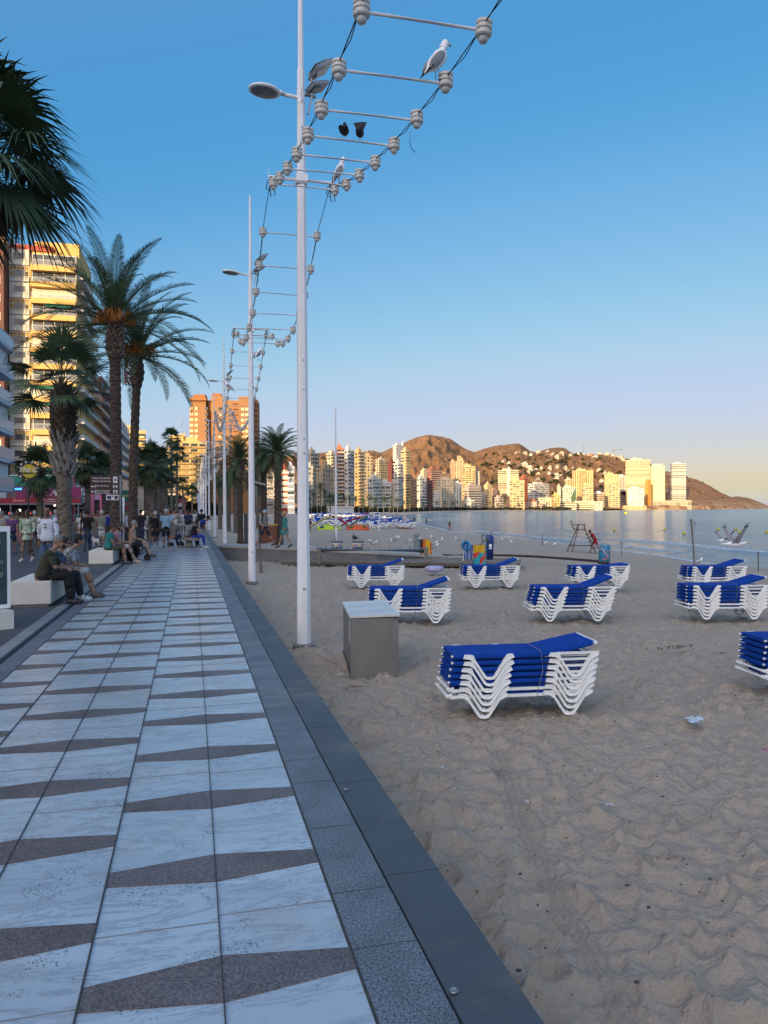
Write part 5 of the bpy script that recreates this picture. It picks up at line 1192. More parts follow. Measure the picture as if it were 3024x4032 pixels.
# blue striped folding chairs
m_stripe, nt, bb = newmat('blue_white_stripes'); co = texco(nt); s = N(nt,'ShaderNodeSeparateXYZ'); nt.links.new(co,s.inputs[0]); nt.links.new(mix(nt, mth(nt,'LESS_THAN', mth(nt,'FRACT', mth(nt,'MULTIPLY', s.outputs[0], 11.)), .35), (.02,.07,.30), (.45,.52,.62)), bb.inputs['Base Color']); bb.inputs['Roughness'].default_value=.9
p = P(1846,2212,-.56); T = thing('folding_chair','folded beach chair in blue and white striped cloth left of the colourful towel','beach chair',p,.1)
MB().tube([(-.24,0,0),(-.24,.1,.78),(.24,.1,.78),(.24,0,0)],.013,6).tube([(-.24,.12,.02),(-.22,-.02,.5)],.012,6).tube([(.24,.12,.02),(.22,-.02,.5)],.012,6).obj('frame', m_wp, T); cloth(MB(), .44, .62, 4, .03, seed=3).obj('cloth', m_stripe, T, True, loc=(0,.03,.12))
m_fl = mat('pool_toy_blue',(.02,.20,.42),.4,var=.8,scale=7); mb = MB()
p = P(1836,2212,-.56); o = MB(); 
for i in range(24):
    a_ = i*math.pi/12; 
o.lathe([(.17+.055*math.cos(k*math.pi/5),.055*math.sin(k*math.pi/5)) for k in range(11)], n=22, M=Matrix.Rotation(R(80),3,'X')); f_ = o.obj('swim_ring', m_fl, None, True, loc=p+Vector((-.02,-.02,.70))); setp(f_,'patterned blue swim ring hung over the striped folding chair','swim ring')
m_art, nt, bb = newmat('colourful_towel'); co = texco(nt); vo = N(nt,'ShaderNodeTexVoronoi'); vo.inputs['Scale'].default_value=3.6; nt.links.new(co, vo.inputs['Vector'])
rp = N(nt,'ShaderNodeValToRGB'); rp.color_ramp.interpolation='CONSTANT'; sv = N(nt,'ShaderNodeSeparateColor'); nt.links.new(vo.outputs['Color'], sv.inputs[0]); nt.links.new(sv.outputs[0], rp.inputs[0]); e = rp.color_ramp.elements
while len(e) < 5: e.new(.5)
for i,(q_,c_) in enumerate([(0,(.02,.34,.40)),(.3,(.62,.35,.02)),(.5,(.55,.05,.04)),(.68,(.03,.30,.38)),(.85,(.6,.5,.1))]): e[i].position=q_; e[i].color=(*c_,1)
nt.links.new(rp.outputs[0], bb.inputs['Base Color']); bb.inputs['Roughness'].default_value=.9
p = P(1885,2226,-.56); T = thing('towel_stand','low rack draped with a turquoise, orange and red patterned towel','towel rack',p,.0); cloth(MB(), .48, .80, 4, .03, seed=5).obj('towel', m_art, T, True, loc=(0,0,.02)); MB().tube([(-.24,.05,0),(-.24,.05,.82),(.24,.05,.82),(.24,.05,0)],.015,6).obj('rack', m_dark, T)
m_bb = mat('blue_bin_plastic',(.01,.045,.20),.45,var=.1)
p = P(1926,2206,-.55); T = thing('litter_bin','tall blue oval litter bin with white emblem and side opening, right of the towels','litter bin',p,-.2)
me = MB().lathe([(0,0),(.17,0),(.21,.85),(.215,1.0),(.17,1.08),(.08,1.12),(0,1.13)], n=24).mesh('body'); link('body', me, T, m_bb, True); MB().box((0,0,0),(.20,.02,.14)).obj('opening', m_dk, T, loc=(-.05,-.195,.90)); 
MB().lathe([(0,0),(.07,.004)], n=16, M=Matrix.Rotation(R(90),3,'X')).box((0,-.004,-.12),(.12,.006,.07)).obj('emblem', m_wp, T, loc=(.02,-.205,.66))
# purple swim ring on the sand
p = P(1711,2250,SAND); o = MB().lathe([(.245+.11*math.cos(k*math.pi/7),.10+.10*math.sin(k*math.pi/7)) for k in range(15)], n=32); f_ = o.obj('swim_ring', mat('lilac_vinyl',(.40,.37,.58),.35,var=.2,scale=8), None, True, loc=p); setp(f_,'pale lilac inflatable ring lying flat on the sand by the boardwalk','swim ring')
# painted bin, dark pipe on the sand
m_pb, nt, bb = newmat('painted_bin_swirls'); co = texco(nt); n = noise(nt, co, 3.2, 1, .4, 1.6)
rp = N(nt,'ShaderNodeValToRGB'); rp.color_ramp.interpolation='CONSTANT'; nt.links.new(n, rp.inputs[0]); e = rp.color_ramp.elements
while len(e) < 7: e.new(.5)
for i,(q_,c_) in enumerate([(0,(.02,.22,.38)),(.42,(.01,.01,.02)),(.455,(.02,.28,.42)),(.51,(.01,.01,.02)),(.535,(.60,.28,.40)),(.60,(.01,.01,.02)),(.63,(.05,.35,.45))]): e[i].position=q_; e[i].color=(*c_,1)
nt.links.new(rp.outputs[0], bb.inputs['Base Color']); bb.inputs['Roughness'].default_value=.5
p = P(2378,2220,SAND); T = thing('litter_bin','squat bin painted with blue, black and pink swirls, alone on the sand','litter bin',p); T.rotation_euler=(0,R(4),0)
MB().lathe([(0,.0),(.22,0),(.235,.4),(.225,.76),(.20,.78),(0,.78)], n=24).obj('body', m_pb, T, True); MB().lathe([(.25,-.02),(.25,.07),(.225,.07)], n=24).obj('base_ring', m_dark, T)
pts = [P(x,y,SAND)+Vector((0,0,.05)) for x,y in [(1740,2189),(1850,2189),(2000,2191),(2120,2196),(2230,2204),(2300,2210),(2372,2216)]]; o = MB().tube(pts,.055,8).obj('pipe', mat('dark_old_pipe',(.05,.035,.03),.9,var=.5,scale=3), None); setp(o,'long dark pipe lying on the sand from the boardwalk to the painted bin','pipe')
# grey shower post, thin stakes, buoys
p = PS(2736,2237); T = thing('shower_post','leaning grey steel shower post at the water, behind the rightmost lounger stack','shower post',p); T.rotation_euler=(0,R(-4.5),0); D=(p-CAMP).dot(FW); h=(2240-2046)*D/F
MB().tube([(0,0,-.2),(0,0,h)],.062,12).obj('post', m_steel, T); MB().tube([(.05,0,h-.32),(.20,0,h-.28),(.16,0,h-.12)],.018,6).obj('shower_head', m_dk, T)
for i,(x,y,yt,l) in enumerate([(2136,2149,2105,'thin stake in the wet sand left of the lifeguard chair'),(2447,2194,2133,'thin stake in the wet sand right of the painted bin'),(2986,2256,2172,'thin stake at the right edge of the beach'),(1843,2102,2078,'short thin stake at the water beyond the blue oval bin, left of two'),(1934,2124,2092,'thin stake at the water right above the blue oval bin'),(1712,2081,2066,'farthest thin stake at the water edge')]):
    p = PS(x,y); D=(p-CAMP).dot(FW); o = MB().tube([(0,0,-.2),(0,0,(y-yt)*D/F)],.035 if D < 60 else .05,6).obj('stake', mat('grey_stake',(.13,.12,.11),.8), None, loc=p); setp(o,l,'stake',None)
bw = ['left','second from the left','third from the left','fourth from the left','fifth from the left, behind the gull wing','sixth from the left, behind the gull wing','right']
for i,(x,y) in enumerate([(678,707),(1000,707),(1123,731),(1342,704),(1455,703),(1478,724),(1650,722)]):
    p = P(2000+x*.6173, 1650+(y+6)*.6173, SEA); T = thing('buoy', f'yellow ball buoy floating in the bay, {bw[i]}most of the near row' if i in (0,6) else f'yellow ball buoy floating in the bay, {bw[i]}', 'buoy', p+Vector((0,0,.05)), 0, 'yellow buoys')
    MB().ell((0,0,.14),(.24,.24,.23)).obj('float', mat('buoy_yellow',(.50,.48,.03),.5), T, True); MB().tube([(0,0,.34),(0,0,.42)],.04,6).obj('ring', m_dk, T)
p = P(2464,2023,SEA); o = MB().ell((0,0,.4),(1.1,1.1,.9)).obj('buoy', mat('buoy_yellow',(.50,.48,.03),.5), None, True, loc=p); setp(o,'small far yellow buoy near the foot of the pale shore block','buoy')
# lifeguard chair
p = PS(2288,2176); D=(p-CAMP).dot(FW); k=D/F; wd = mat('weathered_wood',(.14,.105,.08),.85,var=.25,scale=4)
T = thing('lifeguard_chair','tall wooden lifeguard chair standing at the water edge','lifeguard chair',p,-YAW-.25)
mb = MB(); r_ = .05
for s in (0,1):
    y = s*1.0
    mb.tube([(-55*k+.0,y,0),(-8*k,y*.6+.2,112*k)],r_,4).tube([(55*k,y,0),(-8*k+.35,y*.6+.2,98*k)],r_,4).tube([(-35*k,y,0),(-10*k,y*.7+.15,95*k)],r_*.8,4)
    mb.tube([(-48*k,y,28*k),(42*k,y,26*k)],r_*.8,4)
mb.tube([(-52*k,0,8*k),(-52*k,1,8*k)],r_*.8,4).tube([(-30*k,.1,60*k),(-30*k,.9,60*k)],r_*.7,4); mb.obj('legs', wd, T)
mb = MB()
for i in range(5): mb.b2((16*k+i*7*k,.0,(18+(4-i)*13)*k-.03),(16*k+i*7*k+.25,.95,(18+(4-i)*13)*k+.03))
mb.obj('steps', wd, T); mb = MB(); mb.b2((-24*k,.1,88*k),(20*k,.9,91*k)); mb.obj('seat', wd, T)
mb = MB()
for i in range(3): mb.box((-(30+i*3)*k,.5,(96+i*12)*k),(.06,.9,8*k),M=Matrix.Rotation(R(-14),3,'Y'))
mb.tube([(-26*k,.1,88*k),(-38*k,.1,126*k)],.04,4).tube([(-26*k,.9,88*k),(-38*k,.9,126*k)],.04,4); mb.obj('backrest', wd, T)
for s in (.1,.9): MB().b2((-28*k,s-.05,108*k),(18*k,s+.05,111*k)).b2((12*k,s-.03,90*k),(16*k,s+.03,110*k)).obj('armrest', wd, T)
# pedal boats shaped like cars with slides
def slide(mb, a, b_, w=.5, rail=.14):
    a = Vector(a); b_ = Vector(b_); n = 10; d = (b_-a); s = Vector((d.y,-d.x,0)).normalized()*w/2 if abs(d.x)+abs(d.y) > 1e-3 else Vector((0,w/2,0)); vs=[]; fs=[]
    for i in range(n+1):
        t = i/n; c = a+d*t; c.z = a.z+(b_.z-a.z)*(t**.8)+ .12*math.sin(t*math.pi)
        vs += [c-s+UP*rail, c-s*.9, c+s*.9, c+s+UP*rail, c+s*1.1+UP*rail*.5, c-UP*.10, c-s*1.1+UP*rail*.5]
    for i in range(n):
        for k_ in range(7): fs.append((i*7+k_, i*7+(k_+1)%7, i*7+7+(k_+1)%7, i*7+7+k_))
    return mb.add(vs, fs)
def pedalo(px, py, col, c2, slides, label, sc=1.0, wheel=(.02,.08,.12), z=SAND-.2):
    p = PS(px,py); T = thing('pedal_boat', label, 'pedal boat', p, -YAW+.06); T.scale=(sc,)*3
    body = [(-1.35,.12),(-1.38,.38),(-1.2,.50),(-.75,.56),(-.35,.60),(-.22,.78),(-.12,.80),(-.15,.55),(.45,.52),(.5,.62),(.62,.60),(1.0,.55),(1.3,.42),(1.40,.26),(1.34,.10)]
    Mx = Matrix(((1,0,0),(0,0,-1),(0,1,0))); mb = MB(); mb.prism(body, -.5,.5, M=Mx); me = mb.mesh('hull'); fixn(me)
    bm = bmesh.new(); bm.from_mesh(me); bmesh.ops.bevel(bm, geom=[e for e in bm.edges if abs(e.verts[0].co.y-e.verts[1].co.y) < .01], offset=.06, segments=2, affect='EDGES'); bm.to_mesh(me); bm.free()
    link('hull', me, T, mat('pedalo_'+label[:6], col, .35, var=.06), True)
    for s in (-1,1): MB().tube([(-1.45,s*.62,.1),(-1.2,s*.62,.1),(1.2,s*.62,.1),(1.45,s*.62,.16)],[.08,.19,.19,.08],10).obj('float', mat('pedalo_'+label[:6], col, .35, var=.06), T, True)
    for s in (-1,1):
        for x in (-.82,.85): MB().lathe([(0,.0),(.08,.02),(.12,.0),(.2,.03),(.27,0),(.27,-.1),(0,-.1)][::-1] , n=18, M=Matrix.Rotation(R(90*s if s < 0 else -90),3,'X') , c=(x,s*.66,.28)).obj('wheel', mat('toy_wheel'+str(wheel[0]), wheel, .5), T)
    for sgn in (-.22,.22):
        MB().b2((-.05,sgn-.16,.5),(.05,sgn+.16,.85)).b2((-.05,sgn-.16,.5),(.3,sgn+.16,.58)).obj('seat', mat('pedalo_seat',c2,.4), T)
    for j,(a,b_,c) in enumerate(slides): m_ = MB(); slide(m_, a, b_); me = m_.mesh('slide'); fixn(me); link('slide', me, T, mat('slide_%.2f_%.2f'%(c[0],c[1]), c, .35), True)
    st = MB(); 
    for s in (-.3,.3): st.tube([(-1.0 if slides[0][0][0] < 0 else -.3,1.1+s,0),(slides[0][1][0]*1.0,1.1+s,slides[0][1][2])],.03,5)
    st.obj('ladder', m_wp, T); return T
pedalo(1295,2087,(.42,.60,.02),(.5,.6,.05),[((-2.3,1.0,.25),(.35,1.0,1.55),(.60,.50,.12)),((2.3,1.4,.45),(.35,1.3,1.6),(.42,.02,.05))],'lime green car shaped pedal boat with yellow and red slides behind the mast',1.0)
pedalo(1408,2087,(.65,.10,.01),(.55,.05,.02),[((-2.0,1.0,.5),(.55,1.0,1.55),(.45,.03,.02)),((-.9,1.9,.4),(1.4,1.9,1.5),(.01,.20,.08))],'orange car shaped pedal boat with red and green slides',1.0,(.12,.10,.02))
pedalo(1437,2036,(.6,.05,.05),(.6,.1,.05),[((-2,1,.4),(.3,1,1.5),(.6,.05,.06)),((2,1,.4),(.3,1,1.5),(.6,.05,.06))],'far red pedal boat behind the orange one, near the goal',1.0)
pedalo(1460,2035,(.6,.40,.02),(.6,.3,.05),[((-2,1,.4),(.3,1,1.5),(.6,.42,.03)),((2,1,.4),(.3,1,1.5),(.6,.4,.03))],'far yellow pedal boat beside the red one',1.0)
p0 = PS(1495,2087); p1 = PS(1472,2081); T = thing('goal','white beach football goal frame in front of the far lounger rows','goal',p0)
d = p1-p0; d2 = PX(1519,(p1-CAMP).dot(FW)*1.12,p0.z)-p0; d3 = Vector((d2.x*.8,d2.y*.8,0)); hh=2.2
MB().tube([(0,0,-.1),(0,0,hh)],.06,6).obj('post', m_wp, T); MB().tube([d,d+UP*hh],.06,6).obj('post', m_wp, T); MB().tube([UP*hh,d+UP*hh],.05,6).tube([d+UP*hh,d+UP*hh+Vector((2.2,.3,0))],.04,6).tube([(0,0,hh),(-.25,0,0)],.03,5).obj('crossbar', m_wp, T)
# rows of loungers far down the beach
def mini():
    mb = MB(); L=1.9
    for s in (-.33,.33):
        for x in (.1,1.15): mb.tube([(x,s,.5),(x+.27,s,.05),(x+.55,s,.5)],.045,4)
    mb.box((.95,0,.46),(1.9,.70,.10)); mb.box((.5,.0,.30),(.5,.69,.07)); mb.cur=1; mb.box((.62,0,.54),(1.0,.5,.06)); mb.box((1.45,0,.68),(.62,.5,.06),M=Matrix.Rotation(R(-28),3,'Y')); return mb.mesh('sun_lounger')
mm = mini(); mm.materials.append(m_wp); mm.materials.append(m_blue)
random.seed(3); cnt = 0; big = MB()
for (y,x0,x1,st) in [(2082,1228,1246,9),(2083,1455,1490,10),(2080,1500,1640,11),(2074,1345,1500,11),(2075,1500,1600,11),(2068,1240,1330,10),(2067,1340,1560,10),(2061,1235,1590,9),(2056,1340,1560,9),(2047,1250,1300,8),(2046,1440,1520,8),(2038,1215,1380,6),(2036,1400,1500,6),(2034,1215,1500,5.5),(2030,1215,1560,5),(2027,1205,1560,4.5),(2024,1205,1620,4.5)]:
    x = x0
    while x < x1:
        p = PS(x+random.uniform(-2,2),y+random.uniform(-1.5,1.5)); s_ = sdist(np.array([p.x]),np.array([p.y]))[0]
        if s_ > 5:
            rz = random.choice([-.2,-.35,2.9,-.1,1.2])+random.uniform(-.2,.2)
            if cnt < 285:
                o = link('sun_lounger', mm, None, loc=p+Vector((0,0,random.choice([0,0,.1]))), rot=(0,random.uniform(-.1,.1),rz)); o.scale=(1,1,random.choice([1,1.3,1.5])); setp(o,'small blue and white sun lounger among the dense rows far down the beach','sun lounger','sun loungers in the far rows'); cnt += 1
        x += st*random.uniform(.8,1.2)
mb = MB(); random.seed(8)
for i in range(900):
    x = random.uniform(1210,1980); D = np.interp(x,[1190,1400,1560,1700,1830,2200],[230,350,500,700,850,960])*random.uniform(.86,.99); q = PX(x,float(D),0); s_ = sdist(np.array([q.x]),np.array([q.y]))[0]
    if s_ > 10: q.z = sandz(q.x,q.y); mb.cur = random.choice([0,0,1]); mb.box(q+Vector((0,0,.5)),(1.8,.8,random.uniform(.5,1.1)),rz=random.random()*3)
o = mb.obj('distant_loungers',[m_wp,m_blue]); setp(o,'hazy mass of white and blue loungers along the far curve of the beach','sun loungers',None,'stuff')
# litter on the sand
def scrap(px, py, s, col, lab, nm='litter', seed=1, flat=.3):
    random.seed(seed); p = P(px,py,SAND); mb = MB(); n=9; vs=[]; fs=[]
    for j in range(n):
        for i in range(n):
            u_=(i/(n-1)-.5)*s; v_=(j/(n-1)-.5)*s*.55; vs.append((u_*(1+.35*math.sin(j*1.3+seed))+random.uniform(-.02,.02)*s, v_*(1+.5*math.cos(i*.9+seed)), s*flat*(.12+.5*abs(math.sin(i*1.1+j*.8+seed))*random.uniform(.4,1)*.5)))
    for j in range(n-1):
        for i in range(n-1): a=j*n+i; fs.append((a,a+1,a+n+1,a+n))
    o = mb.add(vs,fs).obj(nm, mat('scrap'+str(col), col, .6), None, True, loc=p+Vector((0,0,.02)), rot=(0,0,seed)); setp(o,lab,'litter'); return o
scrap(2735,2846,.24,(.55,.62,.66),'crumpled white tissue on the sand at lower right, largest piece of litter',seed=1)
scrap(2423,2478,.10,(.6,.6,.58),'tiny pale crumb of litter below the middle stack, left of two',seed=2); scrap(2272,2465,.09,(.55,.55,.52),'tiny pale scrap just left below the middle stack',seed=4)
scrap(2077,3168,.06,(.6,.45,.42),'small pinkish shell like scrap on the bare sand, mid right',seed=5); scrap(2400,3178,.05,(.5,.55,.6),'small white scrap on bare sand right of the pinkish one',seed=6)
scrap(3012,2962,.07,(.5,.08,.2),'tiny dark pink scrap at the right edge',seed=7); scrap(1743,3030,.04,(.45,.55,.65),'tiny white flake near the kerb',seed=8)
scrap(1225,2154,.5,(.55,.55,.55),'white crumpled bag on the sand left of the boardwalk, by the nearest pole',seed=9); scrap(1530,2200,.45,(.22,.13,.08),'pile of brown rags on the boardwalk under the steel tube',seed=10); scrap(1462,2200,.3,(.3,.08,.05),'red brown rag on the boardwalk between the bins',seed=12); scrap(1340,2662,.09,(.5,.55,.5),'small white scrap beside the steel cabinet',seed=13)
scrap(1870,2217,.25,(.6,.62,.62),'white scrap of paper near the blue oval bin',seed=14); scrap(2240,2215,.2,(.6,.6,.58),'white scrap on the sand before the painted bin',seed=15)
def digs(px, py, s, lab, seed):
    random.seed(seed); p = P(px,py,SAND); mb = MB()
    for i in range(60): r_=random.uniform(.01,.04)*s; mb.ell((random.gauss(0,.30)*s,random.gauss(0,.16)*s,random.uniform(-.01,.03)*s),(r_*random.uniform(.7,1.5),r_,r_*.6),n=6,h=4)
    o = mb.obj('seaweed_clump', mat('dark_wet_clods',(.17,.13,.095),.95,var=.4,scale=9), None, loc=p); setp(o,lab,'seaweed')
digs(2658,2548,.6,'dark clods of dug sand between the nearest stack and the one at the right edge',1); digs(2835,2572,.25,'small dark clod patch left of the right edge stack',2); digs(1938,3040,.22,'dark clod patch on bare sand below the nearest stack',3); digs(2650,3370,.18,'small dark twigs on the sand at lower right',4); digs(1390,2705,.3,'dark dead tuft beside the steel cabinet',5)
random.seed(77); mb = MB()
for i in range(520):
    a_ = random.uniform(-.35,.60)+YAW; r_ = random.uniform(2.4,14); x_, y_ = r_*math.sin(a_), r_*math.cos(a_)
    if x_ < CX+.25: continue
    q_ = random.uniform(.004,.013); mb.cur = random.choice([0,0,1,2]); mb.ell((x_,y_,SAND+random.uniform(-.015,.045)),(q_*random.uniform(.7,1.8),q_,q_*.6),n=5,h=3)
o = mb.obj('beach_debris',[mat('dark_bits',(.07,.055,.04),.9),mat('pale_shell_bits',(.55,.50,.44),.7),mat('brown_bits',(.20,.13,.08),.9)]); setp(o,'tiny shells, twigs and cigarette ends scattered over the near sand','debris',None,'stuff')
# kerb studs, bottle-cap sized
for i,(x,y,l) in enumerate([(1787,3902,'round metal stud set in the dark kerb, closest to the camera'),(1362,3108,'round metal stud on the dark kerb, second from the camera')]):
    p = P(x,y,.012); T = thing('kerb_stud', l, 'metal stud', p); MB().lathe([(.017,0),(.017,.003),(.012,.005),(.012,.0035),(0,.004)][::1],n=20).obj('disc', m_steel, T, True)
# hut board, posts behind the path
p = PX(1060,41,-.6); T = thing('notice_hut','reddish brown slatted board with a yellow top, standing behind the walking couple','board',p,-YAW*.3)
for i in range(9): MB().b2((-.48,-.03,.55+i*.10),(.45,.03,.645+i*.10)).obj('slat', mat('red_brown_board',(.17,.055,.03),.7), T)
MB().b2((-.52,-.05,1.46),(.50,.05,1.54)).obj('top_strip', mat('yellow_strip',(.5,.33,.03),.6), T)
for s in (-.5,.48): MB().b2((s-.05,-.06,-.3),(s+.05,.06,1.5)).obj('post', m_dark, T)
for i,(x,D,yt,l) in enumerate([(968,39,2022,'dark square bollard post behind the second pole'),(1108,38,2030,'dark post right of the brown board')]):
    p = PX(x,D,-.6); o = MB().b2((-.09,-.09,-.2),(.09,.09,(hz(x)-yt)*D/F+2.35)).obj('bollard', mat('dark_post_paint',(.05,.05,.06),.6), None, loc=p); setp(o,l,'post')
p = P(1028,2248,SAND); T = thing('old_wood_post','weathered leaning wooden post with a small grey light on top, right of the second pole','post',p); T.rotation_euler=(0,R(-3),0)
MB().tube([(0,0,-.1),(.0,0,3.25)],[.075,.06],8).obj('post', mat('weathered_post_wood',(.17,.15,.13),.9,var=.2,scale=3,stretch=(4,4,.4)), T); MB().box((.12,0,3.35),(.5,.22,.06),M=Matrix.Rotation(R(18),3,'Y')).obj('light', m_alu, T)
# ================================================================ PEOPLE
V = Vector
def limb(mb, a, b, r0, r1, n=10): 
    a=V(a); b=V(b); mb.tube([a,a.lerp(b,.5),b],[r0,(r0+r1)/2*1.03,r1],n); mb.ell(a,(r0,)*3,n=n,h=6); mb.ell(b,(r1,)*3,n=n,h=6); return mb
SKINS = [(.30,.165,.11),(.24,.125,.08),(.36,.22,.16),(.16,.085,.055)]
def skin(i): return mat('skin_%d'%i, SKINS[i], .55, var=.06, scale=8)
def frame_of(J):
    up = (J['neck']-J['pelvis']).normalized(); lat = (J['shR']-J['shL']).normalized(); fw = up.cross(lat).normalized()*1
    if fw.y < -.2 and J.get('fwy',1) > 0: fw = -fw
    lat2 = fw.cross(up).normalized(); return Matrix((lat2, fw, up)).transposed()
TOR=[(-.26,.10,.075),(-.16,.150,.105),(-.02,.168,.118),(.14,.158,.114),(.30,.143,.106),(.46,.150,.110),(.62,.166,.115),(.76,.176,.112),(.86,.160,.096),(.94,.105,.076),(1.0,.062,.058)]
def loft(mb, J, k=1.0, w=1.0, fat=1.0, t0=-.3, t1=1.0, fem=False):
    Rm=frame_of(J); P_=J['pelvis']; ax=J['neck']-P_; n=20; rows=[q for q in TOR if t0 <= q[0] <= t1]; vs=[]; fs=[]
    for t,a,b_ in rows:
        belly=math.exp(-((t-.22)/.22)**2)*(fat-1)
        aa=(a*w+.06*(fat-1)*math.exp(-((t-.2)/.35)**2))*k; bf=b_*k+.13*belly; bb=b_*k+.03*belly
        if fem: bf += .035*math.exp(-((t-.62)/.10)**2); aa -= .012*math.exp(-((t-.34)/.12)**2)
        for i in range(n):
            an=2*math.pi*i/n; c_=math.cos(an); s_=math.sin(an); vs.append(P_+ax*t+Rm@V((aa*math.copysign(abs(c_)**.85,c_),(bf if s_ > 0 else bb)*math.copysign(abs(s_)**.85,s_),0)))
    m=len(rows)
    for j in range(m-1):
        for i in range(n): a=j*n+i; b2_=j*n+(i+1)%n; fs.append((a,b2_,b2_+n,a+n))
    fs += [tuple(range(n-1,-1,-1)), tuple(range((m-1)*n,m*n))]; mb.add(vs,fs); return mb
def stand(step=0.0, arm=.25, lean=0.0, h=1.0, bend=0):
    J = {}; J['pelvis']=V((0,0,.95)); c=math.cos(bend); s_=math.sin(bend)
    def t(x,y,z): dz=z-.95; return V((x, y+dz*s_+lean*dz, .95+dz*c))
    J['neck']=t(0,-.01,1.46); J['head']=t(0,.03,1.62); J['shL']=t(-.19,0,1.40); J['shR']=t(.19,0,1.40)
    J['elL']=t(-.25,arm*.35-.03,1.12); J['elR']=t(.25,-arm*.35-.03,1.12); J['wrL']=t(-.25,arm+.02,.90); J['wrR']=t(.25,-arm+.06,.89)
    for sd,x,k in (('L',-.09,-1),('R',.09,1)):
        f = k*step; J['hip'+sd]=V((x,0,.90)); J['kn'+sd]=V((x,f*.45+.03*(abs(f)>.01),.50)); J['an'+sd]=V((x*1.0,f*.95-(.02 if f < 0 else 0),.085+max(0,-f)*.18)); J['to'+sd]=J['an'+sd]+V((x*.15,.15,-.05+(-.05 if f < -.05 else .0)))
    return J
def sit(lean=.25, arms='knees', seat=.46, spread=.10, shin=.05, headturn=0):
    J={}; z=seat+.09; J['pelvis']=V((0,0,z)); 
    def t(x,y,h): return V((x, y+math.sin(lean)*h, z+math.cos(lean)*h))
    J['neck']=t(0,.03,.50); J['head']=t(0,.09,.655); J['shL']=t(-.185,.02,.44); J['shR']=t(.185,.02,.44)
    for sd,x in (('L',-1),('R',1)):
        J['hip'+sd]=V((x*.09,.04,z-.02)); J['kn'+sd]=V((x*spread,.46,z+.0)); J['an'+sd]=V((x*spread*1.05,.46+shin,.085)); J['to'+sd]=J['an'+sd]+V((x*.02,.16,-.05))
        if arms == 'knees': J['el'+sd]=J['sh'+sd]+V((x*.05,.10,-.27)); J['wr'+sd]=V((x*.07,.40,z+.10))
        elif arms == 'clasp': J['el'+sd]=J['sh'+sd]+V((x*.06,.12,-.26)); J['wr'+sd]=V((x*.03,.42,z+.13))
        elif arms == 'phone' and sd == 'R': J['el'+sd]=J['sh'+sd]+V((.04,.16,-.20)); J['wr'+sd]=J['head']+V((.06,.07,-.06))
        else: J['el'+sd]=J['sh'+sd]+V((x*.05,.08,-.27)); J['wr'+sd]=V((x*.1,.38,z+.09))
    return J
def head_geo(mb, J, tilt=None, turn=0.0):
    c=J['head']; d=(c-J['neck']).normalized(); R_=frame_of(J); Rz=Matrix.Rotation(turn,3,'Z'); M_=Rz
    mb.ell(c+M_@V((0,-.008,.015)),(.075,.092,.10),M=M_,n=14,h=10); mb.ell(c+M_@V((0,.022,-.035)),(.056,.062,.075),M=M_,n=12,h=8)
    mb.ell(c+M_@V((0,.085,-.088)),(.022,.018,.02),M=M_,n=8,h=6); limb(mb,c+M_@V((0,.084,.0)),c+M_@V((0,.106,-.034)),.010,.014,6)
    mb.ell(c+M_@V((0,.075,.022)),(.050,.018,.012),M=M_,n=8,h=6); mb.ell(c+M_@V((0,.082,-.062)),(.026,.014,.010),M=M_,n=8,h=6)
    for s in (-1,1): mb.ell(c+M_@V((s*.076,-.005,-.012)),(.010,.018,.030),M=M_,n=8,h=6)
    limb(mb, J['neck']-V((0,0,.02)), c+V((0,-.015,-.07)), .060,.052); return M_
def hand(mb, wr, el, fine, palmdir=None, down=V((0,0,-1))):
    d=(wr-el).normalized(); 
    if palmdir is not None: d=palmdir
    s=d.cross(down); s = s.normalized() if s.length > .1 else V((1,0,0)); c=wr+d*.05; u=d.cross(s)
    Mx=Matrix((s,d,u)).transposed(); mb.ell(c,(.040,.052,.018),M=Mx,n=10,h=8)
    for i,(o,l) in enumerate(((-.030,.062),(-.010,.075),(.010,.078),(.029,.070))):
        a=c+d*.04+s*o; k=a+d*l*.55+down*.010; limb(mb,a,k,.0095,.0085,6); limb(mb,k,k+d*l*.35+down*.026,.0085,.007,6)
    t0=c-d*.01+s*.034; limb(mb,t0,t0+s*.022+d*.035,.011,.0095,6); limb(mb,t0+s*.022+d*.035,t0+s*.020+d*.065+down*.01,.0095,.008,6)
def body_mesh(J, fine=False, fem=False, fat=1.0, turn=0.0):
    mb=MB(); Rm=frame_of(J); P_=J['pelvis']; Nk=J['neck']; ax=Nk-P_
    w=.93 if fem else 1.0
    loft(mb,J,1.0,w,fat,fem=fem)
    limb(mb,J['shL'],Nk-V((0,0,.03)),.060,.06); limb(mb,J['shR'],Nk-V((0,0,.03)),.060,.06); limb(mb,J['shL'],J['shR'],.062,.062)
    M_=head_geo(mb,J,turn=turn)
    for sd in 'LR':
        limb(mb,J['sh'+sd],J['el'+sd],.052*w,.040*w); limb(mb,J['el'+sd],J['wr'+sd],.041*w,.027*w); hand(mb,J['wr'+sd],J['el'+sd],fine)
        limb(mb,J['hip'+sd],J['kn'+sd],.088*fat**.3,.056); kn,an=J['kn'+sd],J['an'+sd]; limb(mb,kn,kn.lerp(an,.35),.054,.057); limb(mb,kn.lerp(an,.35),an,.056,.036)
        limb(mb,an,J['to'+sd],.040,.030); limb(mb,an+V((0,-.03,-.045)),J['to'+sd]+V((0,0,-.01)),.034,.028)
    return remesh(mb, .009 if fine else .017, 2)
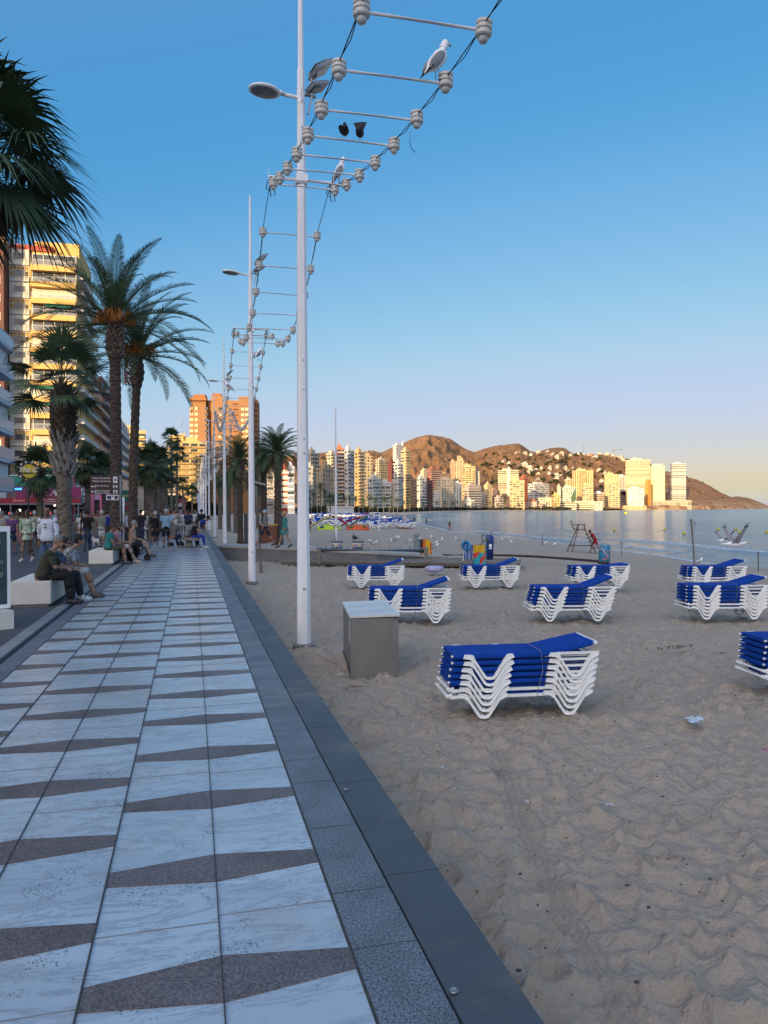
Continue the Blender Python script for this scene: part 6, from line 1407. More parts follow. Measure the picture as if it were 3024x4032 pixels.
def torso_cloth(J, sleeve=.55, length=0.0, k=1.07, fem=False, fat=1.0, long_=False, vox=.014, skirt=0):
    mb=MB(); Rm=frame_of(J); P_=J['pelvis']; Nk=J['neck']; ax=Nk-P_; w=.93 if fem else 1.0
    loft(mb,J,k+.03,w,fat,-.2 if length else -.1,.95,fem)
    limb(mb,J['shL'],Nk-ax*.09,.068,.06); limb(mb,J['shR'],Nk-ax*.09,.068,.06)
    if sleeve > 0:
        for sd in 'LR':
            e=J['sh'+sd].lerp(J['el'+sd],min(1,sleeve)); limb(mb,J['sh'+sd],e,.066*w,.060*w)
            if sleeve > 1: limb(mb,J['el'+sd],J['el'+sd].lerp(J['wr'+sd],sleeve-1),.056,.042)
    if skirt:
        a=P_+V((0,0,.02)); e=(J['knL']+J['knR'])/2; b_=a.lerp(e,skirt); m_=MB(); mb.tube([a,a.lerp(b_,.5),b_],[.17*fat**.5,.20*fat**.5,.215*fat**.4],14,sq=.8)
    return remesh(mb, vox, 2)
def leg_cloth(J, upto=1.0, k=1.10, fat=1.0, vox=.014, wide=0.0):
    mb=MB(); Rm=frame_of(J); mb.ell(J['pelvis']+V((0,0,-.02)),(.172*fat**.5,.123*fat,.12),M=Rm)
    for sd in 'LR':
        h,kn,an=J['hip'+sd],J['kn'+sd],J['an'+sd]
        if upto <= 1: limb(mb,h,h.lerp(kn,upto),.094*fat**.3,.078+wide)
        else: limb(mb,h,kn,.096*fat**.3,.076+wide); limb(mb,kn,kn.lerp(an,.35),.074+wide,.072+wide); limb(mb,kn.lerp(an,.35),kn.lerp(an,upto-1),.072+wide,.056+wide)
    return remesh(mb, vox, 2)
def shoes(J, thick=1.0, vox=.011):
    mb=MB()
    for sd in 'LR':
        a=J['an'+sd]; t=J['to'+sd]; mb.ell(a+V((0,0,-.02)),(.042,.046,.045)); limb(mb,a+V((0,-.035,-.045)),t+V((0,.01,-.012)),.040*thick,.040*thick); limb(mb,a+V((0,.03,-.01)),t+V((0,-.02,.005)),.04,.036)
    return remesh(mb, vox, 1)
def hair_mesh(J, kind='short', turn=0.0, vox=.010):
    mb=MB(); c=J['head']+V((0,.002,.006)); Mz=Matrix.Rotation(turn,3,'Z')
    mb.ell(c+Mz@V((0,-.022,.030)),(.089,.098,.102),M=Mz,n=14,h=10)
    if kind == 'short': mb.ell(c+Mz@V((0,-.045,-.02)),(.072,.06,.07),M=Mz)
    if kind == 'mid': mb.ell(c+Mz@V((0,-.035,-.04)),(.090,.075,.10),M=Mz); mb.ell(c+Mz@V((0,.03,.075)),(.07,.055,.035),M=Mz)
    if kind == 'long': mb.ell(c+Mz@V((0,-.035,-.04)),(.092,.075,.11),M=Mz); limb(mb,c+Mz@V((0,-.05,-.05)),c+Mz@V((0,-.09,-.28)),.075,.05); 
    if kind == 'bun': mb.ell(c+Mz@V((0,-.12,.03)),(.045,.045,.045),M=Mz)
    if kind == 'cap': mb.ell(c+Mz@V((0,-.01,.05)),(.088,.100,.075),M=Mz); mb.ell(c+Mz@V((0,.10,.045)),(.06,.06,.010),M=Mz)
    if kind == 'hat': mb.ell(c+Mz@V((0,-.005,.045)),(.19,.19,.018),M=Mz,n=20); mb.ell(c+Mz@V((0,-.01,.08)),(.09,.10,.08),M=Mz)
    return remesh(mb, vox, 1)
HC = {'grey':(.20,.19,.185),'white':(.45,.44,.42),'black':(.012,.010,.010),'brown':(.055,.03,.018),'blond':(.28,.18,.08),'straw':(.45,.30,.12),'palecap':(.50,.52,.50),'bluecap':(.35,.45,.50),'redhair':(.10,.035,.02),'bald':(.28,.16,.11)}
def cl(name, c, bmp=.35): return mat(name, c, .9, var=.10, scale=14, bmp=bmp, bscale=30)
def person(label, p, rz, J, top=None, bottom=None, shoe=None, hair=('short','grey'), sk=0, fine=False, fem=False, fat=1.0, turn=0.0, sc=1.0, sleeve=.55, legl=.75, skirt=0, group=None, tlen=0, k=1.07, wide=0.0, topm=None):
    T=thing('person', label, 'person', p, rz, group); T.scale=(sc,)*3; vx=.009 if fine else .015
    link('body', body_mesh(J,fine,fem,fat,turn), T, skin(sk))
    if top or topm: link('dress' if skirt else 'shirt', torso_cloth(J,sleeve,tlen,k,fem,fat,vox=vx,skirt=skirt), T, topm or cl('cloth_%.2f_%.2f_%.2f'%top, top))
    if bottom: link('trousers' if legl > 1.2 else 'shorts', leg_cloth(J,legl,1.1,fat,vx,wide), T, cl('cloth_%.2f_%.2f_%.2f'%bottom, bottom))
    if shoe: link('shoes', shoes(J), T, mat('shoe_%.2f_%.2f'%(shoe[0],shoe[2]), shoe, .6))
    if hair and hair[1] != 'bald': link('hat' if hair[0] in ('hat','cap') else 'hair', hair_mesh(J,hair[0],turn), T, mat('hair_'+hair[1], HC[hair[1]], .75, var=.25, scale=40))
    if fine:
        c=J['head']; Mz=Matrix.Rotation(turn,3,'Z'); e=MB(); [e.ell(c+Mz@V((s*.028,.082,.004)),(.012,.007,.0065),M=Mz,n=8,h=6) for s in (-1,1)]; e.obj('eyes', mat('dark_eye',(.02,.015,.012),.3), T)
        e=MB(); [e.box(c+Mz@V((s*.030,.090,.024)),(.034,.008,.007),M=Mz) for s in (-1,1)]; e.obj('eyebrows', mat('dark_brow',(.03,.022,.018),.8), T)
    return T
FX = R(-90)                                     # local +y (front) turned to face +x, the sea
def glasses(T, J, turn=0, col=(.02,.02,.02)):
    c=J['head']; Mz=Matrix.Rotation(turn,3,'Z'); mb=MB()
    for s in (-1,1): mb.lathe([(.024,-.002),(.027,0),(.024,.002)], n=12, M=Mz@Matrix.Rotation(R(90),3,'X'), c=tuple(c+Mz@V((s*.032,.106,.004)))); mb.tube([c+Mz@V((s*.058,.10,.006)),c+Mz@V((s*.078,.0,.006))],.0025,4)
    mb.box(c+Mz@V((0,.108,.006)),(.014,.004,.004),M=Mz); mb.obj('glasses', mat('spectacle_frame',col,.4), T)
def pattern(name, a, b_, sc=14, kind='noise'):
    key=('pat',name)
    if key in _mc: return _mc[key]
    m, nt, b = newmat(name); co = texco(nt)
    if kind == 'stripe': s=N(nt,'ShaderNodeSeparateXYZ'); nt.links.new(co,s.inputs[0]); f=mth(nt,'LESS_THAN',mth(nt,'FRACT',mth(nt,'MULTIPLY',s.outputs[2],sc)),.45)
    else: f=ramp(nt, noise(nt,co,sc,3,.7), [(.5,0.),(.56,1.)])
    nt.links.new(mix(nt,f,a,b_), b.inputs['Base Color']); b.inputs['Roughness'].default_value=.9; _mc[key]=m; return m
# --- block benches
m_conc = mat('pale_concrete', (.66,.63,.56), .75, var=.07, scale=2.5, bmp=.25)
def block_bench(fl, fr, yb, L, label, W=None):
    a=P(fl,yb,0); b_=P(fr,yb,0); T=thing('block_bench', label, 'bench', (b_.x,b_.y,0), 0, 'pale block benches along the promenade'); W=W or (b_-a).length
    mb=MB(); mb.b2((-W,0,.045),(0,L,.46)); me=mb.mesh('seat'); bm=bmesh.new(); bm.from_mesh(me); bmesh.ops.bevel(bm,geom=list(bm.edges),offset=.012,segments=2,affect='EDGES'); bm.to_mesh(me); bm.free(); link('seat',me,T,m_conc)
    MB().b2((-W+.06,.05,-.05),(-.06,L-.05,.05)).obj('plinth', mat('pale_concrete_plinth',(.25,.25,.22),.9), T); return T,(b_.x,b_.y,W)
B1,(bx,by,bw) = block_bench(53,200,2388,1.9,'nearest pale block bench, carrying the seated trio')
B1b,_ = block_bench(216,242,2305,1.5,'second pale block bench butted behind the nearest one',.66)
bx2=P(200,2388,0); B1b.location=(bx2.x,bx2.y+1.95,0)
B2,(cx2,cy2,cw2) = block_bench(358,445,2225,2.2,'pale block bench where the man in the turquoise polo sits')
B3,(cx3,cy3,_) = block_bench(570,598,2124,2.0,'far pale block bench beside the dark litter cabinet')
# seated trio
J=sit(lean=.30,arms='clasp',seat=.455,shin=.04,spread=.09); 
person('man in olive green t-shirt sitting nearest on the block bench, looking at the camera', (bx-.20,by+.32,0), FX, J, (.040,.042,.026),(.010,.010,.011),(.012,.012,.014),('short','grey'),0,True,fat=1.12,turn=R(-28) if False else R(-40),legl=1.88,sleeve=.75,wide=.012)
J=sit(lean=.26,arms='clasp',seat=.455,shin=.10,spread=.07)
T=person('woman in navy top with black hair and glasses leaning between the two seated men', (bx-.12,by+.80,0), FX, J, None,(.010,.012,.022),(.60,.62,.64),('mid','black'),0,True,fem=True,turn=R(-8),legl=1.85,sleeve=.6,sc=.95,topm=pattern('navy_dotted_cloth',(.03,.045,.09),(.10,.13,.19),22)); glasses(T,J,R(-8))
J=sit(lean=.38,arms='knees',seat=.455,shin=.14,spread=.09)
T=person('man in pale patterned shirt and white shorts looking down, farthest of the seated trio', (bx-.02,by+1.32,0), FX, J, None,(.45,.46,.46),(.10,.085,.075),('short','black'),0,True,turn=R(10),legl=.95,sleeve=.65,topm=pattern('pale_print_cloth',(.36,.37,.38),(.17,.19,.22),16))
# second bench
J=sit(lean=.10,arms='knees',shin=.08,spread=.12)
T=person('man in turquoise polo shirt and green shorts sitting on the second block bench', (cx2-.18,cy2+.35,0), FX, J, (.015,.17,.17),(.045,.055,.04),(.02,.025,.045),('short','brown'),1,True,fat=1.15,legl=.9); glasses(T,J)
J=sit(lean=.15,arms='clasp',shin=.20,spread=.09)
T=person('woman in pink flowered top and pale skirt sitting beside the turquoise polo', (cx2-.05,cy2+.85,0), FX, J, None,(.50,.48,.44),(.45,.36,.25),('mid','brown'),2,True,fem=True,legl=.9,topm=pattern('pink_flower_cloth',(.42,.14,.17),(.45,.36,.36),18)); glasses(T,J)
J=sit(lean=.12,arms='knees',shin=.10,spread=.1)
T=person('dark haired person in grey t-shirt sitting third on the second block bench', (cx2-.05,cy2+1.5,0), FX, J, (.26,.26,.29),(.03,.03,.045),(.04,.04,.04),('short','black'),0,True,legl=1.5); glasses(T,J)
# wheelchair and its rider
wp = P(560,2206,0); T=thing('wheelchair','black wheelchair carrying the bare chested man','wheelchair',(wp.x-.35,wp.y+.1,0),FX)
def wheel(mb_r, r, y, x, spokes, T, w=.03, nm='wheel'):
    MW=Matrix(((0,0,1),(1,0,0),(0,1,0)))
    mb=MB(); mb.lathe([(r-w,-w/2),(r,-w/2),(r,w/2),(r-w,w/2),(r-w,-w/2)],n=28,M=MW,c=(x,y,r)); 
    q=link(nm, mb.mesh(nm), T, m_dark); s=MB(); s.lathe([(0,-.03),(.035,-.03),(.035,.03),(0,.03)],n=10,M=MW,c=(x,y,r))
    for i in range(spokes): a=2*math.pi*i/spokes; s.tube([(x,y,r),(x,y+math.cos(a)*(r-w),r+math.sin(a)*(r-w))],.006 if spokes > 8 else .012,4)
    s.obj('spokes', mat('grey_spokes',(.12,.12,.13),.4,.5), q); return q
for x in (-.29,.29): wheel(None,.31,-.05,x,18,T); wheel(None,.11,.52,x*.85,6,T,.035,'caster')
fr=MB(); m_fr=mat('black_frame_tube',(.03,.03,.035),.35)
for x in (-.24,.24): fr.tube([(x,-.2,.98),(x,-.2,.5),(x,.30,.5),(x,.45,.42),(x,.56,.15)],.013,6).tube([(x,-.2,.22),(x,.34,.22),(x,.34,.5)],.012,6).tube([(x,-.2,.55),(x,-.2,.2)],.012,6).tube([(x,-.2,.72),(x,.2,.72),(x,.22,.5)],.012,6).tube([(x,-.2,.98),(x,-.30,.98)],.016,6).tube([(x*.85,.52,.22),(x*.95,.42,.3)],.012,6)
fr.tube([(-.24,.3,.22),(.24,-.2,.5)],.01,6).tube([(-.24,-.2,.22),(.24,.3,.5)],.01,6); fr.obj('frame', m_fr, T); MB().b2((-.23,-.2,.48),(.23,.3,.52)).obj('seat', m_dark, T); MB().b2((-.23,-.22,.52),(.23,-.19,.95)).obj('backrest', mat('green_black_canvas',(.02,.05,.035),.9), T)
for x in (-.12,.12): MB().b2((x-.08,.52,.10),(x+.08,.70,.115)).obj('footrest', m_fr, T)
J=sit(lean=.02,arms='rest',seat=.52,shin=.16,spread=.13)
for sd in 'LR': J['an'+sd].z=.20; J['to'+sd].z=.155
person('bare chested old man with grey beard sitting in the black wheelchair', (wp.x-.35,wp.y+.02,0), FX, J, None,(.02,.02,.03),(.05,.05,.05),('short','grey'),2,True,fat=1.35,legl=.7)
# --- slab bench on the tiles with four people
sb=P(748,2160,0); T=thing('slab_bench','grey stone slab bench on a short round pillar, in the middle of the walk','bench',(sb.x,sb.y,0),0)
MB().b2((-.40,.0,.36),(.36,1.9,.48)).obj('slab', mat('rough_stone_slab',(.20,.19,.17),.9,var=.25,scale=7,bmp=.5), T); 
for y in (.35,1.5): MB().lathe([(.16,0),(.15,.36)],n=14).obj('pillar', mat('stone_pillar',(.22,.21,.17),.9), T, True, loc=(-.04,y,0))
J=sit(lean=.22,arms='phone',shin=.06,spread=.08); T=person('woman in bright blue trousers sitting on the slab bench, phone at her ear', (sb.x+.12,sb.y+.35,0), FX, J, (.012,.012,.015),(.015,.05,.33),(.55,.57,.60),('mid','black'),2,fem=True,legl=1.8,sleeve=.3)
J=sit(lean=.15,arms='rest',shin=.06); person('woman with long black hair in navy and white striped top sitting on the slab bench', (sb.x-.15,sb.y+.7,0), FX+R(20), J, None,(.02,.03,.07),(.5,.5,.5),('long','black'),1,fem=True,legl=1.8,topm=pattern('navy_white_stripes',(.02,.03,.08),(.5,.5,.52),22,'stripe'))
J=sit(lean=.30,arms='rest',shin=.1); person('old white haired woman in dark striped top, sitting left of the striped navy top', (sb.x-.75,sb.y+.45,0), FX+R(60), J, None,(.03,.05,.11),(.55,.55,.55),('mid','white'),1,fem=True,legl=1.8,topm=pattern('dark_thin_stripes',(.05,.045,.05),(.20,.19,.2),18,'stripe'))
J=stand(0,.35,bend=.95); 
for sd in 'LR': J['el'+sd]=J['sh'+sd]+V((0,.02,-.27)); J['wr'+sd]=J['sh'+sd]+V((0,.10,-.50))
person('man in royal blue shirt bending forward with hands down, behind the slab bench', (sb.x+.30,sb.y+2.4,0), FX, J, (.01,.04,.22),(.06,.015,.02),(.03,.03,.03),('short','black'),0,legl=.9)
rp_=P(700,2150,0); T=thing('rollator','black rollator walker parked left of the slab bench','walking frame',(rp_.x-.1,rp_.y,0),FX+.3)
for x in (-.25,.25): wheel(None,.10,.25,x,6,T,.03,'wheel'); wheel(None,.10,-.25,x,6,T,.03,'wheel')
f_=MB(); [f_.tube([(x,.25,.1),(x,.05,.5),(x,-.1,.88),(x,-.25,.9)],.013,6).tube([(x,-.25,.1),(x,.05,.5)],.013,6) for x in (-.25,.25)]; f_.tube([(-.25,.05,.5),(.25,.05,.5)],.012,6).obj('frame', m_fr, T); MB().b2((-.22,-.12,.50),(.22,.12,.53)).obj('seat', m_dark, T)
# --- walkers
def at_(px, D): p = PX(px,D,0); return (p.x,p.y,0)
AWAY=0.0; TOW=R(180)
J=stand(.22,.2); 
T=person('woman in pale green printed shirt dress walking toward the camera at left', at_(107,26), TOW+R(-10), J, None,None,(.55,.52,.50),('long','brown'),3,True,fem=True,sleeve=1.55,skirt=.55,sc=1.02,topm=pattern('pale_green_print',(.38,.44,.36),(.20,.28,.22),9),k=1.10)
J=stand(.15,.15); T=person('tall man in white long sleeved shirt and denim shorts walking toward the camera', at_(187,20.5), TOW+R(-12), J, (.50,.54,.62),(.06,.09,.16),(.1,.1,.1),('short','bald'),3,True,sleeve=1.75,legl=.95,sc=1.06,fat=1.05,tlen=.5,k=1.06)
MB().box((0,.15,1.30),(.05,.02,.03)).box((0,.15,1.22),(.05,.02,.03)).obj('sunglasses', m_dk, T)
J=stand(.20,.15); person('man in black top, black cap and blue jeans walking away behind the scaly trunk', at_(343,32), AWAY+R(5), J, (.008,.008,.010),(.03,.05,.11),(.015,.015,.02),('cap','black'),3,legl=1.9,sc=1.02,fat=1.05)
J=stand(.05,.1); person('man in grey green t-shirt and white shorts standing with the white dog', at_(400,36), AWAY+R(-40), J, (.17,.21,.18),(.5,.5,.5),(.3,.3,.3),('short','white'),0,legl=.9,fat=1.2)
J=stand(.1,.1); person('person in bright blue shirt half hidden by the left date palm trunk', at_(421,39), AWAY+R(-20), J, (.01,.035,.20),(.04,.04,.06),(.05,.05,.05),('short','brown'),0,fat=1.1)
J=stand(.05,.1); person('man in white shirt with blue flowers standing between the two date palms', at_(506,35), AWAY+R(-60), J, None,(.012,.012,.02),(.03,.03,.03),('short','brown'),0,legl=1.3,fat=1.25,topm=pattern('white_blue_flower',(.44,.47,.58),(.06,.08,.22),9))
J=stand(.12,.1); T=person('woman in black dress with pale cap walking away beside the light blue shirt', at_(611,34.6), AWAY, J, (.012,.012,.016),None,(.5,.5,.5),('cap','palecap'),1,fem=True,skirt=.8,fat=1.35,sc=.97,sleeve=.8)
MB().tube([(-.18,.14,1.45),(.0,.17,1.25),(.19,.13,1.02)],.015,4).b2((.14,-.12,.86),(.26,.12,1.08)).obj('shoulder_bag', m_dark, T)
J=stand(.18,.15); person('man in light blue t-shirt and black shorts walking away, white hair', at_(653,34.4), AWAY, J, (.23,.40,.56),(.012,.013,.018),(.05,.05,.05),('short','white'),1,legl=.85,fat=1.2,sc=1.03,tlen=.3,k=1.1)
J=stand(.45,.15); person('man in grey t-shirt, navy shorts and pale cap striding left along the beach path', (P(1045,2153,0.0).x,P(1045,2153,0).y,.02), R(95), J, (.17,.18,.19),(.015,.02,.045),(.05,.04,.04),('cap','bluecap'),0,legl=.85,fat=1.15,sc=.98)
J=stand(.30,.1); person('woman in turquoise dress and straw hat walking left along the beach path', (P(1122,2156,0.0).x,P(1122,2156,0).y,.01), R(95), J, (.03,.22,.20),None,(.06,.05,.04),('hat','straw'),2,fem=True,skirt=.75,sleeve=1.5,sc=.93)
# white dog
p=P(383,2152,0); T=thing('dog','small fluffy white dog standing by the second block bench','dog',(p.x,p.y,0),R(70)); mb=MB(); mb.ell((0,0,.27),(.12,.22,.12)).ell((0,.10,.26),(.12,.12,.13)).ell((0,-.12,.27),(.12,.12,.12)).ell((0,.27,.40),(.095,.10,.09)).ell((0,.36,.37),(.04,.06,.04)); limb(mb,(0,.15,.32),(0,.26,.38),.09,.08); limb(mb,(0,-.22,.32),(0,-.30,.46),.045,.06)
for x in (-.06,.06):
    for a,b_,c in (((x,.14,.2),(x,.16,.10),(x,.14,.02)),((x,-.12,.22),(x,-.10,.13),(x,-.16,.08))): limb(mb,a,b_,.05,.035); limb(mb,b_,c,.035,.03)
    limb(mb,(x,-.16,.08),(x,-.14,.02),.03,.03); mb.ell((x*1.4,.25,.46),(.025,.02,.05))
link('body', remesh(mb,.014,1), T, mat('white_fur',(.55,.55,.55),.95,var=.12,scale=30,bmp=1.,bscale=60)); MB().ell((0,.42,.385),(.015,.012,.012),n=6,h=4).ell((-.035,.345,.425),(.01,.01,.01),n=6,h=4).ell((.035,.345,.425),(.01,.01,.01),n=6,h=4).obj('nose_and_eyes', m_dk, T)
# --- the further crowd: a few figures rebuilt in many clothes
protos=[]
for (J,fem,hairk,legl,skirt,fat) in [(stand(.18,.2),False,'short',.85,0,1.15),(stand(.12,.12),True,'long',1.85,0,1.0),(stand(.22,.15),True,'mid',0,.8,1.1),(stand(.05,.1),False,'cap',1.9,0,1.1),(stand(.25,.2),False,'short',.8,0,1.0)]:
    protos.append((body_mesh(J,False,fem,fat), torso_cloth(J,.55,0,1.1,fem,fat,skirt=skirt,vox=.02), leg_cloth(J,legl,1.1,fat,.02) if legl else None, shoes(J,vox=.015), hair_mesh(J,hairk,vox=.014)))
for pr in protos:
    for me in pr:
        if me: me.materials.append(m_dark)
CN={'white':(.5,.52,.54),'navy':(.02,.03,.08),'black':(.012,.012,.015),'red':(.30,.03,.03),'light blue':(.22,.34,.46),'grey':(.20,.20,.21),'pink':(.42,.20,.22),'olive':(.09,.10,.05),'yellow':(.5,.38,.05),'beige':(.36,.30,.22),'teal':(.03,.18,.18),'brown':(.10,.06,.04),'purple':(.12,.05,.16),'orange':(.45,.14,.03),'cobalt':(.02,.06,.30)}
used_lab=set()
def walker(px, D, pi, top, bot, hairc, rz, sc=1.0, where='', z=0.0, sk=None, grp='people strolling along the promenade'):
    global used_lab
    base=f'{hairc.replace("redhair","red")} haired person in {top} top and {bot} {"skirt" if protos[pi][2] is None else ("trousers" if pi in (1,3) else "shorts")} {where}'
    if base in used_lab: base=base+', further off'
    k=0
    while base in used_lab: k+=1; base=base+' still'
    used_lab.add(base); p=PX(px,D,z); T=thing('person',base,'person',p,rz,grp); T.scale=(sc,)*3; pr=protos[pi]; sk = random.randrange(4) if sk is None else sk
    cs=[skin(sk),cl('crowd_'+top,CN[top]),cl('crowd_'+bot,CN[bot]),mat('crowd_shoe',(.2,.2,.2),.7),mat('hair_'+hairc,HC[hairc],.8,var=.25,scale=40)]
    for nm,me,m_ in zip(('body','dress' if pr[2] is None else 'shirt','trousers' if pi in (1,3) else 'shorts','shoes','hair'),pr,cs):
        if me:
            o=link(nm,me,T); o.material_slots[0].link='OBJECT'; o.material_slots[0].material=m_
    return T
random.seed(12)
W=[(8,30,3,'grey','black','grey',TOW-.8,'at the left edge behind the chalkboard'),(45,31,0,'purple','navy','bald' if 0 else 'grey',AWAY,'with bare arms near the left edge'),(70,34,1,'olive','pink','brown',TOW,'left of the pale green dress'),(88,40,2,'brown','brown','brown',TOW,'behind the pale green dress'),(135,36,0,'beige','black','white',AWAY,'left of the white shirt'),
 (150,44,3,'grey','navy','grey',AWAY,'farther, left of the white shirt'),(218,38,0,'light blue','beige','white',AWAY,'just right of the white shirt'),(235,33,3,'navy','grey','brown',AWAY,'partly behind the scaly trunk'),(320,37,1,'white','beige','brown',TOW,'left of the black capped man'),(366,45,1,'beige','beige','blond',AWAY,'right of the black capped man'),
 (437,50,3,'cobalt','black','white',AWAY,'beside the left date palm'),(488,46,2,'grey','navy','grey',AWAY,'left of the flowered shirt'),(556,40,3,'black','navy','black',AWAY,'next to the dark cabinet'),(572,44,2,'white','black','blond',TOW,'in front of the far block bench'),(587,55,0,'yellow','navy','black',AWAY,'above the far block bench'),
 (632,52,3,'navy','black','brown',AWAY,'behind the black dress'),(672,46,4,'white','grey','brown',AWAY,'right of the blue t-shirt'),(690,50,1,'beige','teal','redhair',TOW,'left of the slab bench'),(712,58,0,'light blue','white','white',AWAY,'above the white haired woman'),(722,54,2,'white','black','black',TOW,'with patterned look above the striped top'),
 (741,47,0,'navy','black','brown',AWAY,'above the slab bench'),(762,55,4,'white','beige','brown',AWAY,'left of the far poles'),(776,60,3,'black','navy','black',AWAY,'close by the far poles'),(793,47,0,'black','brown','redhair',AWAY,'behind the bending man')]
for (px,D,pi,t_,b_,h,rz,wh) in W: walker(px,D,pi,t_,b_,h,rz,random.uniform(.95,1.03),wh)
tops=list(CN); 
for i in range(40):
    px=random.uniform(470,775); D=random.uniform(60,135); walker(px,D,random.randrange(5),random.choice(tops),random.choice(['black','navy','beige','grey','white']),random.choice(['brown','grey','black','blond','white']),random.choice([AWAY,TOW])+random.uniform(-.4,.4),random.uniform(.93,1.05),'in the far crowd')
for i,(px,D,t_,b_) in enumerate([(18,48,'white','navy'),(60,52,'red','black'),(115,55,'black','grey'),(170,52,'pink','navy'),(205,60,'grey','black'),(300,55,'teal','beige'),(330,62,'white','black'),(385,58,'red','navy'),(405,66,'black','white'),(450,70,'beige','navy')]): walker(px,D,i%5,t_,b_,['brown','black','grey','blond'][i%4],[AWAY,TOW,1.5][i%3],1,f'before the shops, {ORD[i]} from left')
# people on the beach
def bwalk(px,py,pi,t,b,h,rz,where,sc=1.0):
    p=PS(px,py); D=(p-CAMP).dot(FW); return walker(px,D,pi,t,b,h,rz,sc,where,p.z,grp='people on the beach')
bwalk(1215,2093,1,'red','brown','black',R(90),'on the sand near the nearest pole'); bwalk(1222,2092,4,'navy','pink','black',R(60),'beside the pole on the sand',.8)
bwalk(1464,2062,0,'white','navy','brown',R(30),'behind the orange boat'); bwalk(1770,2091,0,'brown','orange','blond',R(-60),'stooping at the water edge'); bwalk(1594,2052,4,'grey','brown','brown',R(90),'wading, left of three'); bwalk(1632,2063,3,'black','black','black',R(0),'wading, middle of three'); bwalk(1679,2066,3,'black','black','brown',R(40),'wading, right of three')
bwalk(1549,2037,1,'pink','beige','blond',0,'walking far along the waterline',.9); bwalk(1563,2036,3,'black','black','black',0,'far along the waterline')
Js=sit(lean=.2,arms='knees',seat=.25,shin=.1)
for i,(x,y,t,b,l) in enumerate([(1537,2078,(.03,.10,.05),(.02,.02,.03),'person in green sitting by the far loungers, left of three'),(1550,2078,(.12,.11,.10),(.03,.03,.03),'person in grey sitting by the far loungers, middle of three'),(1563,2079,(.015,.012,.012),(.02,.02,.02),'broad person in black sitting by the far loungers, right of three')]):
    p=PS(x,y); person(l,p,R(180+30*i-30),Js,t,b,None,('short','brown'),i%3,fat=1.2,legl=.8)
def lying(px,py,rz,lab,col,skn):
    p=PS(px,py); J=stand(.03,.05); T=person(lab,p+Vector((0,0,.12)),0,J,None,col,None,('long','brown'),skn,fem=True,legl=.25); T.rotation_euler=(R(-84),0,rz); return T
lying(1612,2086,R(100),'sunbather lying on the sand beside the far loungers, left of two',(.03,.03,.04),1); lying(1628,2085,R(80),'sunbather lying on the sand beside the far loungers, right of two',(.2,.03,.03),2)
p=PS(2345,2178); J=stand(.1,.3,lean=-.25); D=(p-CAMP).dot(FW)
T=person('lifeguard in red shirt and shorts leaning against the steps of the wooden chair', p+Vector((-.2,-.3,0)), R(80), stand(.35,.4,bend=.55), (.35,.015,.02),(.35,.015,.02),None,('mid','brown'),1,fem=True,legl=.6)
for i,(x,y) in enumerate([(1745,2030),(1783,2021),(2028,2029),(2034,2031)]):
    p=P(x,y,SEA); mb=MB(); mb.ell((0,0,.12),(.10,.11,.14)).ell((0,-.1,-.05),(.25,.14,.12)); o=link('person', remesh(mb,.02,1), None, mat('hair_black',HC['black'],.8), loc=p); setp(o,f'swimmer seen as a dark head in the bay, {ORD[i]} from the left','person')
# ================================================================ BIRDS
m_gw = mat('white_feathers',(.86,.85,.83),.8,var=.06,scale=10,bmp=.2); m_gg = mat('grey_wing_feathers',(.24,.25,.27),.8,var=.2,scale=10); m_gk=mat('black_feathers',(.015,.015,.02),.7); m_bk=mat('yellow_beak',(.50,.32,.04),.5); m_pl=mat('pink_legs',(.35,.20,.17),.6)
def gull(label, p, rz, sc=1.0, up=.45, group='gulls', head=None, vox=.012):
    T=thing('seagull',label,'seagull',p,rz,group); T.scale=(sc,)*3
    s=math.sin(up); c=math.cos(up); f=lambda a,b: V((0,a*c-b*s,.24+a*s+b*c))
    mb=MB(); M_=Matrix.Rotation(up,3,'X'); mb.ell(f(0,0),(.078,.20,.085),M=M_).ell(f(.07,.0),(.078,.12,.09),M=M_); limb(mb,f(-.1,0),f(-.26,-.0),.05,.02); hd=f(.20,.0)+V((0,.0,.10)); limb(mb,f(.14,.02),hd,.06,.042); mb.ell(hd+V((0,.012,.012)),(.040,.052,.042))
    link('body', remesh(mb,vox,1), T, m_gw); b=MB(); b.tube([hd+V((0,.05,.008)),hd+V((0,.09,.006)),hd+V((0,.108,-.006))],[.013,.011,.003],6); b.obj('beak', m_bk, T)
    for x in (-1,1):
        w=MB(); w.ell(f(-.05,.015)+V((x*.068,0,0)),(.018,.18,.062),M=M_,n=10,h=8); wg=w.obj('wing', m_gg, T, True); w=MB(); w.tube([f(-.16,.01)+V((x*.06,0,0)),f(-.36,.0)+V((x*.025,0,0))],[.028,.006],6); w.obj('wing_tip', m_gk, wg)
        MB().tube([(x*.03,-.0,.17),(x*.03,.01,.0),(x*.03,.055,-.005)],.006,5).ell((x*.03,.03,.003),(.02,.035,.005),n=8,h=4).obj('leg', m_pl, T)
        MB().ell(hd+V((x*.036,.03,.02)),(.006,.007,.007),n=6,h=4).obj('eye', m_dk, T)
    return T
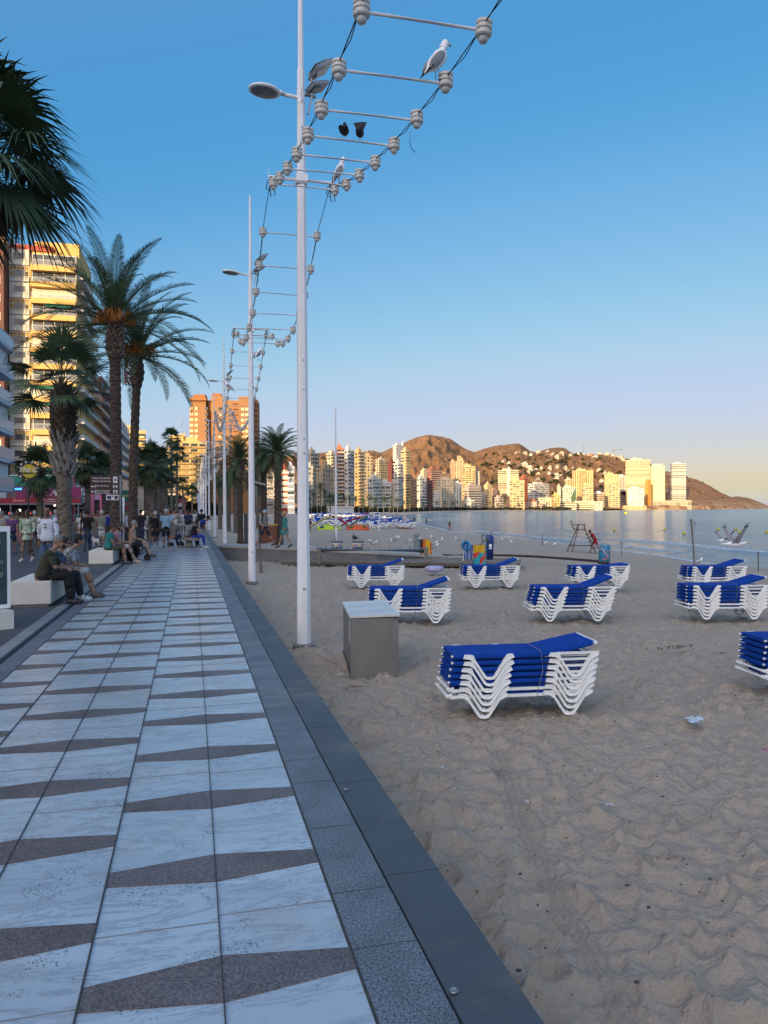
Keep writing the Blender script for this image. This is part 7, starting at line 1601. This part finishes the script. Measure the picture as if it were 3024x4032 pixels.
# on the ladder
def rungpt(k, s):
    k=min(k,len(L0)-1); return Vector((PXX+s, L0[k][0], L0[k][1])), len(L0)-1
def nearest_rung(py_target):
    best=None
    for k in range(30):
        q,n=rungpt(k,0)
        if k > n: break
        d=q-CAMP; D=d.dot(FW)
        if D < 1: continue
        py=2003-d.dot(UP)/D*F; px=1512+d.dot(CR)/D*F
        if best is None or abs(py-py_target) < best[0]: best=(abs(py-py_target),k)
    return best[1]
k1=nearest_rung(300); q,_=rungpt(k1,.43); gull('large seagull perched on the nearest lamp ladder, beside the second visible lamp', q+Vector((0,0,.02)), R(-70), .78, R(50), group=None, vox=.007)
k2=nearest_rung(716); q,_=rungpt(k2,.40); gull('seagull perched on the nearest lamp ladder close to the first pole crossbar', q+Vector((0,0,.02)), R(-80), .74, R(62), group=None)
def pigeon(label,p,rz,fan=False,sc=1.0):
    T=thing('pigeon',label,'pigeon',p,rz); T.scale=(sc,)*3; mb=MB(); mb.ell((0,0,.13),(.07,.12,.075)).ell((0,.05,.14),(.065,.075,.075)); 
    if fan: mb.ell((0,.10,.12),(.035,.04,.035))
    else: limb(mb,(0,.06,.17),(0,.04,.25),.04,.028); mb.ell((0,.04,.26),(.028,.032,.028))
    link('body', remesh(mb,.010,1), T, m_gk); w=MB()
    if fan:
        for i in range(-4,5): w.box((i*.016,-.05,.24),(.026,.008,.17),M=Matrix.Rotation(i*.11,3,'Y'))
    else: w.tube([(0,-.08,.13),(0,-.24,.10)],[.035,.012],6); w.ell((-.06,-.02,.14),(.015,.11,.05)); w.ell((.06,-.02,.14),(.015,.11,.05))
    w.obj('tail', m_gk, T, not fan)
    for x in (-.025,.025): MB().tube([(x,0,.07),(x,0,0)],.005,4).obj('leg', m_pl, T)
    return T
k3=nearest_rung(556); q,_=rungpt(k3,-.09); pigeon('dark pigeon with its head up on the fourth visible rung, left of two',q+Vector((0,0,.014)),R(-25),False,.72); q,_=rungpt(k3,.10); pigeon('dark pigeon with raised fanned tail on the fourth visible rung, right of two',q+Vector((0,0,.014)),R(160),True,.72)
gull('seagull on the lamp ladder beyond the second pole', Vector((PXX+.43,26.6,7.0)), R(-40), 1.0, R(40), group=None); pigeon('dark bird on the lamp ladder just beyond the second pole, lower', Vector((PXX+.40,29.2,6.3)), R(200)); gull('small seagull on the left side of the second ladder', Vector((PXX-.45,29.6,6.3)), R(60), .9, R(40), group=None)
# flying gulls over the water edge
def flyer(label, px, py, D, sc, wing, rz):
    p=PD(px,py,D); T=thing('flying_seagull',label,'seagull',p,rz); T.scale=(sc,)*3; mb=MB(); mb.ell((0,0,0),(.07,.24,.075)); limb(mb,(0,.15,.0),(0,.30,.03),.055,.035); mb.ell((0,.31,.035),(.036,.05,.036)); limb(mb,(0,-.15,0),(0,-.30,.0),.05,.02); mb.ell((0,-.32,0),(.07,.08,.012)); link('body', remesh(mb,.012,1), T, m_gw)
    MB().tube([(0,.35,.03),(0,.41,.02)],[.013,.004],6).obj('beak', m_bk, T)
    for x in (-1,1):
        h=wing if x > 0 else wing*.9; w=MB(); n=9; vs=[]; fs=[]
        for i in range(n):
            t=i/(n-1); sp=V((x*(.05+.22*t), (.20*t*t if x > 0 else -.16*t*t)+.02, h*(.15*t+.55*t*t+.05*math.sin(t*3.1))*.62)); ch=.21*(1-t*.6); vs += [sp+V((0,ch*.5,0)), sp+V((0,ch*.5,.012)), sp+V((0,-ch*.6,.006)), sp+V((0,-ch*.6,0))]
        for i in range(n-1):
            for k in range(4): fs.append((i*4+k,i*4+(k+1)%4,i*4+4+(k+1)%4,i*4+4+k))
        w.add(vs,fs); wg=w.obj('wing', m_gg, T)
        tp=MB()
        for j in range(4): tp.add([sp+V((0,.035-j*.02,-.005)),sp+V((0,.005-j*.02,-.005)),sp+V((x*.05,.06-j*.05,.17-j*.035)),sp+V((x*.01,.02-j*.02,.0))],[(0,1,2),(1,3,2),(3,0,2)])
        tp.obj('wing_tip', m_gk, wg)
    return T
flyer('seagull flying right low over the water with its near wing raised',2890,2142,22,1.05,1.1,R(-105)); flyer('second seagull flying just behind and above the first one, wings raised',2850,2128,27,.85,.8,R(-85))
GL=[(1462,2146,40,'left behind the steel tube, first'),(1477,2152,-60,'behind the steel tube, second from left'),(1546,2141,100,'behind the steel tube, middle'),(1558,2128,-70,'walking behind the steel tube, left of a close pair'),(1566,2131,-80,'walking behind the steel tube, right of a close pair'),(1608,2143,-100,'behind the steel tube, left of the info post'),(1654,2131,0,'right of the info post'),(1704,2126,60,'above the yellow towel'),(1712,2152,-90,'just right of the yellow towel, upper'),(1716,2164,-80,'just right of the yellow towel, lower'),
    (1740,2136,-30,'between the towels'),(1800,2132,90,'left of the blue oval bin, grey'),(1676,2090,-90,'far, by the resting sunbathers'),(2013,2146,0,'standing left of the lifeguard chair, first'),(1978,2134,0,'standing left of the lifeguard chair, farther'),(2147,2151,-60,'near the thin stake, left of two'),(2182,2157,-60,'near the thin stake, right of two'),(2752,2228,-90,'behind the grey shower post'),(1944,2142,90,'just right of the blue oval bin')]
g0=gull('seagull on the sand '+GL[0][3],PS(GL[0][0],GL[0][1]),R(GL[0][2]),.9,R(22)); gt=tree_of(g0)
for x,y,a,l in GL[1:]: dup(gt,None,PS(x,y),R(a),'seagull on the sand '+l)
pigeon('dark bird on the rim of the right grey tapered bin', P(1399,2203,-.55)+Vector((-.02,0,.86)), 1.0)
# ================================================================ SIGNS, SHOPS, STREET THINGS
m_wt = mat('sign_white',(.62,.62,.62),.6); m_mag = mat('magenta_sign_board',(.23,.025,.11),.6,var=.08); m_redb = mat('red_sign_board',(.28,.02,.03),.6,var=.15,scale=2); m_brs=mat('brown_sign_board',(.045,.018,.018),.5)
# chalkboard at the left edge
p=P(-12,2590,0); p2=P(36,2494,0)
a=P(-40,2545,0); b_=P(37,2470,0); T=thing('chalkboard','tall white framed pavement chalkboard cut by the left edge','chalkboard',(b_.x,b_.y,0),math.atan2(a.y-b_.y,a.x-b_.x)+math.pi)
T.rotation_euler.z=R(32); 
MB().b2((-.9,-.05,.30),(0,.0,1.52)).obj('frame', m_wp, T); MB().b2((-.84,-.056,.36),(-.05,-.049,1.44)).obj('board', mat('slate_board',(.035,.06,.065),.7,var=.3,scale=4), T)
MB().b2((-.95,-.18,0),(.0,.16,.27)).obj('base', m_conc, T)
for s,z,x in (('a',1.3,-.16),('menu',1.0,-.22),('8.50',.8,-.2)): txt(s,.10,mat('chalk_white',(.3,.33,.33),.9),T,(x,-.0575,z),(R(90),0,0),'chalk_writing',.001,shear=.3)
# round yellow and black sign
p=PX(112,30,.70); T=thing('round_sign','round black and yellow club sign with white script on a dark post','sign',p,R(6))
T.scale=(.65,)*3; MB().tube([(0,.1,-1.2),(0,.1,3.4)],.10,10).obj('post', m_dk, T); mb=MB(); MX=Matrix.Rotation(R(90),3,'X'); mb.lathe([(0,-.08),(.62,-.08),(.62,.08),(0,.08)],n=36,M=MX,c=(0,0,4.05)).obj('disc', mat('black_sign_disc',(.012,.011,.014),.4), T)
MB().lathe([(0,.085),(.42,.085),(.42,.095),(0,.095)],n=32,M=MX,c=(.05,0,4.05)).obj('yellow_moon', mat('yellow_sign_paint',(.50,.40,.02),.5), T); txt('The C',.42,m_wt,T,(-.03,-.11,4.12),(R(90),0,0),'lettering',.012,shear=.35,bold=.008); MB().b2((-.45,-.10,3.86),(.35,-.092,3.96)).obj('black_bar', m_dk, T)
def star(T,x,z,s,m_): 
    mb=MB(); vs=[(x+s*(1 if i%2==0 else .42)*math.sin(i*math.pi/5),-.105,z+s*(1 if i%2==0 else .42)*math.cos(i*math.pi/5)) for i in range(10)]; mb.add(vs+[(v[0],-.09,v[2]) for v in vs],[tuple(range(9,-1,-1))]+[(i,(i+1)%10,(i+1)%10+10,i+10) for i in range(10)]); mb.obj('star',m_,T)
for x,z,m_ in ((-.12,4.60,m_wt),(.22,4.58,m_wt),(-.42,3.72,m_wt),(-.10,3.52,mat('yellow_sign_paint',(.50,.40,.02),.5)),(-.38,4.46,m_wt)): star(T,x,z,.09,m_)
o=MB(); o.b2((-.55,.02,2.55),(-.05,.10,2.85)); T2=o.obj('neon_panel', m_dk, None, loc=Vector((p.x-.15,p.y-.05,.72))); T2.scale=(.7,)*3; setp(T2,'small dark box with glowing blue lettering under the round sign','neon sign')
txt('VAPE',.17,emit('blue_neon',(.05,.25,1.0),3.0),T2,(-.3,.0,2.70),(R(90),0,0),'neon_lettering',.01)
# brown direction sign on its pole
p=PX(474,26,0); k=26/F; T=thing('direction_sign','brown street direction sign in four boards on a grey pole','sign',p,-YAW+R(18))
MB().tube([(0,0,0),(0,0,2.95)],.055,10).obj('post', m_alu, T); MB().tube([(.10,.05,0),(.10,.05,2.2)],.045,10).obj('second_post', m_pole, T)
rows=[(2.94,2.66,['Paseo de Levante','Passeig de Llevant']),(2.645,2.49,['Boca del Calvari']),(2.475,2.30,['Paseo de Poniente','Passeig de Ponent'])]
for i,(z1,z0,ls) in enumerate(rows):
    b=MB().b2((-.97,-.09,z0),(-.05,-.06,z1)).obj('board', m_brs, T)
    for j,s in enumerate(ls): txt(s,.082 if i==0 else .066,m_wt,b,(-.58 if i else -.60,-.093,z1-(.085+j*.105 if i==0 else .055+j*.075)),(R(90),0,0),'lettering',.001,bold=.001)
    MB().b2((-.23,-.095,z0+.03),(-.09,-.09,z1-.03)).obj('pictogram_panel', m_wt, b); MB().b2((-.205,-.098,(z0+z1)/2-.035),(-.115,-.095,(z0+z1)/2-.005)).b2((-.18,-.098,(z0+z1)/2),(-.14,-.095,(z0+z1)/2+.04)).obj('pictogram', m_brs, b)
    if i: MB().b2((-.92,-.095,(z0+z1)/2-.012),(-.84,-.09,(z0+z1)/2+.012)).add([(-.95,-.094,(z0+z1)/2),(-.90,-.094,(z0+z1)/2-.04),(-.90,-.094,(z0+z1)/2+.04)],[(0,1,2)]).ell((-.80,-.092,(z0+z1)/2+.045),(.014,.003,.014),n=8,h=6).tube([(-.80,-.093,(z0+z1)/2+.03),(-.80,-.093,(z0+z1)/2-.005),(-.82,-.093,(z0+z1)/2-.05)],.010,5).obj('arrow', m_wt, b)
b=MB().b2((-.46,-.09,2.10),(-.05,-.06,2.28)).obj('board', m_wt, T); MB().b2((-.43,-.095,2.13),(-.29,-.09,2.25)).obj('pictogram', mat('navy_panel',(.03,.04,.10),.5), b); MB().b2((-.19,-.095,2.13),(-.08,-.09,2.25)).b2((-.26,-.095,2.20),(-.22,-.09,2.25)).obj('pictogram', m_brs, b)
# green round sign further on, yellow lit lamp
p=PX(494,58,0); T=thing('round_sign','small round green sign on a dark post between the date palms','sign',p); MB().tube([(0,.05,0),(0,.05,2.5)],.05,8).obj('post', m_dk, T); MB().lathe([(0,-.05),(.45,-.05),(.45,.05),(0,.05)],n=24,M=MX,c=(0,0,2.85)).obj('disc', mat('green_sign_paint',(.01,.14,.10),.5), T); MB().box((0,-.07,2.85),(.5,.02,.16)).obj('wave', mat('yellow_sign_paint2',(.4,.35,.1),.5), T)
p=PX(562,70,0); T=thing('street_lamp','small glowing warm lamp seen between the palm trunks','lamp',p); MB().tube([(0,0,0),(0,0,1.35)],.04,6).obj('post', m_dk, T); MB().ell((0,0,1.5),(.13,.13,.13)).obj('bulb', emit('warm_bulb',(1,.55,.15),6), T)
# dark cabinet / waste container beside the far bench
p=P(560,2122,0); T=thing('waste_cabinet','tall black litter cabinet beside the far pale block bench','litter bin',p,0); MB().b2((-.26,-.2,.04),(.26,.3,1.34)).obj('body', mat('black_cabinet_paint',(.02,.024,.028),.4), T); MB().b2((-.29,-.22,1.34),(.29,.32,1.40)).obj('top', m_dk, T); MB().b2((.262,-.18,.06),(.28,.28,1.3)).obj('side_strip', m_alu, T); MB().b2((-.2,-.205,1.0),(.2,-.2,1.15)).obj('slot', m_dk, T)
# shop fronts
T=thing('ice_cream_shop','ice cream parlour terrace with magenta fascia numbered 1.47 and a dark interior','shop',(-28,110,0),0)
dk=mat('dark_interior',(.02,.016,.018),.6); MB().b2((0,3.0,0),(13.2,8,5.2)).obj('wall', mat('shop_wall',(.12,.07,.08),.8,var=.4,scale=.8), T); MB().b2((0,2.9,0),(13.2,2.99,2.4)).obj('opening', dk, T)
MB().b2((5.0,.0,3.55),(13.2,.25,4.95)).obj('fascia', m_mag, T); MB().b2((0,-.3,2.75),(13.2,-.05,3.45)).obj('lower_fascia', m_redb, T); MB().b2((-.2,-.4,2.55),(13.3,3.0,2.74)).obj('awning_frame', mat('grey_beam',(.18,.19,.21),.5), T)
for x in (4.4,8.6,12.9): MB().b2((x-.08,-.3,0),(x+.08,-.14,2.55)).obj('post', mat('grey_beam',(.18,.19,.21),.5), T)
txt('1.47',1.5,m_wt,T,(9.7,-.02,4.25),(R(90),0,0),'number',.02,bold=.03); txt('Granizados',.5,m_wt,T,(1.9,-.33,3.1),(R(90),0,0),'lettering',.01,shear=.3); txt('Sweet',.62,mat('pink_neon_tube',(.75,.22,.28),.5),T,(5.4,-.33,3.12),(R(90),0,0),'lettering',.02,shear=.35,bold=.012)
txt('Horchata - Heladeria',.27,m_wt,T,(8.9,-.33,3.28),(R(90),0,0),'lettering',.01,bold=.004); txt('Batidos - Ice Cream',.27,m_wt,T,(8.9,-.33,2.98),(R(90),0,0),'lettering',.01,bold=.004)
for i in range(9): MB().box((1.0+i*1.3,2.85,2.3+(i%3)*.1-.5 if i%2 else 1.4),(.25,.05,.35)).obj('lit_menu' if i%2 else 'lit_panel', emit('dim_menu_light',(.9,.85,.7),1.2) if i%2 else emit('red_menu_light',(.8,.12,.08),.5), T)
for x in (9.6,12.3): MB().ell((x,1.5,2.45),(.12,.12,.05)).obj('ceiling_light', emit('warm_spot',(1,.8,.5),12), T)
T=thing('billboard','white terrace billboard with dark garland, above the red script sign at left','billboard',(-26.4,100,0),0); MB().b2((0,0,3.3),(4.4,.2,5.2)).obj('panel', mat('pale_blue_white_panel',(.42,.47,.53),.6), T)
gr=MB(); [gr.ell((.4+i*.5,-.1,4.55+.1*math.sin(i*2)),(.14,.03,.22)) for i in range(12)]; gr.obj('garland', mat('grey_garland',(.12,.12,.14),.8), T)
T=thing('green_awning','long dark green shop awning with a white edge under the yellow building','awning',(-26,118,0),0); MB().add([(0,0,5.3),(11.5,0,5.3),(11.5,2.2,6.9),(0,2.2,6.9),(0,0,5.1),(11.5,0,5.1)],[(0,1,2,3),(4,5,1,0)]).obj('cloth', grn, T); MB().b2((0,-.04,5.05),(11.5,.0,5.16)).b2((0,2.2,6.85),(11.5,2.3,7.0)).obj('edge', m_wt, T)
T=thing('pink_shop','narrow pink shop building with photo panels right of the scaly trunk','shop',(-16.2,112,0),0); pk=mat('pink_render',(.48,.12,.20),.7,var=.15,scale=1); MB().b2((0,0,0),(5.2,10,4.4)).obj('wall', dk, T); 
for x in (0.1,2.4,3.6): MB().b2((x,-.3,0),(x+.5,.0,7.2)).obj('pillar', pk, T)
MB().b2((2.6,-.2,3.2),(6.0,3,5.0)).obj('bay', mat('lilac_render',(.40,.26,.40),.7), T)
b=MB().b2((.5,-.5,2.95),(1.9,-.35,5.6)).obj('photo_board', mat('photo_board_blue',(.05,.25,.40),.5), T)
for j in range(4):
    for i in range(3): MB().b2((.72+i*.38,-.53,3.2+j*.6),(1.0+i*.38,-.5,3.62+j*.6)).obj('photo', mat(['photo_a','photo_b','photo_c'][(i+j)%3],[(.5,.55,.6),(.45,.25,.30),(.55,.45,.15)][(i+j)%3],.5), b)
MB().b2((.3,-.6,2.0),(1.9,-.4,2.95)).obj('screen_frame', m_wt, T); MB().b2((.4,-.62,2.08),(1.8,-.6,2.86)).obj('screen', m_dk, T)
T=thing('burger_shop','burger restaurant front with red and brown sign in big white letters','shop',(-13.4,128,0),0); MB().b2((-2.5,0,0),(6.0,10,6.5)).obj('wall', mat('cream_shop_wall',(.30,.26,.22),.8,var=.2,scale=1), T); MB().b2((-2.5,-.3,2.2),(4.3,0,3.9)).obj('sign_board', mat('brown_red_board',(.10,.03,.025),.6), T); MB().b2((-2.5,-.35,1.9),(4.3,0,2.2)).obj('red_band', m_redb, T)
txt('NG',1.35,m_wt,T,(-.5,-.32,3.05),(R(90),0,0),'lettering',.02,bold=.04); txt('ICE CREAM',.75,mat('red_letters',(.45,.03,.03),.6),T,(.9,-.33,4.45),(R(90),0,0),'lettering',.02,bold=.01); MB().b2((-2.3,-.3,4.0),(4.0,-.02,4.9)).obj('cream_board', mat('cream_board',(.45,.40,.36),.6), T)
lo=thing('logo',None,None,(2.6,-.34,3.05)); lo.parent=T; 
for s_,c_,dx in (('bun',(.60,.55,.5),0),): MB().ell((0,0,.28),(.55,.03,.26)).ell((0,0,-.30),(.55,.03,.24)).obj('bun', m_wt, lo)
MB().box((0,-.03,0),(.85,.05,.30)).box((0,-.03,.34),(.7,.05,.10)).box((0,-.03,-.34),(.7,.05,.10)).obj('filling', mat('red_letters',(.45,.03,.03),.6), lo)
for i,(x,D,w_,c,l) in enumerate([(505,150,5,(.30,.05,.04),'red fronted shop seen between the two date palm trunks'),(612,170,6,(.25,.22,.20),'grey shop front with white zigzag panels beyond the fan palms'),(665,190,7,(.35,.05,.05),'red and white awnings far down the street')]):
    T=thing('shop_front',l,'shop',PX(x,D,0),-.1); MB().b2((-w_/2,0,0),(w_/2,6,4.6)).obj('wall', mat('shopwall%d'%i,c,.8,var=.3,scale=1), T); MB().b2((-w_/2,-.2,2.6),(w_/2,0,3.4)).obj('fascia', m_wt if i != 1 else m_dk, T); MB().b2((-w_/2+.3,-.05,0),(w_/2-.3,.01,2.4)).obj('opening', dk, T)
# small bollards / post near the path
print('objects', len(bpy.data.objects))
